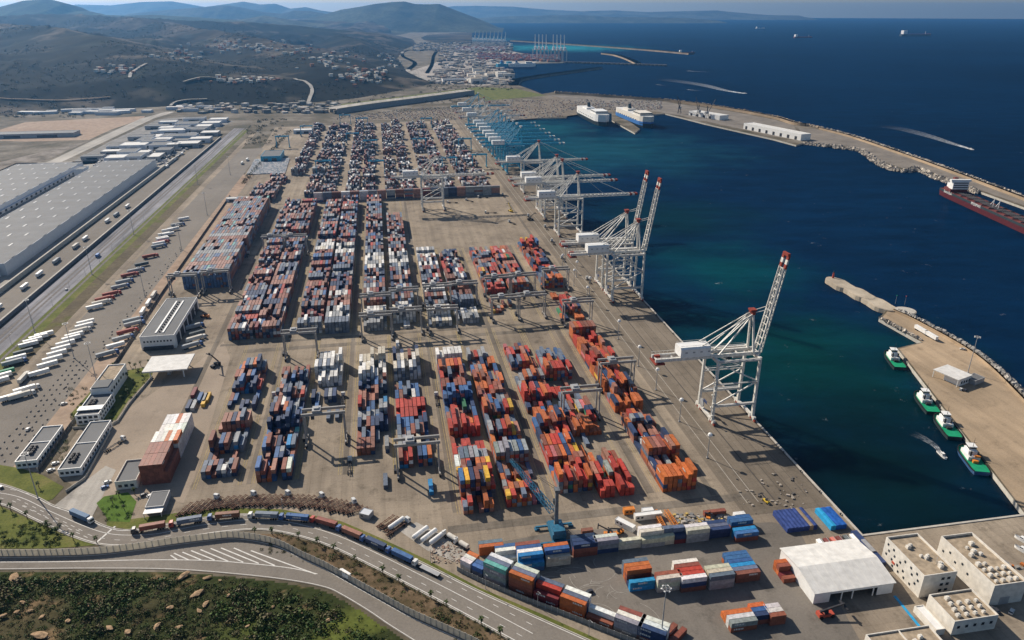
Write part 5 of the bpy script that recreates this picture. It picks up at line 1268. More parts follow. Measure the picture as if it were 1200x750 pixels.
for lab, grp, pts in (('palm tree on the strip beside the port road', 'palms along the port road', [(416, 658), (449, 673), (468, 683), (505, 702), (523, 711), (564, 733), (587, 746), (299, 627), (319, 627), (350, 632), (373, 639), (392, 647)]),
                      ('palm tree on the grass slope beside the wide junction', 'palms beside the junction', [(2, 594), (13, 599), (32, 608), (56, 619), (67, 626), (86, 633), (114, 637), (46, 572)]),
                      ('palm tree in the garden of the stepped office', 'palms of the office garden', [(134, 432), (141, 436), (147, 432), (153, 430), (159, 433), (165, 429), (175, 427), (150, 444), (163, 438), (157, 450), (147, 458), (128, 444), (120, 452), (142, 470), (150, 463)]),
                      ('palm tree on the small corner lawn by the guard house', 'palms of the corner lawn', [(140, 584), (158, 580), (146, 598), (132, 590)])):
    for px_, py_ in pts:
        o = place(pa, pu, (*G(px_, py_), .15), random.uniform(0, 6), lab, grp); o.scale = (random.uniform(.6, .85),) * 3; pu = 1
# boulders
def boulder_mesh(seed):
    bm = bmesh.new(); bmesh.ops.create_icosphere(bm, subdivisions=2, radius=1); rr = random.Random(seed)
    ph = [rr.uniform(0, 6) for _ in range(6)]
    for v in bm.verts:
        k = 1 + .22 * math.sin(v.co.x * 3 + ph[0]) * math.cos(v.co.y * 3 + ph[1]) + .12 * math.sin(v.co.z * 6 + ph[2] + v.co.x * 4) + rr.uniform(-.06, .06); v.co *= k; v.co.z *= .6
    me = bpy.data.meshes.new('boulder'); bm.to_mesh(me); bm.free(); me.materials.append(M_ROCK); return me
M_ROCK = paint('ochre_rock', (0.33, 0.225, 0.135), .95, .4, .8); bms = [boulder_mesh(i) for i in range(4)]
spots = [(216, 676), (243, 678), (258, 681), (231, 697), (268, 699), (241, 709), (234, 717), (158, 695), (17, 679), (70, 682), (22, 693), (12, 698), (27, 707), (35, 717), (0, 713), (20, 718), (80, 729), (115, 715), (127, 719), (129, 737), (48, 746), (184, 735), (57, 748), (104, 711), (355, 720), (385, 728), (49, 724), (3, 723), (200, 713), (210, 736), (90, 694), (150, 742), (290, 735), (320, 712)]
for i, (px_, py_) in enumerate(spots):
    x, y = G(px_, py_); z = float(slope_h(np.array([x]), np.array([y]))[0]); x, y = G(px_, py_, z)
    o = bpy.data.objects.new('boulder', bms[i % 4]); COL.objects.link(o); big = px_ in (48, 216, 231, 17)
    s_ = random.uniform(.5, 1.15) * (1.8 if big else 1); o.location = (x, y, z + .35 + s_ * .35); o.scale = (s_ * random.uniform(1.1, 2.2), s_, s_ * random.uniform(.5, .9)); o.rotation_euler = (0, 0, random.uniform(0, 6))
    tag(o, 'ochre boulder lying in the scrub below the highway' if not big else 'large ochre boulder standing out of the scrub slope', 'boulder', 'ochre boulders on the scrub slope')

# ---- light masts
def mast(label, h, head, group):
    t = thing('light_mast', label, 'light mast', group=group)
    mb = MB(); mb.tube((0, 0, 0), (0, 0, h), .34, .16, n=8); mb.cbox((0, 0, .3), (1.2, 1.2, .6)); mb.build('pole', M_GREYM, t)
    if head == 'ring':
        mb = MB(); n = 12
        for k in range(n):
            a0, a1 = 2 * math.pi * k / n, 2 * math.pi * (k + 1) / n; mb.beam((1.7 * math.cos(a0), 1.7 * math.sin(a0), h - .4), (1.7 * math.cos(a1), 1.7 * math.sin(a1), h - .4), .25, .25)
        for k in range(4): a0 = math.pi * k / 2; mb.beam((0, 0, h - .3), (1.7 * math.cos(a0), 1.7 * math.sin(a0), h - .4), .14)
        hd = mb.build('head_ring', M_GREYM, t)
        for k in range(6): a0 = math.pi * k / 3; mb = MB(); mb.cbox((1.9 * math.cos(a0), 1.9 * math.sin(a0), h - .6), (.7, .7, .35), a0); mb.build('floodlight', M_WHITE, hd)
    else:
        mb = MB(); mb.tube((0, 0, h), (0, 0, h + 1.3), 1.5, 1.1, n=10); mb.tube((0, 0, h + 1.3), (0, 0, h + 1.8), 1.1, .2, n=10); mb.build('lamp_head', M_WHITE, t)
    return t
m1 = mast('mast', 30, 'ring', None)
for i, (px_, py_, lab) in enumerate([(41, 390, 'tall grey light mast by the rail tracks near the parked trailers'), (108, 322, 'tall light mast by the rail tracks beside the blue truck'), (170, 348, 'tall light mast among the parked red trucks'), (113, 445, 'tall light mast at the truck park end by the stepped office'),
                                    (157, 275, 'tall light mast by the rail tracks near the warehouse corner'), (213, 293, 'tall light mast beside the fence by the depot'), (45, 585, 'tall light mast on the grass of the wide junction'), (774, 752, 'tall light mast with ring head in the south yard'),
                                    (1134, 437, 'tall light mast beside the pier office'), (243, 252, 'tall light mast on the pale paving behind the depot'), (87, 420, 'tall light mast between the trailer rows'), (1085, 560, None), (270, 205, 'tall light mast far along the service path'), (232, 216, 'tall light mast by the tracks past the warehouses'), (305, 172, 'tall light mast beside the blue walled hall')]):
    if lab is None: continue
    place(m1, i > 0, (*G(px_, py_), .1), 0, lab, 'tall light masts')
m2 = mast('apron mast', 16, 'dome', None)
for i, (a, b) in enumerate([(600 + k * 24, 176 + (k % 2) * 9) for k in range(6)] + [(470, 180.5), (432, 180.5), (388, 180.5), (345, 181), (520, 180.5)]): place(m2, i > 0, (*W(a, b), .1), 0, 'apron lamp with white domed head beside the quayside stack', 'domed lamps along the quay apron')
m3 = mast('road lamp', 9, 'none', None) if False else None
t3 = thing('street_lamp', 'slim street lamp', 'street lamp'); mb = MB(); mb.tube((0, 0, 0), (0, 0, 9), .14, .08, n=6); mb.build('pole', M_GREYM, t3); mb = MB(); mb.beam((0, 0, 9), (1.6, 0, 9.3), .1); mb.cbox((1.8, 0, 9.3), (.8, .3, .15)); mb.build('lamp_arm', M_GREYM, t3)
for i in range(13): place(t3, i > 0, (*W(470 + i * 42, -307.5), .1), AZ, 'slim street lamp on the verge beside the rail tracks', 'street lamps along the rail verge')
for i, p in enumerate([(569, 690), (630, 711), (690, 745), (505, 660), (332, 600)]): place(t3, 1, (*G(*p), .1), R(-60), 'slim street lamp on the green verge beside the yard fence', 'street lamps along the road verge')

# ================================================================== VEHICLES   (local +y is forward, origin on the ground under the middle)
def wheel_mesh(r, w):
    mb = MB(); mb.tube((-w / 2, 0, 0), (w / 2, 0, 0), r, n=12); o = mb.build('wheel', M_TYRE); d = o.data; bpy.data.objects.remove(o); return d
WH5 = wheel_mesh(.5, .35); WH3 = wheel_mesh(.33, .22)
def wheels(t, pts, me, z):
    for x, y in pts: o = bpy.data.objects.new('wheel', me); COL.objects.link(o); o.parent = t; o.location = (x, y, z)
def cab(t, y0, mat, s=1.0):
    """tractor cab with raked screen, y0 = rear of cab"""
    mb = MB(); w = 1.22
    pf = [(y0, .6), (y0 + 2.2, .6), (y0 + 2.35, 1.7), (y0 + 2.0, 3.1), (y0 + 1.5, 3.4), (y0, 3.5)]
    n = len(pf); mb.add([(-w, y, z) for y, z in pf] + [(w, y, z) for y, z in pf], [tuple(range(n)), tuple(range(n, 2 * n))[::-1]] + [(k, n + k, n + (k + 1) % n, (k + 1) % n) for k in range(n)])
    c = mb.build('cab', mat, t)
    mb = MB(); mb.add([(-1.08, y0 + 2.36, 1.85), (1.08, y0 + 2.36, 1.85), (1.08, y0 + 2.10, 2.9), (-1.08, y0 + 2.10, 2.9)], [(0, 1, 2, 3)]); mb.build('windscreen', M_GLASS, c)
    for sx in (-1, 1): mb = MB(); mb.box(sx * 1.23 - .01, sx * 1.23 + .01, y0 + .9, y0 + 1.9, 1.85, 2.7); mb.build('side_window', M_GLASS, c)
    mb = MB(); mb.box(-1.15, 1.15, y0 + 2.3, y0 + 2.45, .55, .95); mb.build('bumper', M_DARK, c)
    return c
def tractor(t, y0, mat):
    cab(t, y0 + 3.4, mat); mb = MB(); mb.box(-.45, .45, y0, y0 + 5.4, .75, 1.05); mb.box(-.7, .7, y0 + .5, y0 + 2, 1.05, 1.2); mb.box(-1.15, -.5, y0 + 2, y0 + 3.2, .5, 1.0); mb.build('tractor_frame', M_DARK, t)
    wheels(t, [(sx * 1.02, y0 + yy) for sx in (-1, 1) for yy in (.9, 4.9)], WH5, .5)
def skeletal(t, y0, L=12.4, mat=None):
    mb = MB()
    for sx in (-.5, .5): mb.box(sx - .12, sx + .12, y0, y0 + L, 1.1, 1.4)
    for k in range(5): mb.box(-1.2, 1.2, y0 + .2 + k * (L - .5) / 4, y0 + .45 + k * (L - .5) / 4, 1.12, 1.38)
    mb.build('trailer_frame', mat or M_DARK, t); wheels(t, [(sx * 1.02, y0 + yy) for sx in (-1, 1) for yy in (1.2, 2.5, 3.8)], WH5, .5)
def truck_skel(label, mat, group=None):
    t = thing('container_truck', label, 'truck', group=group); skeletal(t, -8.4); tractor(t, 2.4, mat); return t
def trailer_box(label, mat, tract, group=None, side=None):
    t = thing('semi_trailer', label, 'trailer', group=group); mb = MB(); mb.box(-1.25, 1.25, -8.2, 5.3, 1.15, 3.95); bd = mb.build('box_body', mat, t)
    mb = MB(); mb.box(-1.27, 1.27, -8.21, 5.31, 3.9, 4.0); mb.build('roof_edge', mat, bd)
    for s in (-1, 1): mb = MB(); mb.box(s * .62 - .58, s * .62 + .58, -8.27, -8.21, 1.2, 3.85); mb.build('rear_door', mat, bd)
    mb = MB(); mb.box(-.5, .5, -8, 5, .8, 1.12); mb.build('trailer_frame', M_DARK, t); wheels(t, [(sx * 1.02, yy) for sx in (-1, 1) for yy in (-6.6, -5.3, -4.0)], WH5, .5)
    if tract: tractor(t, 2.6, tract)
    else:
        mb = MB()
        for s in (-.8, .8): mb.box(s - .08, s + .08, 2.4, 2.6, .02, 1.1)
        mb.build('landing_leg', M_DARK, t)
    return t
def car(label, mat, group=None):
    t = thing('car', label, 'car', group=group); mb = MB(); pf = [(-2.1, .35), (2.1, .35), (2.15, .75), (1.2, .95), (-2.1, 1.0)]; n = 5
    mb.add([(-.86, y, z) for y, z in pf] + [(.86, y, z) for y, z in pf], [tuple(range(n)), tuple(range(n, 2 * n))[::-1]] + [(k, n + k, n + (k + 1) % n, (k + 1) % n) for k in range(n)]); mb.build('body', mat, t)
    mb = MB(); pf = [(-1.9, .98), (1.15, .94), (.4, 1.4), (-1.5, 1.42)]; n = 4
    mb.add([(-.76, y, z) for y, z in pf] + [(.76, y, z) for y, z in pf], [tuple(range(n)), tuple(range(n, 2 * n))[::-1]] + [(k, n + k, n + (k + 1) % n, (k + 1) % n) for k in range(n)]); g_ = mb.build('glasshouse', M_GLASS, t)
    mb = MB(); mb.box(-.72, .72, -1.45, .35, 1.42, 1.46); mb.build('roof', mat, g_); wheels(t, [(sx * .78, yy) for sx in (-1, 1) for yy in (-1.3, 1.3)], WH3, .33); return t
def yaw_of(p, q): (x0, y0), (x1, y1) = p, q; return math.atan2(y1 - y0, x1 - x0) - math.pi / 2
# ---- queue on the port road
QL = resample(offset(U1, -3.4), 1.0); QA = np.array(QL)
def on_queue(px_, py_):
    x, y = G(px_, py_); i = int(np.argmin(np.hypot(QA[:, 0] - x, QA[:, 1] - y))); i = min(max(i, 8), len(QL) - 9)
    return QL[i], yaw_of(QL[i + 7], QL[i - 7])
M_CABW = paint('cab_white', (.62, .62, .6), .4, .08); M_CABB = paint('cab_blue', (.05, .12, .30), .4, .1); M_CABR = paint('cab_red', (.42, .06, .04), .4, .1); M_CABK = paint('cab_dark', (.05, .05, .06), .4, .1)
for px_, py_, cm, cn, lab in [(174, 622, M_CABK, 'rust', 'dark container truck with rusty box, first of the queue by the hut'), (218, 617, M_CABR, 'slate', 'red container truck with slate box in the queue'), (261, 610, M_CABB, 'brown', 'blue container truck with brown box in the queue'),
                              (308, 608, M_CABW, 'slate', 'white container truck with dark grey box in the queue'), (347, 608, M_CABB, 'blue', 'blue container truck with blue box in the queue'), (381, 613, M_CABR, 'rust', 'red container truck with rusty box in the queue'),
                              (412, 624, M_CABB, 'salmon', 'blue container truck with faded red box in the queue'), (441, 637, M_CABB, 'navy', 'blue container truck with navy box before the flatbed'), (471, 650, M_CABB, 'blue', 'blue container truck with second blue box before the flatbed'), (503, 666, M_CABW, None, 'white cab truck with empty flatbed at the end of the queue')]:
    (x, y), yw = on_queue(px_, py_); t = truck_skel(lab, cm, 'trucks queueing on the port road'); t.location = (x, y, .17); t.rotation_euler = (0, 0, yw)
    if cn: add = [x - math.sin(yw) * -2.2, y + math.cos(yw) * -2.2, 1.58, L40, yw, cn, 'queue', True, C_H]; container_obj(add, f'{HUE[cn]} container riding on a truck in the road queue', 'containers on queueing trucks')
    else: mb = MB(); mb.box(-1.2, 1.2, -8, 3.4, 1.41, 1.6); mb.build('deck', M_GREYM, t)
x, y = G(97, 609); t = trailer_box('blue covered truck turning at the wide junction', paint('tarp_blue', (.10, .17, .27), .6, .1), M_CABW); t.location = (x, y, .17); t.rotation_euler = (0, 0, yaw_of(G(85, 601), G(116, 614)))
x, y = G(404, 676); t = trailer_box('white truck driving on the highway beside the panel wall', M_WHITE, M_CABW); t.location = (x, y, .17); t.rotation_euler = (0, 0, yaw_of(G(404, 676), G(396, 671))); t.scale = (.8, .45, .8)
# ---- trailers in the truck park
YP = yaw_of(G(37.5, 441.7), G(61.7, 435.0))
T_ = {}
def parked(kind, px_, py_, yw):
    names = dict(w=('white box trailer parked in rows on the truck park', M_WHITE, None), wt=('white box trailer with its tractor on the truck park', M_WHITE, M_CABW), d=('dark box trailer on the truck park', paint('tarp_dark', (.10, .12, .13), .6, .2) if 'd' not in T_ else None, None),
                 r=('red trailer truck parked at the fence side', paint('tarp_red', (.30, .09, .07), .6, .2) if 'r' not in T_ else None, M_CABR), g=('green trimmed trailer on the truck park', paint('tarp_green', (.05, .25, .14), .6, .2) if 'g' not in T_ else None, None), c=('cream trailer truck parked on the truck park', M_CREAM, M_CABW),
                 s=('grey trailer truck parked on the truck park', paint('tarp_grey', (.33, .35, .36), .6, .15) if 's' not in T_ else None, M_CABB))
    lab, m, tr = names[kind]
    if kind not in T_: T_[kind] = trailer_box(lab, m, tr, 'trailers on the truck park'); o = T_[kind]
    else: o = copy_tree(T_[kind])
    o.location = (*G(px_, py_), .08); o.rotation_euler = (0, 0, yw); return o
def P6(x, y): return x / 6, 340 + y / 6
for k, x, y in [('w', 330, 325), ('w', 290, 345), ('w', 250, 370), ('w', 220, 395), ('d', 185, 450), ('w', 135, 492), ('s', 105, 522), ('g', 50, 592), ('w', 30, 618), ('w', 10, 652), ('w', 620, 240), ('w', 610, 265), ('c', 570, 300), ('w', 540, 330), ('w', 520, 352),
                ('w', 480, 388), ('w', 450, 423), ('w', 420, 458), ('w', 390, 497), ('w', 355, 537), ('w', 295, 595), ('wt', 195, 712), ('c', 160, 755), ('w', 100, 765), ('r', 790, 38), ('r', 740, 73), ('c', 720, 100), ('w', 680, 130)]: parked(k, *P6(x, y), YP)
parked('c', 29, 445, YP + 1.0)
for k, x, y in [('w', 1190, 190), ('w', 1165, 218), ('w', 1150, 245), ('r', 1140, 275), ('s', 1120, 302), ('r', 1060, 372), ('d', 1010, 430), ('s', 960, 474), ('r', 915, 505), ('s', 880, 552), ('s', 850, 588)]: parked(k, x / 6, 240 + y / 6, YP)
for k, x, y in [('w', 285, 590), ('s', 245, 625), ('w', 225, 650), ('w', 195, 680), ('w', 165, 710), ('w', 140, 735)]: parked(k, 160 + x / 5, 140 + y / 5, YP)
for k, x, y in [('c', 1085, 45), ('w', 1050, 100), ('w', 1010, 160)]: parked(k, *P6(x, y), AZ + .05)
for k, x, y in [('s', 950, 250), ('r', 900, 305), ('s', 870, 352), ('w', 830, 402), ('s', 760, 462), ('s', 940, 225)]: parked(k, *P6(x, y), YP)
for k, x, y in [('w', 180, 585), ('w', 285, 495), ('s', 400, 405), ('c', 535, 300), ('w', 605, 245), ('w', 760, 120), ('s', 820, 78), ('w', 900, 18), ('w', -5, 735)]:
    o = parked(k, x / 6, 240 + y / 6, AZ); o['label'] = {'w': 'white box trailer waiting on the road below the boundary wall', 's': 'grey trailer truck waiting on the road below the boundary wall', 'c': 'cream trailer truck waiting on the road below the boundary wall'}[k]; o['group'] = 'trucks on the wall road'
for px_, py_ in ((290, 188), (284, 192), (214, 181), (205, 188), (196, 196)):
    o = parked('w', px_, py_, AZ); o['label'] = 'white box trailer far along the service paving'; o['group'] = 'far trailers'
t = trailer_box('short blue truck beside the rail tracks', M_BLUE, M_CABB); t.location = (*G(115, 301), .1); t.rotation_euler = (0, 0, AZ); t.scale = (1, .5, .9)
# ---- parked chassis in herringbone, some with tractors
sk = thing('trailer_chassis', 'rust brown empty trailer chassis parked along the port road verge', 'trailer', group='empty chassis along the verge'); skeletal(sk, -6.2, mat=paint('rusty_frame', (.15, .085, .06), .8, .3))
sk2 = thing('chassis_truck', 'white cab tractor with empty rust brown chassis in the parked row', 'truck', group='chassis trucks along the verge'); skeletal(sk2, -8.4, mat=MATS['rusty_frame']); tractor(sk2, 2.4, M_CABW)
line = smooth_line(pxpoly([(216, 599), (260, 591), (310, 588), (360, 589), (400, 595), (426, 603)]), 8); pts = resample(line, 3.1); u1 = u2 = 0
for i, (x, y) in enumerate(pts[:-1]):
    yw = yaw_of(pts[i], pts[i + 1]) + R(55)
    if i % 6 == 4: place(sk2, u2, (x, y, .1), yw); u2 = 1
    else: place(sk, u1, (x, y, .1), yw + random.uniform(-.1, .1)); u1 = 1
for i, p in enumerate([(452, 613), (457, 615), (462, 618), (467, 620)]): place(sk if i < 3 else sk2, 1, (*G(*p), .1), R(-38))
# ---- terminal tractors in the lanes
tt = truck_skel('white terminal tractor with bare chassis in a yard lane', M_CABW, 'terminal tractors in the yard lanes'); uu_ = 0
for px_, py_, yw in [(410, 548, AZ), (402, 470, AZ), (350, 470, AZ + .2), (585, 470, AZ), (512, 470, AZ), (640, 510, AZ), (135, 523, AZ - .5), (690, 330, AZ), (620, 255, AZ), (600, 262, AZ + .4), (575, 250, AZ + 1.4), (640, 268, AZ), (530, 238, AZ + 1.2), (550, 236, AZ + .6), (648, 285, AZ), (470, 300, AZ), (290, 300, AZ), (320, 470, AZ), (660, 305, AZ), (565, 215, AZ), (590, 230, AZ), (566, 232, AZ + 1.3)]:
    place(tt, uu_, (*G(px_, py_), .12), yw); uu_ = 1
# ---- cars
cw = car('white car', M_CABW); cb = car('dark car', M_CABK); cr_ = car('blue car', M_CABB); cs = {'w': [cw, 0], 'k': [cb, 0], 'b': [cr_, 0]}
NM = {'w': 'white', 'k': 'dark', 'b': 'blue'}
for k, px_, py_, yw, where in [('w', 65, 544, YP, 'between the two low entrance offices'), ('w', 60, 552, YP, 'between the two low entrance offices'), ('w', 126, 566, YP, 'beside the guard house'), ('b', 123, 572, YP, 'beside the guard house'), ('k', 169, 581, YP, 'behind the grey hut'), ('w', 177, 582, YP, 'behind the grey hut'), ('k', 1, 572, 1.0, 'on the wide junction'),
                               ('w', 33, 504, AZ, 'on the truck park near the entrance office'), ('w', 75, 474, YP, 'on the lane beside the brown verge'), ('k', 1112, 703, AZ, 'beside the white window block'), ('k', 1166, 716, AZ, 'behind the long vented block'), ('w', 1185, 718, YP, 'behind the long vented block'), ('k', 1090, 705, AZ, 'between the white blocks'),
                               ('w', 1126, 457, YP, 'beside the pier office'), ('k', 1131, 458, YP, 'beside the pier office'), ('w', 78, 340, AZ, 'on the rail service strip'), ('k', 690, 695, 2.0, 'on the south yard asphalt'), ('w', 740, 300, AZ, 'on the quay apron under the raised cranes'), ('w', 690, 300, AZ, 'on the quay apron under the raised cranes'), ('w', 1128, 410, R(60), 'on the pier road')]:
    pr = cs[k]; o = place(pr[0], pr[1], (*G(px_, py_), .17), yw, f'{NM[k]} car parked {where}', f'cars {where}'); pr[1] = 1
# ---- handlers and odd machines
def reach_stacker(label, mat, px_, py_, yw, tilt=18, cat='stacker'):
    t = thing('container_stacker', label, cat, (*G(px_, py_), .1), yw); mb = MB(); mb.box(-1.5, 1.5, -4.5, 3.0, .9, 2.0); mb.box(-1.4, 1.4, -4.6, -2.5, 2, 2.8); mb.build('chassis', mat, t)
    wheels(t, [(sx * 1.5, yy) for sx in (-1, 1) for yy in (-3.4, 2.2)], WHB, .85); mb = MB(); mb.cbox((0, -.6, 2.8), (1.5, 1.7, 1.6)); mb.build('cab', M_GLASS, t)
    e = R(tilt); p0 = Vector((0, -3.6, 3.2)); p1 = p0 + Vector((0, math.cos(e), math.sin(e))) * 12; mb = MB(); mb.beam(p0, p1, .8, .9, .6, .7); bo = mb.build('boom', mat if tilt > 30 else M_DARK, t)
    mb = MB(); mb.cbox((p1.x, p1.y, p1.z - 1.2), (5.8, .9, .5)); mb.beam(p1, (p1.x, p1.y, p1.z - 1.2), .5); mb.build('spreader', M_DARK, bo); return t
WHB = wheel_mesh(.85, .7)
reach_stacker('red reach stacker with dark boom in front of the white shed', M_RED, 968, 722, R(-78), 12)
reach_stacker('black container stacker with raised mast on the open paving', M_DARK, 252, 430, R(150), 55)
reach_stacker('yellow stacker at work on the crossing before the raised cranes', M_YELLOW, 598, 248, R(30), 40); reach_stacker('dark stacker on the crossing before the raised cranes', M_DARK, 622, 258, R(-60), 30)
reach_stacker('orange stacker parked at the workshop bays', M_ORANGE, 240, 372, R(70), 20)
reach_stacker('small yellow loader on the quay end', M_YELLOW, 897, 588, R(20), 10).scale = (.55,) * 3
reach_stacker('yellow stacker between the red stacks at the lane end', M_YELLOW, 601, 586, R(160), 25).scale = (.8,) * 3
for px_, py_, nm in ((230, 399, 'first'), (226, 407, 'second'), (233, 393, 'third'), (228, 385, 'fourth')): parked({'first': 'c', 'second': 's', 'third': 'd', 'fourth': 's'}[nm], px_, py_, YP)['label'] = f'trailer parked at the workshop, {nm} from the palm garden corner'

# ================================================================== WATER CRAFT
def hull(mb, L, B, D, z0, bow=.28, stern=.08, flare=.12, n=14):
    """hull along +y, bow at +L/2; returns deck outline"""
    st = []
    for k in range(n + 1):
        u = k / n; y = -L / 2 + L * u
        w = 1.0 if u < 1 - bow else math.sqrt(max(0, 1 - ((u - 1 + bow) / bow) ** 2.2)); w = max(w, .03)
        if u < stern: w *= .86 + .14 * u / stern
        sheer = .18 * D * max(0, (u - .7) / .3) ** 2
        st.append((y, B / 2 * w, z0 + D + sheer))
    vs = []
    for y, w, z in st: vs += [(-w * (1 - flare), y * (.985 if y > 0 else 1), z0), (w * (1 - flare), y * (.985 if y > 0 else 1), z0), (w, y, z), (-w, y, z)]
    fs = []
    for k in range(n):
        a, b = 4 * k, 4 * (k + 1); fs += [(a + 1, b + 1, b + 2, a + 2), (a, a + 3, b + 3, b)]
    fs += [(0, 1, 2, 3), (4 * n, 4 * n + 3, 4 * n + 2, 4 * n + 1)]; mb.add(vs, fs); return st
def deck(st, dz, name, mat, t, inset=.25):
    mb = MB(); n = len(st)
    for (y0, w0, z0), (y1, w1, z1) in zip(st, st[1:]): a, b = max(.02, w0 - inset), max(.02, w1 - inset); mb.add([(-a, y0, z0 + dz), (a, y0, z0 + dz), (b, y1, z1 + dz), (-b, y1, z1 + dz)], [(0, 1, 2, 3)])
    return mb.build(name, mat, t)
M_HULLD = paint('hull_dark', (.03, .045, .05), .4, .2); M_HULLG = paint('hull_green', (.02, .12, .075), .4, .2); M_HULLR = paint('hull_red', (.10, .018, .022), .45, .2); M_DECKR = paint('deck_red', (.16, .05, .045), .7, .3); M_HULLB = paint('hull_blue', (.04, .10, .22), .4, .2)
def tug(label, px_, py_, yw, hm, orange=False, s=1.0):
    t = thing('tugboat', label, 'boat', (*G(px_, py_, SEA_Z), SEA_Z - .9), yw, 'tugs moored at the pier'); L, B = 29, 10.5
    mb = MB(); st = hull(mb, L, B, 3.6, 0, .38, .12); mb.build('hull', hm, t); deck(st, -.5, 'deck', M_GREEN, t, .1)
    mb = MB()
    for (y0, w0, z0), (y1, w1, z1) in zip(st, st[1:]):
        for s_ in (-1, 1): mb.beam((s_ * w0, y0, z0), (s_ * w1, y1, z1), .55, .6)
    mb.build('fender', M_TYRE, t)
    mb = MB(); mb.box(-3.3, 3.3, -2.5, 8.5, 3, 5.6); mb.build('deckhouse', M_WHITE, t)
    mb = MB(); mb.box(-2.6, 2.6, .5, 7.2, 5.6, 7.8); bh = mb.build('bridge_house', M_WHITE, t)
    mb = MB(); mb.box(-2.1, 2.1, 2.2, 6.6, 7.8, 9.9); wh = mb.build('wheelhouse', M_WHITE, t); mb = MB(); mb.box(-2.15, 2.15, 2.15, 6.65, 8.5, 9.4); mb.build('window_band', M_GLASS, wh)
    mb = MB(); mb.box(-2.4, 2.4, 1.9, 6.9, 9.9, 10.15); mb.build('roof', M_WHITE, wh)
    mb = MB(); mb.tube((0, 2.6, 10), (0, 2.6, 16), .18, .08, n=6); mb.beam((-1.4, 2.6, 13), (1.4, 2.6, 13), .12); mb.build('mast', M_DARK, t)
    for sx in (-1.9, 1.9): mb = MB(); mb.tube((sx, -1.2, 5.6), (sx, -1.2, 8.8), .55, n=8); mb.build('funnel', M_DARK, t)
    mb = MB(); mb.cbox((0, -4.2, 3.9), (3, 2, 1.6)); mb.build('winch', M_ORANGE if orange else M_DARK, t)
    if orange: mb = MB(); mb.cbox((1.6, -2.2, 6.2), (3, 1.4, 1.1)); mb.build('rescue_boat', M_ORANGE, t)
pe0, pe1 = G(1051, 408), G(1200, 600); yT = yaw_of(pe1, pe0)
tug('dark green tug alone at the outer corner of the pier', 1047, 424, yT, M_HULLD); tug('green decked tug moored in the middle, nearer the lone one', 1084, 474, yT, M_HULLD); tug('green decked tug moored bow to the orange boat one', 1108, 502, yT, M_HULLD); tug('blue hulled tug with orange rescue boat', 1138, 541, yT, M_HULLB, True)
M_FOAM = None
def foam_mat():
    m, n, l, b = new_mat('foam'); v = yardvec(n, l); f = noise(n, l, v, .5, 5, .7); r = ramp(n, [(.36, (0, 0, 0)), (.60, (1, 1, 1))]); l.new(f, r.inputs[0])
    vc = n.new('ShaderNodeVertexColor'); vc.layer_name = 'Col'; mm = n.new('ShaderNodeMath'); mm.operation = 'MULTIPLY'; l.new(r.outputs[0], mm.inputs[0]); l.new(vc.outputs[0], mm.inputs[1])
    b.inputs['Base Color'].default_value = (.72, .76, .78, 1); b.inputs['Roughness'].default_value = .8; l.new(mm.outputs[0], b.inputs['Alpha']); return m
M_FOAM = foam_mat()
def wake(pts_px, w0, w1, strength=1.0):
    """thin foam sheet that spreads and breaks up behind a boat, clear at its edges"""
    P = resample(smooth_line(pxpoly(pts_px, SEA_Z), 8), max(1.5, w0 * .5)); n = len(P); prof = [(-1, 0), (-.75, .55), (-.35, .25), (0, .6), (.35, .25), (.75, .55), (1, 0)]
    X = np.zeros((n, 7)); Y = np.zeros((n, 7)); Z = np.full((n, 7), SEA_Z + .15); C_ = np.ones((n, 7, 4))
    for i in range(n):
        u = i / (n - 1); w = w0 + (w1 - w0) * u; x0, y0 = P[max(0, i - 1)]; x1, y1 = P[min(n - 1, i + 1)]; L = math.hypot(x1 - x0, y1 - y0) or 1
        for j, (o, a) in enumerate(prof): X[i, j] = P[i][0] - (y1 - y0) / L * o * w; Y[i, j] = P[i][1] + (x1 - x0) / L * o * w; C_[i, j, :3] = strength * (1.0 if u < .12 and abs(o) < .9 else a * 1.3) * (1 - u) ** 1.2
    o = grid_mesh('wake_foam', X, Y, Z, M_FOAM, C_, smooth=False); tag(o, 'white wake trailing on the sea', 'foam', kind='stuff')
def speedboat(label, px_, py_, yw, L=9):
    t = thing('motorboat', label, 'boat', (*G(px_, py_, SEA_Z), SEA_Z - .3), yw); mb = MB(); st = hull(mb, L, L * .3, 1.3, 0, .5); mb.build('hull', M_WHITE, t); deck(st, -.2, 'deck', M_GREYM, t, .1); mb = MB(); mb.box(-.8, .8, -L * .1, L * .15, 1.2, 2.5); mb.build('cabin', M_WHITE, t); mb = MB(); mb.box(-.82, .82, -L * .05, L * .16, 1.8, 2.3); mb.build('window_band', M_GLASS, t)
speedboat('small motorboat crossing the basin off the tugs', 1104, 534, yaw_of(G(1090, 520), G(1105, 535))); wake([(1103, 533), (1096, 523), (1084, 515), (1068, 507)], .8, 4.5)
speedboat('motorboat speeding outside the breakwater, its wake spreading behind', 1138, 175, yaw_of(G(1100, 163), G(1138, 175)), 18); wake([(1137, 174.5), (1115, 168), (1090, 160), (1060, 152), (1030, 147)], 5, 26)
speedboat('motorboat off the ferry berths leaving a bent wake', 873, 109.5, yaw_of(G(845, 105), G(873, 109.5)), 20); wake([(872, 109.5), (850, 106), (825, 100), (800, 96), (770, 92)], 9, 46)
wake([(806, 105), (815, 106), (824, 106.5)], 8, 8, .6); wake([(806, 83), (820, 84), (838, 84.5)], 10, 12, .6); wake([(770, 99), (776, 100), (786, 100.5)], 8, 8, .4)
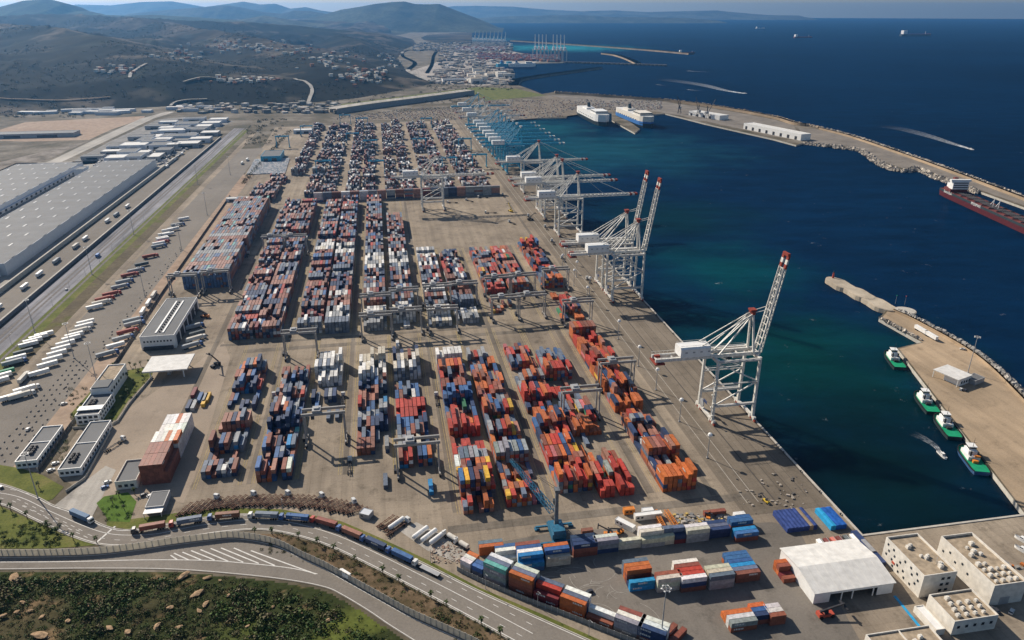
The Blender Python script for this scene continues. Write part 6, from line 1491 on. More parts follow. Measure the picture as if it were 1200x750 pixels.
def ferry(label, px_, py_, yw, L, B, lower, upper, band=None):
    t = thing('ferry', label, 'ship', (*G(px_, py_, SEA_Z), SEA_Z), yw); mb = MB(); st = hull(mb, L, B, 9, -.5, .22); mb.build('hull', lower, t)
    mb = MB(); st2 = hull(mb, L * .97, B * .98, 15, 8.55, .2, .02, .0); mb.build('car_decks', upper, t); deck(st2, -.05, 'top_deck', M_ROOFW, t, .1)
    if band: mb = MB(); hull(mb, L * .985, B * .998, 8.5, 4.0, .21, .02, .0); mb.build('blue_band', band, t)
    mb = MB(); mb.box(-B * .42, B * .42, L * .12, L * .34, 23.4, 31); hs = mb.build('bridge', upper, t); mb = MB(); mb.box(-B * .43, B * .43, L * .12 - .1, L * .345, 28, 29.6); mb.build('window_band', M_GLASS, hs)
    mb = MB(); mb.box(-B * .3, B * .3, -L * .30, -L * .12, 23.4, 27.5); mb.build('deckhouse', upper, t); mb = MB(); mb.beam((0, -L * .2, 26), (0, -L * .22, 37), 7, 10, 6, 8); mb.build('funnel', lower, t)
    for k in range(9): mb = MB(); mb.box(B * .49, B * .50, -L * .38 + k * L * .075, -L * .35 + k * L * .075, 12.5, 14); mb.build('porthole', M_GLASS, t)
    return t
ferry('white car carrier moored stern to the breakwater, westernmost of two', 695, 141, yaw_of(G(673, 130), G(716, 152)), 215, 35, M_HULLD, M_WHITE)
ferry('cream ferry with blue band moored beside the white car carrier', 744, 143, yaw_of(G(721, 133), G(767, 152)), 215, 35, M_HULLD, M_CREAM, M_BLUE)
# the tanker on the outer mole
ps, pb = G(1111, 229, SEA_Z), G(1230, 283, SEA_Z); L = math.hypot(pb[0] - ps[0], pb[1] - ps[1]) * 1.05; yw = yaw_of(ps, pb); mid = ((ps[0] + pb[0]) / 2, (ps[1] + pb[1]) / 2)
t = thing('tanker', 'dark red tanker with white superstructure alongside the outer mole', 'ship', (*mid, SEA_Z), yw); mb = MB(); st = hull(mb, L, 26, 8.5, -1, .2); mb.build('hull', M_HULLR, t); mb = MB(); st = hull(mb, L * 1.001, 26.3, 3.2, 7.6, .2, .08, 0); mb.build('upper_hull', M_HULLD, t); deck(st, -.6, 'deck', M_DECKR, t)
ly = -L / 2
mb = MB(); mb.box(-12, 12, ly + 12, ly + 30, 10.5, 15); mb.build('poop', M_DECKR, t)
mb = MB(); mb.box(-11, 11, ly + 22, ly + 32, 15, 26); ho = mb.build('superstructure', M_WHITE, t)
for k in range(3): mb = MB(); mb.box(-10, 10, ly + 31.9, ly + 32.15, 17 + k * 3.2, 18.3 + k * 3.2); mb.build('window_band', M_GLASS, ho)
for k in range(3): mb = MB(); mb.box(-11.15, -10.9, ly + 23, ly + 31, 17 + k * 3.2, 18.3 + k * 3.2); mb.build('window_band', M_GLASS, ho)
mb = MB(); mb.box(-14, 14, ly + 26, ly + 31, 26, 28.6); mb.build('bridge_wing', M_WHITE, ho)
mb = MB(); mb.beam((0, ly + 16, 15), (0, ly + 15, 29), 6, 6, 5, 5); mb.build('funnel', M_DECKR, t); mb = MB(); mb.box(-8, 8, ly + 11, ly + 20, 15, 21); mb.build('engine_casing', M_WHITE, t)
mb = MB()
for k in range(5): mb.tube((-5 + k * 2.5, ly + 36, 11.6), (-5 + k * 2.5, -ly - 24, 11.6), .45, n=6)
for k in range(10): mb.box(-12, 12, ly + 40 + k * (L - 70) / 10, ly + 40.7 + k * (L - 70) / 10, 10.8, 12.2)
mb.build('deck_piping', M_DARK, t)
for yy in (-6, 6): mb = MB(); mb.tube((0, yy, 10.6), (0, yy, 23), .6, .4, n=6); mb.beam((0, yy, 20), (9, yy + 8, 16), .5); mb.build('hose_crane', M_WHITE, t)
mb = MB(); mb.tube((0, -ly - 15, 10.5), (0, -ly - 15, 24), .5, .3, n=6); mb.build('foremast', M_WHITE, t)
def letter(txt, size, loc, rot, parent, mat, name='lettering'):
    cu = bpy.data.curves.new(name, 'FONT'); cu.body = txt; cu.size = size; cu.extrude = .05; cu.align_x = 'CENTER'; tmp = bpy.data.objects.new(name, cu); COL.objects.link(tmp)
    me = bpy.data.meshes.new_from_object(tmp.evaluated_get(bpy.context.evaluated_depsgraph_get())); bpy.data.objects.remove(tmp); me.materials.append(mat)
    o = bpy.data.objects.new(name, me); COL.objects.link(o); o.parent = parent; o.location = loc; o.rotation_euler = rot; return o
# side towards the camera: local +x (starboard) since the bow points right and away
cx = (mid[0], mid[1])
side = 1 if (Vector((math.cos(yw), math.sin(yw))).dot(Vector((-mid[0], -mid[1]))) > 0) else -1
letter('Stena Bulk', 5.2, (side * 13.35, ly + 27, 7.6), (R(90), 0, R(90) if side > 0 else R(-90)), t, M_WHITE); letter('IMOIIMAX', 5.2, (side * 13.35, ly + 100, 7.6), (R(90), 0, R(90) if side > 0 else R(-90)), t, M_WHITE)
def far_ship(label, px_, py_, yw, L, hm):
    t = thing('cargo_ship', label, 'ship', (*G(px_, py_, SEA_Z), SEA_Z), yw); mb = MB(); st = hull(mb, L, L * .16, L * .07, -1, .2); mb.build('hull', hm, t); deck(st, -.4, 'deck', M_DECKR, t); mb = MB(); mb.box(-L * .07, L * .07, -L * .46, -L * .34, L * .05, L * .17); mb.build('superstructure', M_WHITE, t)
    mb = MB(); mb.tube((0, L * .3, L * .06), (0, L * .3, L * .14), L * .006, n=6); mb.build('mast', M_WHITE, t)
far_ship('white ship far out with a long dark hull', 1073, 42.5, R(-84), 330, M_HULLD); far_ship('small dark red ship far out at sea', 941, 44.5, R(-80), 190, M_HULLR); far_ship('tiny white boat far out near the coast range', 891, 33.5, R(-70), 150, M_WHITE); far_ship('small dark ship before the far breakwater', 805, 62.5, R(-80), 110, M_HULLD)

# ================================================================== BREAKWATERS AND ARMOUR
def armour(name, line, n, width, size, base, label, cols, z0=SEA_Z - .5, z1=1.6, seed=2):
    r = np.random.default_rng(seed); L = resample(smooth_line(line, 6), 1.0); mb = MB(); A = np.array(L)
    for k in range(n):
        i = int(r.integers(0, len(L) - 1)); x0, y0 = L[i]; x1, y1 = L[i + 1]; dx, dy = x1 - x0, y1 - y0; q = math.hypot(dx, dy) or 1; u = r.uniform(0, 1); o = u * width
        z = z1 + (z0 - z1) * u + r.uniform(-.2, .4); s = size * r.uniform(.6, 1.3); c = np.array(cols[int(r.integers(0, len(cols)))]) * r.uniform(.75, 1.2)
        cx_, cy_ = x0 - dy / q * o, y0 + dx / q * o; e = Euler((r.uniform(0, 3), r.uniform(0, 3), r.uniform(0, 3))).to_matrix()
        vs = [e @ Vector((a * s * r.uniform(.7, 1), b * s * r.uniform(.7, 1), c_ * s * r.uniform(.6, .9))) + Vector((cx_, cy_, z)) for a, b, c_ in ((-.5, -.5, -.5), (.5, -.5, -.5), (.5, .5, -.5), (-.5, .5, -.5), (-.5, -.5, .5), (.5, -.5, .5), (.5, .5, .5), (-.5, .5, .5))]
        mb.add(vs, [(4, 5, 6, 7), (0, 1, 5, 4), (1, 2, 6, 5), (2, 3, 7, 6), (3, 0, 4, 7), (3, 2, 1, 0)], tuple(float(v) for v in c))
    return tag(mb.build(name, M_STONE), label, 'rocks', kind='stuff')
SC = [(.42, .37, .31), (.34, .30, .26), (.50, .44, .36), (.26, .24, .21)]
armour('armour_stones', pxpoly([(1310, 274), (1200, 232), (1133, 207), (1067, 183), (1000, 160), (960, 150)]), 1300, -11, 4.6, 0, 'pale armour blocks along the outer face of the mole', SC, seed=3)
armour('armour_stones', pxpoly([(943, 167), (1000, 174), (1013, 177), (1033, 191), (1057, 199), (1077, 197), (1100, 207), (1150, 225)]), 800, -9, 4.0, 0, 'pale armour blocks along the harbour face of the mole', SC, seed=4)
armour('armour_stones', pxpoly([(960, 150), (931, 144), (907, 137), (853, 127), (789, 118), (720, 113), (648, 108)]), 900, -14, 5, 0, 'armour blocks seaward of the breakwater quay', [(.48, .38, .27), (.40, .31, .22), (.30, .25, .2)], seed=5)
armour('armour_stones', pxpoly([(1300, 572), (1200, 465), (1144, 414), (1077, 376), (1050, 364)]), 1500, -7, 2.6, 0, 'grey armour blocks along the outer side of the tug pier', [(.36, .34, .31), (.28, .27, .25), (.44, .40, .35)], seed=6)
armour('armour_stones', pxpoly([(1030, 373), (1053, 386), (1080, 400)]), 260, 5, 2.4, 0, 'tan armour blocks on the inner side of the pier head', SC, seed=7)
# crest walls: a kerb-like parapet on mole and pier
def parapet(name, label, line_px, d0, d1, h, mat):
    P = smooth_line(pxpoly(line_px), 6); t = thing(name, label, 'wall', (0, 0, 0)); mb = MB(); A, B = offset(P, d0), offset(P, d1)
    for i in range(len(P) - 1): mb.add([(*A[i], 0), (*A[i + 1], 0), (*B[i + 1], 0), (*B[i], 0), (*A[i], h), (*A[i + 1], h), (*B[i + 1], h), (*B[i], h)], [(4, 5, 6, 7), (0, 1, 5, 4), (2, 3, 7, 6), (7, 6, 5, 4)])
    mb.build('crest', mat, t); return t
parapet('crest_wall', 'tall pale crest wall along the mole', [(1310, 275.5), (1200, 233.5), (1133, 208.3), (1067, 184.4), (1000, 161.5), (962, 151.5)], 1, 6, 4.2, M_SAND)
parapet('crest_wall', 'sandy crest wall behind the breakwater quay', [(945, 147.5), (931, 145.5), (907, 138.5), (853, 128.3), (789, 119.2), (720, 114), (652, 109.5)], 1, 9, 6, M_SAND)
parapet('crest_wall', 'low crest wall along the tug pier road', [(1290, 566), (1200, 468.5), (1144, 416.5), (1077, 378), (1048, 364.5)], .5, 2.0, 2.2, M_SAND)
# the caisson chain at the pier head, each caisson a thing
M_CAIS = ground('caisson_top', (.42, .36, .28), stain=.3, streak=0, big=.05)
ang = yaw_of(G(980, 327), G(1036, 356))
for px_, py_, rx, rz_, lab in [(985, 332, 17, 8.5, 'tip caisson carrying the small red beacon'), (1007, 343, 17.5, 8.5, 'scalloped caisson second from the beacon'), (1030, 355, 18, 9, 'scalloped caisson joining the pier head'), (1061, 364, 9, 9, 'round caisson standing beside the pier head')]:
    t = thing('pier_caisson', lab, 'caisson', (*G(px_, py_, 1.0), 0), ang); mb = MB(); n = 28
    po = []
    for k in range(n):
        a = 2 * math.pi * k / n; w = 1 if rx == rz_ else 1 + .10 * math.sin(6 * a) * abs(math.cos(a)); po.append((rz_ * w * math.cos(a), rx * w * math.sin(a) if rx == rz_ else rx * 1.12 * (abs(math.sin(a)) ** .75) * (1 if math.sin(a) > 0 else -1)))
    cz_ = 1.0 + (px_ % 7) * .06; mb.prism(po, -6, cz_); mb.build('caisson_body', M_CAIS, t); mb = MB(); mb.prism([(x * .93, y * .93) for x, y in po], cz_, cz_ + .22); mb.build('capping', M_CAIS if rx != rz_ else M_KERB, t)
t = thing('beacon', 'small red beacon tower on the tip caisson', 'beacon', (*G(976, 326, 1.2), 1.2)); mb = MB(); mb.tube((0, 0, 0), (0, 0, 6), 1.1, .7, n=10); mb.build('tower', M_RED, t); mb = MB(); mb.tube((0, 0, 6), (0, 0, 7.5), .9, .5, n=10); mb.build('lantern', M_GLASS, t)
for i, (x, y) in enumerate(((1049, 356), (1060, 357))):
    t = thing('beacon_pole', ['slim beacon pole on the pier head edge', 'slim beacon pole on the round caisson'][i], 'pole', (*G(x, y, .8), .8)); mb = MB(); mb.tube((0, 0, 0), (0, 0, 8), .18, .1, n=6); mb.build('pole', M_GREYM, t); mb = MB(); mb.cbox((0, 0, 8.2), (.6, .6, .6)); mb.build('lamp', M_RED if i else M_GREEN, t)
for i, (x, y) in enumerate(((1080, 390), (1092, 397))):
    t = trailer_box('white box trailer parked on the tug pier road', M_WHITE, None, 'trailers on the tug pier'); t.location = (*G(x, y), .12); t.rotation_euler = (0, 0, yaw_of(G(1073, 385), G(1100, 401)))
# far port moles
def mole(name, line_px, w, mat, h=3.0, kind='structure'):
    P = smooth_line(pxpoly(line_px), 6); A, B = offset(P, w / 2), offset(P, -w / 2); mb = MB()
    for i in range(len(P) - 1): mb.add([(*A[i], -6), (*A[i + 1], -6), (*B[i + 1], -6), (*B[i], -6), (*A[i], h), (*A[i + 1], h), (*B[i + 1], h), (*B[i], h)], [(4, 5, 6, 7), (7, 6, 5, 4), (0, 1, 5, 4), (2, 3, 7, 6)])
    tag(mb.build(name, mat), kind=kind)
M_ROCKD = paint('dark_rock', (.13, .12, .105), .95, .3, .05)
mole('rock_mole', [(602, 100), (606, 95), (615, 92.5), (640, 88.5), (670, 84.5), (702, 80)], 34, M_ROCKD, 5)
mole('far_mole', [(600, 48), (640, 50.5), (700, 54.5), (760, 59), (810, 63.5)], 40, M_SAND, 6); mole('detached_mole', [(707, 63), (722, 65), (735, 69), (748, 75)], 34, M_SAND, 5)
cz = None
for k in range(24):
    x, y = G(664 + k * 5, 73.2 + k * .16)
    if cz is None:
        mb = MB(); n = 12; mb.prism([(11 * math.cos(2 * math.pi * q / n), 11 * math.sin(2 * math.pi * q / n)) for q in range(n)], -6, 5); cz = mb.build('harbour_caisson', M_ROCKD); tag(cz, 'dark round caisson in the row closing the far port', 'caisson', 'row of caissons at the far port'); cz.location = (x, y, 0)
    else: o = cz.copy(); COL.objects.link(o); o.location = (x, y, 0)
# far port: container mass, cranes, halls
random.seed(33); mb = MB()
for k in range(900):
    px_ = random.uniform(560, 656); py_ = random.uniform(66, 73) - (656 - px_) * .03; x, y = G(px_, py_); c = PAL[random.choice(['maroon', 'rust', 'brown', 'navy', 'slate', 'maroon', 'salmon', 'grey'])]; mb.cbox((x, y, 5), (12, 12, random.choice((5, 8, 10, 13))), AZ, c)
for k in range(500):
    px_ = random.uniform(535, 592); py_ = random.uniform(56, 60); x, y = G(px_, py_); c = PAL[random.choice(['maroon', 'rust', 'slate', 'grey', 'white'])]; mb.cbox((x, y, 6), (14, 14, random.choice((6, 9, 12))), AZ, c)
tag(mb.build('far_containers', M_CONT), 'mass of dark red container stacks at the far port', 'containers', kind='stuff')
def far_crane(mat, name_lab, grp):
    t = thing('far_quay_crane', name_lab, 'crane', group=grp)
    for x in (-15, 15):
        for y in (-12, 12): mb = MB(); mb.box(x - 1.6, x + 1.6, y - 1.6, y + 1.6, 0, 56); mb.build('leg', mat, t)
    mb = MB(); mb.box(-50, 30, -5, 5, 54, 59); mb.build('girder', mat, t); mb = MB(); mb.box(-40, -16, -6, 6, 59, 70); mb.build('machinery_house', mat, t); mb = MB(); mb.beam((12, 0, 59), (10, 0, 92), 4); mb.beam((20, 0, 59), (32, 0, 128), 4); mb.build('raised_boom', mat, t); return t
M_FCR = paint('far_crane_paint', (.62, .62, .62), .6, .05); fc = far_crane(M_FCR, 'pale quay crane of the far port standing at the container pier end', 'pale cranes of the far port')
for i in range(8): place(fc, i > 0, (*G(627 + i * 4.3 + (4 if i > 3 else 0), 70.3 + i * .25), 0), AZ + R(80))
for i in range(9): o = place(fc, 1, (*G(556 + i * 4.4, 53.5 + i * .3), 0), AZ + R(60), 'pale hazy quay crane at the second far terminal', 'hazy cranes of the second far terminal'); o.scale = (.8,) * 3
far_ship('dark container ship at the second far terminal', 592, 55.5, R(40), 160, M_HULLD)
ferry('grey blue ferry lying inside the far basin', 612, 80.5, R(-82), 130, 26, M_HULLB, M_WHITE); 
t = ferry('blue ferry ahead of the grey one in the far basin', 592, 80.5, R(-60), 90, 22, M_BLUE, M_CYAN)
def far_hall(px_, py_, w, d, h, roof):
    t = thing('harbour_hall', 'pale harbour hall on the flats before the far port', 'building', (*G(px_, py_), .1), AZ + random.uniform(-.3, .3), 'pale halls of the far port'); shell(t, w, d, h, M_CREAM, roof, .5, th=1.0); win_y(t, 0, w * .2, w * .7, 1, h * .5)
for k in range(26): far_hall(random.uniform(540, 598), random.uniform(84, 99), random.uniform(18, 46), random.uniform(16, 40), random.uniform(8, 22), random.choice((M_ROOFT, M_CREAM, M_ROOFW)))
t = thing('terminal_hall', 'curved pale terminal hall beside the far coast road', 'building', (*G(519, 97), .1), AZ); shell(t, 90, 50, 12, M_WHITE, M_ROOFG, .5, th=1.0); win_y(t, 0, 6, 84, 1, 8)
# parked rows of cars / trailers on the storage ground
random.seed(44); mb = MB()
for k in range(1700):
    px_ = random.uniform(395, 775); 
    lo, hi = (126 if px_ < 560 else 117), (140 if px_ < 660 else 129); py_ = random.uniform(lo, hi)
    if px_ < 560 and py_ < 134 - (px_ - 395) * .13 + 4: continue
    x, y = G(px_, py_); a, b = toab(x, y); a = round(a / 11) * 11 + random.uniform(-1, 1); b = round(b / 3.4) * 3.4; x, y = W(a, b)
    if b > 230 and a < 1836: continue
    c = random.choice([(.26, .26, .26), (.18, .18, .2), (.1, .1, .11), (.33, .32, .3), (.22, .21, .2), (.16, .09, .08)]); mb.cbox((x, y, 1.0), (2.0, 4.8, 1.7), AZ, c)
tag(mb.build('stored_vehicles', M_PALE), 'rows of vehicles stored behind the ferry berths', 'vehicles', kind='stuff')
mb = MB()
for k in range(1500):
    px_ = random.uniform(85, 262); py_ = random.uniform(140, 196); x, y = G(px_, py_); a, b = toab(x, y)
    if not (-500 < b < -372 and a > 1355): continue
    c = random.choice([(.5, .5, .5), (.2, .2, .22), (.1, .1, .1), (.6, .58, .55), (.3, .3, .3)]); s_ = random.choice((1, 1, 2.6)); mb.cbox((x, y, 1.2), (2.2, 5 * s_, 1.6 + s_ * .6), AZ + random.choice((0, 1.57)), c)
tag(mb.build('estate_vehicles', M_PALE), 'vehicles and trailers crowding the industrial estate', 'vehicles', kind='stuff')
mb = MB()
for k in range(420):
    i, j = k % 28, k // 28; a, b = 1250 + j * 9, -222 + i * 2.2 - j * .4; x, y = W(a, b); c = random.choice([(.5, .5, .52), (.35, .4, .45), (.6, .6, .6)]); mb.cbox((x, y, .9), (1.8, 4.5, 1.5), AZ, c)
tag(mb.build('stored_cars', M_PALE), 'tight rows of pale cars stored beside the blue walled hall', 'cars', kind='stuff')

# ================================================================== VILLAGE HOUSES AND HILL ROADS
def house_proto(wall, roof, lab):
    t = thing('house', lab, 'house', group='houses on the hillside'); mb = MB(); mb.box(-5, 5, -6, 6, -2, 6); mb.build('wall', wall, t); mb = MB(); mb.box(-5.4, 5.4, -6.4, 6.4, 6, 6.6); mb.build('roof', roof, t); mb = MB(); mb.box(-3, 3, -6.1, -6.01, 2, 4); mb.build('window', M_GLASS, t); return t
M_TERRA = paint('terracotta', (.36, .17, .10), .9, .2)
hs = [house_proto(M_CREAM, M_CREAM, 'small white house on the hillside behind the port'), house_proto(M_TERRA, M_TERRA, 'small terracotta house on the hillside behind the port')]; hu = [0, 0]; random.seed(55)
clusters = [(270, 55, 26, 7, 44), (330, 58, 40, 6, 40), (385, 70, 26, 8, 50), (275, 95, 38, 2.5, 34), (140, 83, 20, 5, 26), (215, 65, 26, 6, 26), (420, 90, 22, 9, 50), (455, 72, 14, 6, 14), (440, 84, 16, 5, 12)]
for cx_, cy_, sx_, sy_, n in clusters:
    for k in range(n):
        px_, py_ = random.gauss(cx_, sx_ * .6), random.gauss(cy_, sy_ * .6)
        if px_ < 0: continue
        # march along the ray to the hill
        u, v = (px_ - 600) / F_PX, (py_ - 375) / F_PX; tt_ = np.linspace(1500, 9000, 500); X_, Y_, Z_ = u * tt_, (CT - v * ST) * tt_, CAM_H - (ST + v * CT) * tt_; H_ = hill_h(X_, Y_); hit = np.nonzero(Z_ <= H_)[0]
        if len(hit) == 0: continue
        i = hit[0]; w = 0 if random.random() < .7 else 1; o = place(hs[w], hu[w], (float(X_[i]), float(Y_[i]), float(H_[i])), random.uniform(0, 3)); hu[w] = 1; s_ = random.uniform(.5, 1.0) * (1 + float(Y_[i]) / 9000); o.scale = (s_, s_, s_ * random.uniform(.7, 1.3))
def hill_road(pts_px, w, name='hill_road', mat=None):
    P = []
    for px_, py_ in pts_px:
        u, v = (px_ - 600) / F_PX, (py_ - 375) / F_PX; tt_ = np.linspace(1500, 9500, 900); X_, Y_, Z_ = u * tt_, (CT - v * ST) * tt_, CAM_H - (ST + v * CT) * tt_; H_ = np.maximum(hill_h(X_, Y_), 0); hit = np.nonzero(Z_ <= H_)[0]
        if len(hit): P.append((float(X_[hit[0]]), float(Y_[hit[0]])))
    w *= .6; P = resample(smooth_line(P, 8), 12); A, B = offset(P, w / 2), offset(P, -w / 2); mb = MB(); Pa = np.array(P); 
    ha = hill_h(np.array(A)[:, 0], np.array(A)[:, 1]); hb = hill_h(np.array(B)[:, 0], np.array(B)[:, 1]); h = np.maximum(np.maximum(ha, hb), 0) + 2.5
    for i in range(len(P) - 1): mb.add([(*A[i], h[i]), (*A[i + 1], h[i + 1]), (*B[i + 1], h[i + 1]), (*B[i], h[i])], [(0, 1, 2, 3), (3, 2, 1, 0)])
    tag(mb.build(name, mat or M_LIGHT), kind='structure')
hill_road([(152, 92), (156, 85), (165, 79), (172, 75)], 16); hill_road([(0, 116), (40, 119), (80, 119), (130, 116)], 12, mat=M_FIELD); hill_road([(345, 93), (360, 98), (366, 108), (360, 122)], 18); hill_road([(215, 97), (240, 92), (270, 93)], 12); hill_road([(200, 125), (206, 121), (225, 119), (245, 118)], 14)
hill_road([(508, 98), (490, 90), (478, 83), (486, 74), (472, 66), (475, 60), (500, 58)], 34); hill_road([(500, 86), (506, 76), (508, 66), (512, 60)], 26)

# ================================================================== ODDS AND ENDS OF THE YARD
def tank(px_, py_, label):
    t = thing('storage_tank', label, 'tank', (*G(px_, py_), .12), R(-38), 'white tanks beside the road verge'); mb = MB(); mb.tube((0, -5, 1.7), (0, 5, 1.7), 1.25, n=14); mb.tube((0, -5.5, 1.7), (0, -5, 1.7), .7, 1.25, n=14); mb.tube((0, 5, 1.7), (0, 5.5, 1.7), 1.25, .7, n=14); mb.build('tank_shell', M_WHITE, t)
    for y in (-3.4, 3.4): mb = MB(); mb.box(-1.1, 1.1, y - .3, y + .3, 0, .8); mb.build('saddle', M_GREYM, t)
for p in ((493, 627), (503, 630), (513, 633)): tank(*p, 'white cylindrical tank lying beside the road verge')
tank(465, 616, 'long cream tank beside parked chassis')
sheet('works_plot', pxpoly([(468, 622), (488, 612), (528, 632), (552, 645), (536, 660), (500, 645)]), M_LIGHT, .12)
x, y = G(421, 607); t = thing('site_cabin', 'grey site cabin at the end of the parked chassis row', 'cabin', (x, y, .1), R(-20)); shell(t, 6, 5, 3.2, M_GREYM, M_WHW, .2, th=.2); win_y(t, 0, 1, 2.4, 1.2, 2.2)
for i, (px_, py_) in enumerate(((527, 632), (541, 641))): x, y = G(px_, py_); t = truck_skel(['tanker truck beside the works plot', 'mixer truck beside the works plot'][i], M_CABW); t.location = (x, y, .12); t.rotation_euler = (0, 0, R(50)); t.scale = (1, .6, 1); mb = MB(); mb.tube((0, -7.5, 2.6), (0, 1.5, 2.6), 1.2, n=12); mb.build('drum', M_CREAM, t)
# lattice boom sections
for i, (p, q) in enumerate((((767, 601), (777, 620)), ((780, 601), (792, 619)))):
    a_, b_ = Vector((*G(*p), 1.2)), Vector((*G(*q), 1.2)); t = thing('boom_section', ['orange lattice boom section lying by the cream boxes', 'orange lattice boom section lying towards the debris heap'][i], 'crane part', (0, 0, 0)); mb = MB(); d = b_ - a_; r_ = d.cross(Vector((0, 0, 1))).normalized() * 1.1; up_ = Vector((0, 0, 1.1))
    for s1 in (-1, 1):
        for s2 in (-1, 1): mb.beam(a_ + r_ * s1 + up_ * s2, b_ + r_ * s1 + up_ * s2, .25)
    mb.build('chord', M_ORANGE, t); mb = MB()
    for k in range(9):
        for s1 in (-1, 1): mb.beam(a_ + d * (k / 9) + r_ * s1 + up_, a_ + d * ((k + 1) / 9) - r_ * s1 + up_, .16); mb.beam(a_ + d * (k / 9) + r_ * s1 - up_, a_ + d * ((k + 1) / 9) + r_ * s1 + up_, .16)
    mb.build('lacing', M_ORANGE, t)
def debris(name, px0, px1, py0, py1, n, label, cols, smax=1.6, seed=5):
    rr = random.Random(seed); mb = MB()
    for k in range(n): x, y = G(rr.uniform(px0, px1), rr.uniform(py0, py1)); s = rr.uniform(.3, smax); mb.cbox((x, y, .1 + s * .3), (s * rr.uniform(.5, 2), s, s * .6), rr.uniform(0, 3), rr.choice(cols))
    tag(mb.build(name, M_PALE), label, 'debris', kind='stuff')
debris('debris_heap', 790, 860, 603, 621, 220, 'scrap and rubble heap behind the container line', [(.42, .38, .33), (.3, .27, .24), (.5, .36, .12), (.2, .2, .2)])
debris('quay_works', 862, 945, 556, 605, 60, 'scattered stones and timbers on the quay end', [(.33, .29, .24), (.12, .11, .1), (.4, .35, .3)], 1.3, 6)
debris('plot_rubble', 505, 548, 636, 660, 160, 'pale rubble on the works plot', [(.4, .34, .28), (.33, .27, .21), (.3, .2, .15)], .9, 7)
debris('boatyard_gear', 1160, 1200, 660, 700, 90, 'jumbled gear behind the long vented block', [(.4, .37, .33), (.2, .2, .2), (.5, .16, .04), (.3, .28, .25)], 2.2, 8)
for i, (px_, py_, mt, lab) in enumerate(((751, 611, M_CREAM, 'cream bus like cabin behind the container line'), (760, 605, M_WHW, 'small pale cabin behind the container line'), (738, 604, M_ORANGE, 'orange and white site cabin behind the container line'), (727, 614, M_WHITE, 'slanted white and blue cabin behind the container line'))):
    x, y = G(px_, py_); t = thing('site_cabin', lab, 'cabin', (x - 3, y, .1), AZ + (0, 0, 0, -.9)[i]); shell(t, (15, 6, 6, 11)[i], 3, 3.2, mt, M_WHITE if i != 2 else M_ORANGE, .15, th=.15)
    for q in range(2): win_y(t, 0, 1 + q * 2.2, 2.2 + q * 2.2, 1.3, 2.3)
for i, (px_, py_) in enumerate(((712, 627), (724, 626), (830, 607))): reach_stacker(['orange loader with white crew frame in the machine line', 'second orange loader in the machine line', 'orange excavator on the debris heap'][i], M_ORANGE, px_, py_, R(80 + 40 * i), 25 if i < 2 else 35).scale = (.7,) * 3
# blue covered cargo blocks on the quay
def covered(px_, py_, w, d, h, label, mats):
    t = thing('covered_cargo', label, 'cargo', (*G(px_, py_), .11), AZ); n = len(mats)
    for k, m in enumerate(mats): mb = MB(); x0, x1 = w * k / n + .05, w * (k + 1) / n - .05; mb.add([(x0, 0, 0), (x1, 0, 0), (x1, d, 0), (x0, d, 0), (x0, 0, h), (x1, 0, h), (x1, d, h), (x0, d, h), ((x0 + x1) / 2, 0, h + .25), ((x0 + x1) / 2, d, h + .25)], [(4, 8, 9, 7), (8, 5, 6, 9), (0, 1, 5, 8, 4), (1, 2, 6, 5), (2, 3, 7, 9, 6), (3, 0, 4, 7)]); mb.build('tarp_cover', m, t)
M_TARP = paint('tarp_navy', (.035, .06, .19), .6, .3, .5); M_TARPB = paint('tarp_bright', (.02, .10, .36), .6, .3, .5); M_TARPC = paint('tarp_cyan', (.03, .30, .55), .6, .2, .5)
covered(922, 625, 17, 15, 2.8, 'broad navy tarpaulin covered cargo block at the quay end', [M_TARP] * 6 + [M_SAND] + [M_TARP]); covered(973, 622, 9, 15, 2.8, 'bright blue covered cargo beside the quay edge', [M_TARPC, M_TARPB, M_TARPB])
t = thing('blue_pontoon', 'long navy container like pontoon beside the shed and basin', 'cargo', (*G(1034, 665), .11), AZ); mb = MB(); mb.box(-1.6, 1.6, 0, 24, 0, 3); mb.build('body', M_NAVY, t); mb = MB(); mb.cbox((0, 12, 3.3), (2, 9, .6)); mb.build('lid', M_GREYM, t)
for i, (px_, cn) in enumerate(((963, M_WHITE), (971, M_DECKR), (979, M_RED), (986, M_DECKR), (994, M_HULLD), (1002, M_WHITE))):
    t = thing('open_tub', f"{('white', 'dark red', 'bright red', 'brownish red', 'slate', 'grey white')[i]} rounded tub in the row behind the white shed", 'tub', (*G(px_, 641 - i * 1.2), .11), AZ); mb = MB(); mb.add([(-1.3, -3.2, 0), (1.3, -3.2, 0), (1.3, 3.2, 0), (-1.3, 3.2, 0), (-1.5, -3.6, 2), (1.5, -3.6, 2), (1.5, 3.6, 2), (-1.5, 3.6, 2), (0, -3.0, 2.8), (0, 3.0, 2.8)], [(0, 1, 5, 4), (1, 2, 6, 5), (2, 3, 7, 6), (3, 0, 4, 7), (4, 5, 8), (6, 7, 9), (5, 6, 9, 8), (7, 4, 8, 9)]); mb.build('tub_body', cn, t); mb = MB(); mb.beam((0, -3, 2.9), (0, 3, 2.9), .2); mb.build('ridge_bar', M_GREYM, t)
mb = MB(); p, q = W(224, 219.5), W(206, 218.5); ribbon(mb, [p, q], -.7, .7, .2); tag(mb.build('blue_lane', M_TARPC), kind='structure')
for i, (px_, py_) in enumerate(((1196, 640), (1196, 652))): speedboat(['white dinghy on the hard beside the vented block', 'second dinghy on the hard beside the vented block'][i], px_, py_, AZ + .3, 8); 
for o in [o for o in bpy.data.objects if o.name.startswith('motorboat') and 'hard' in str(o.get('label'))]: o.location.z = .2

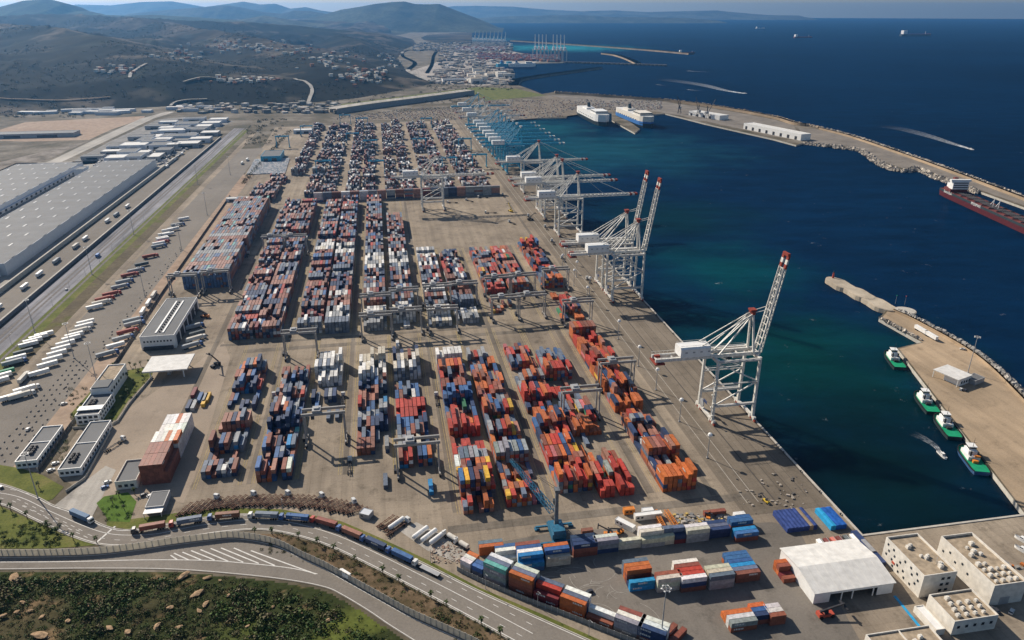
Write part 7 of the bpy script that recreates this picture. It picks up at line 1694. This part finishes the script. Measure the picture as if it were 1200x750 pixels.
# ================================================================== FAR TOWN AND TREES, paint on the paving
random.seed(66); mb = MB()
for k in range(1500):
    px_, py_ = random.choice([(random.uniform(500, 600), random.uniform(82, 99)), (random.uniform(515, 590), random.uniform(60, 84)), (random.uniform(484, 600), random.uniform(50, 62)), (random.uniform(205, 400), random.uniform(121, 133))])
    x, y = G(px_, py_)
    if py_ < 100 and px_ < 505 and py_ > 60: continue
    z = 0
    if px_ < 420 and py_ > 110 and random.random() < .7: continue
    if px_ < 420 and py_ > 110 and hill_h(np.array([x]), np.array([y]))[0] > 0: continue
    s_ = random.uniform(6, 14) * (1 + y / 7000); c_ = random.choice([(.42, .38, .33), (.33, .3, .26), (.5, .47, .43), (.2, .19, .17), (.28, .21, .17), (.14, .14, .13)]); h_ = random.uniform(4, 10); mb.cbox((x, y, h_ / 2 - .2), (s_, s_ * random.uniform(.5, 1.6), h_), random.uniform(0, 3), c_)
tag(mb.build('far_town', M_PALE), 'crowd of pale low buildings and stores along the far coast', 'buildings', kind='stuff')
sp = []
for k in range(420):
    px_, py_ = random.choice([(random.uniform(205, 410), random.uniform(118, 131)), (random.uniform(280, 345), random.uniform(140, 170)), (random.uniform(500, 600), random.uniform(98, 106)), (random.uniform(400, 560), random.uniform(104, 122)), (random.uniform(0, 100), random.uniform(128, 140))])
    x, y = G(px_, py_); a, b = toab(x, y)
    if py_ > 138 and not (-300 < b < -225): continue
    r_ = random.uniform(3, 6.5); sp.append((x, y, 0.2, r_, r_ * .9))
for k in range(60):
    t_ = k / 60; x, y = G(285 + 55 * t_ + random.uniform(-2, 2), 215 - 62 * t_); sp.append((x, y, .2, random.uniform(3, 5), random.uniform(3, 5)))
shrub_mass('far_trees', sp, 40, [(0.03, 0.05, 0.014), (0.045, 0.06, 0.02), (0.022, 0.036, 0.012)], 'dark tree clumps along the far roads and banks', 12)
# painted runway lines and slot boxes on the yard
M_YLINE = paint('worn_yellow_line', (.42, .33, .14), .9, .35, .4)
for b0 in (-116, -84, -60, -28, -3, 29.5, 53.5, 84, 106, 142):
    for d in (-2.4, 22.2):
        mb = MB()
        for dd in (-.75, .75):
            b = b0 + d + dd; mb.add([(*W(318 if b0 > 20 else 366, b - .1), .15), (*W(318 if b0 > 20 else 366, b + .1), .15), (*W(560, b + .1), .15), (*W(560, b - .1), .15)], [(0, 1, 2, 3)])
            mb.add([(*W(572, b - .12), .15), (*W(572, b + .12), .15), (*W(1026 if b0 < 20 else 790, b + .12), .15), (*W(1026 if b0 < 20 else 790, b - .12), .15)], [(0, 1, 2, 3)])
        tag(mb.build('runway_line', M_YLINE), kind='structure')
M_WEAR = ground('worn_lane', (0.215, 0.185, 0.15), stain=0.4, streak=0.35, joints=True)
for b0, b1, a0, a1 in ((24.0, 27.2, 320, 1020), (77, 80.5, 320, 780), (133, 137.5, 318, 790), (-36, -33, 366, 1020), (-90, -87, 366, 1020), (168, 171, 310, 1030), (-146, -142, 380, 1020)):
    sheet('worn_lane', abrect(a0, a1, b0, b1), M_WEAR, .115)
for a0, a1, b0, b1 in ((546, 552, -120, 170), (562, 566, -140, 165), (1031, 1036, -200, 175), (303, 309, 20, 190)): sheet('worn_lane', abrect(a0, a1, b0, b1), M_WEAR, .118)
mb = MB()
for k in range(34):
    cx_, cy_ = G(random.uniform(640, 760), random.uniform(655, 735)); r0 = random.uniform(4, 14); a0 = random.uniform(0, 6); n = 10
    P = [(cx_ + r0 * math.cos(a0 + q * .16), cy_ + r0 * math.sin(a0 + q * .16)) for q in range(n)]
    if all(inside(np.array([p[0]]), np.array([p[1]]), pxpoly([(600, 680), (690, 650), (830, 650), (900, 640), (930, 745), (760, 745)]))[0] for p in (P[0], P[-1])): ribbon(mb, P, -.12, .12, .135)
tag(mb.build('tyre_arc', paint('tyre_mark', (.30, .28, .25), .9, .3)), kind='structure')

# ---- scrub clumps that roughen the far hills
r_ = np.random.default_rng(5); X_ = r_.uniform(-4200, -150, 26000); Y_ = r_.uniform(1850, 5600, 26000)
pxh = 600 + F_PX * X_ / (Y_ * CT + 200 * ST); dn_ = fbm(X_, Y_, 330, 4, 31); H_ = hill_h(X_, Y_)
ok = (pxh > -30) & (pxh < 520) & (H_ > 3) & (dn_ > .47)
sp = [(float(x), float(y), float(h) - 1, float(q), float(q) * .55) for x, y, h, q in zip(X_[ok], Y_[ok], H_[ok], r_.uniform(4, 12, ok.sum()))][:9000]
shrub_mass('hill_scrub_clumps', sp, 14, [(0.010, 0.020, 0.008), (0.018, 0.030, 0.010), (0.03, 0.036, 0.014)], 'dark scrub and low woods scattered over the hills', 14)
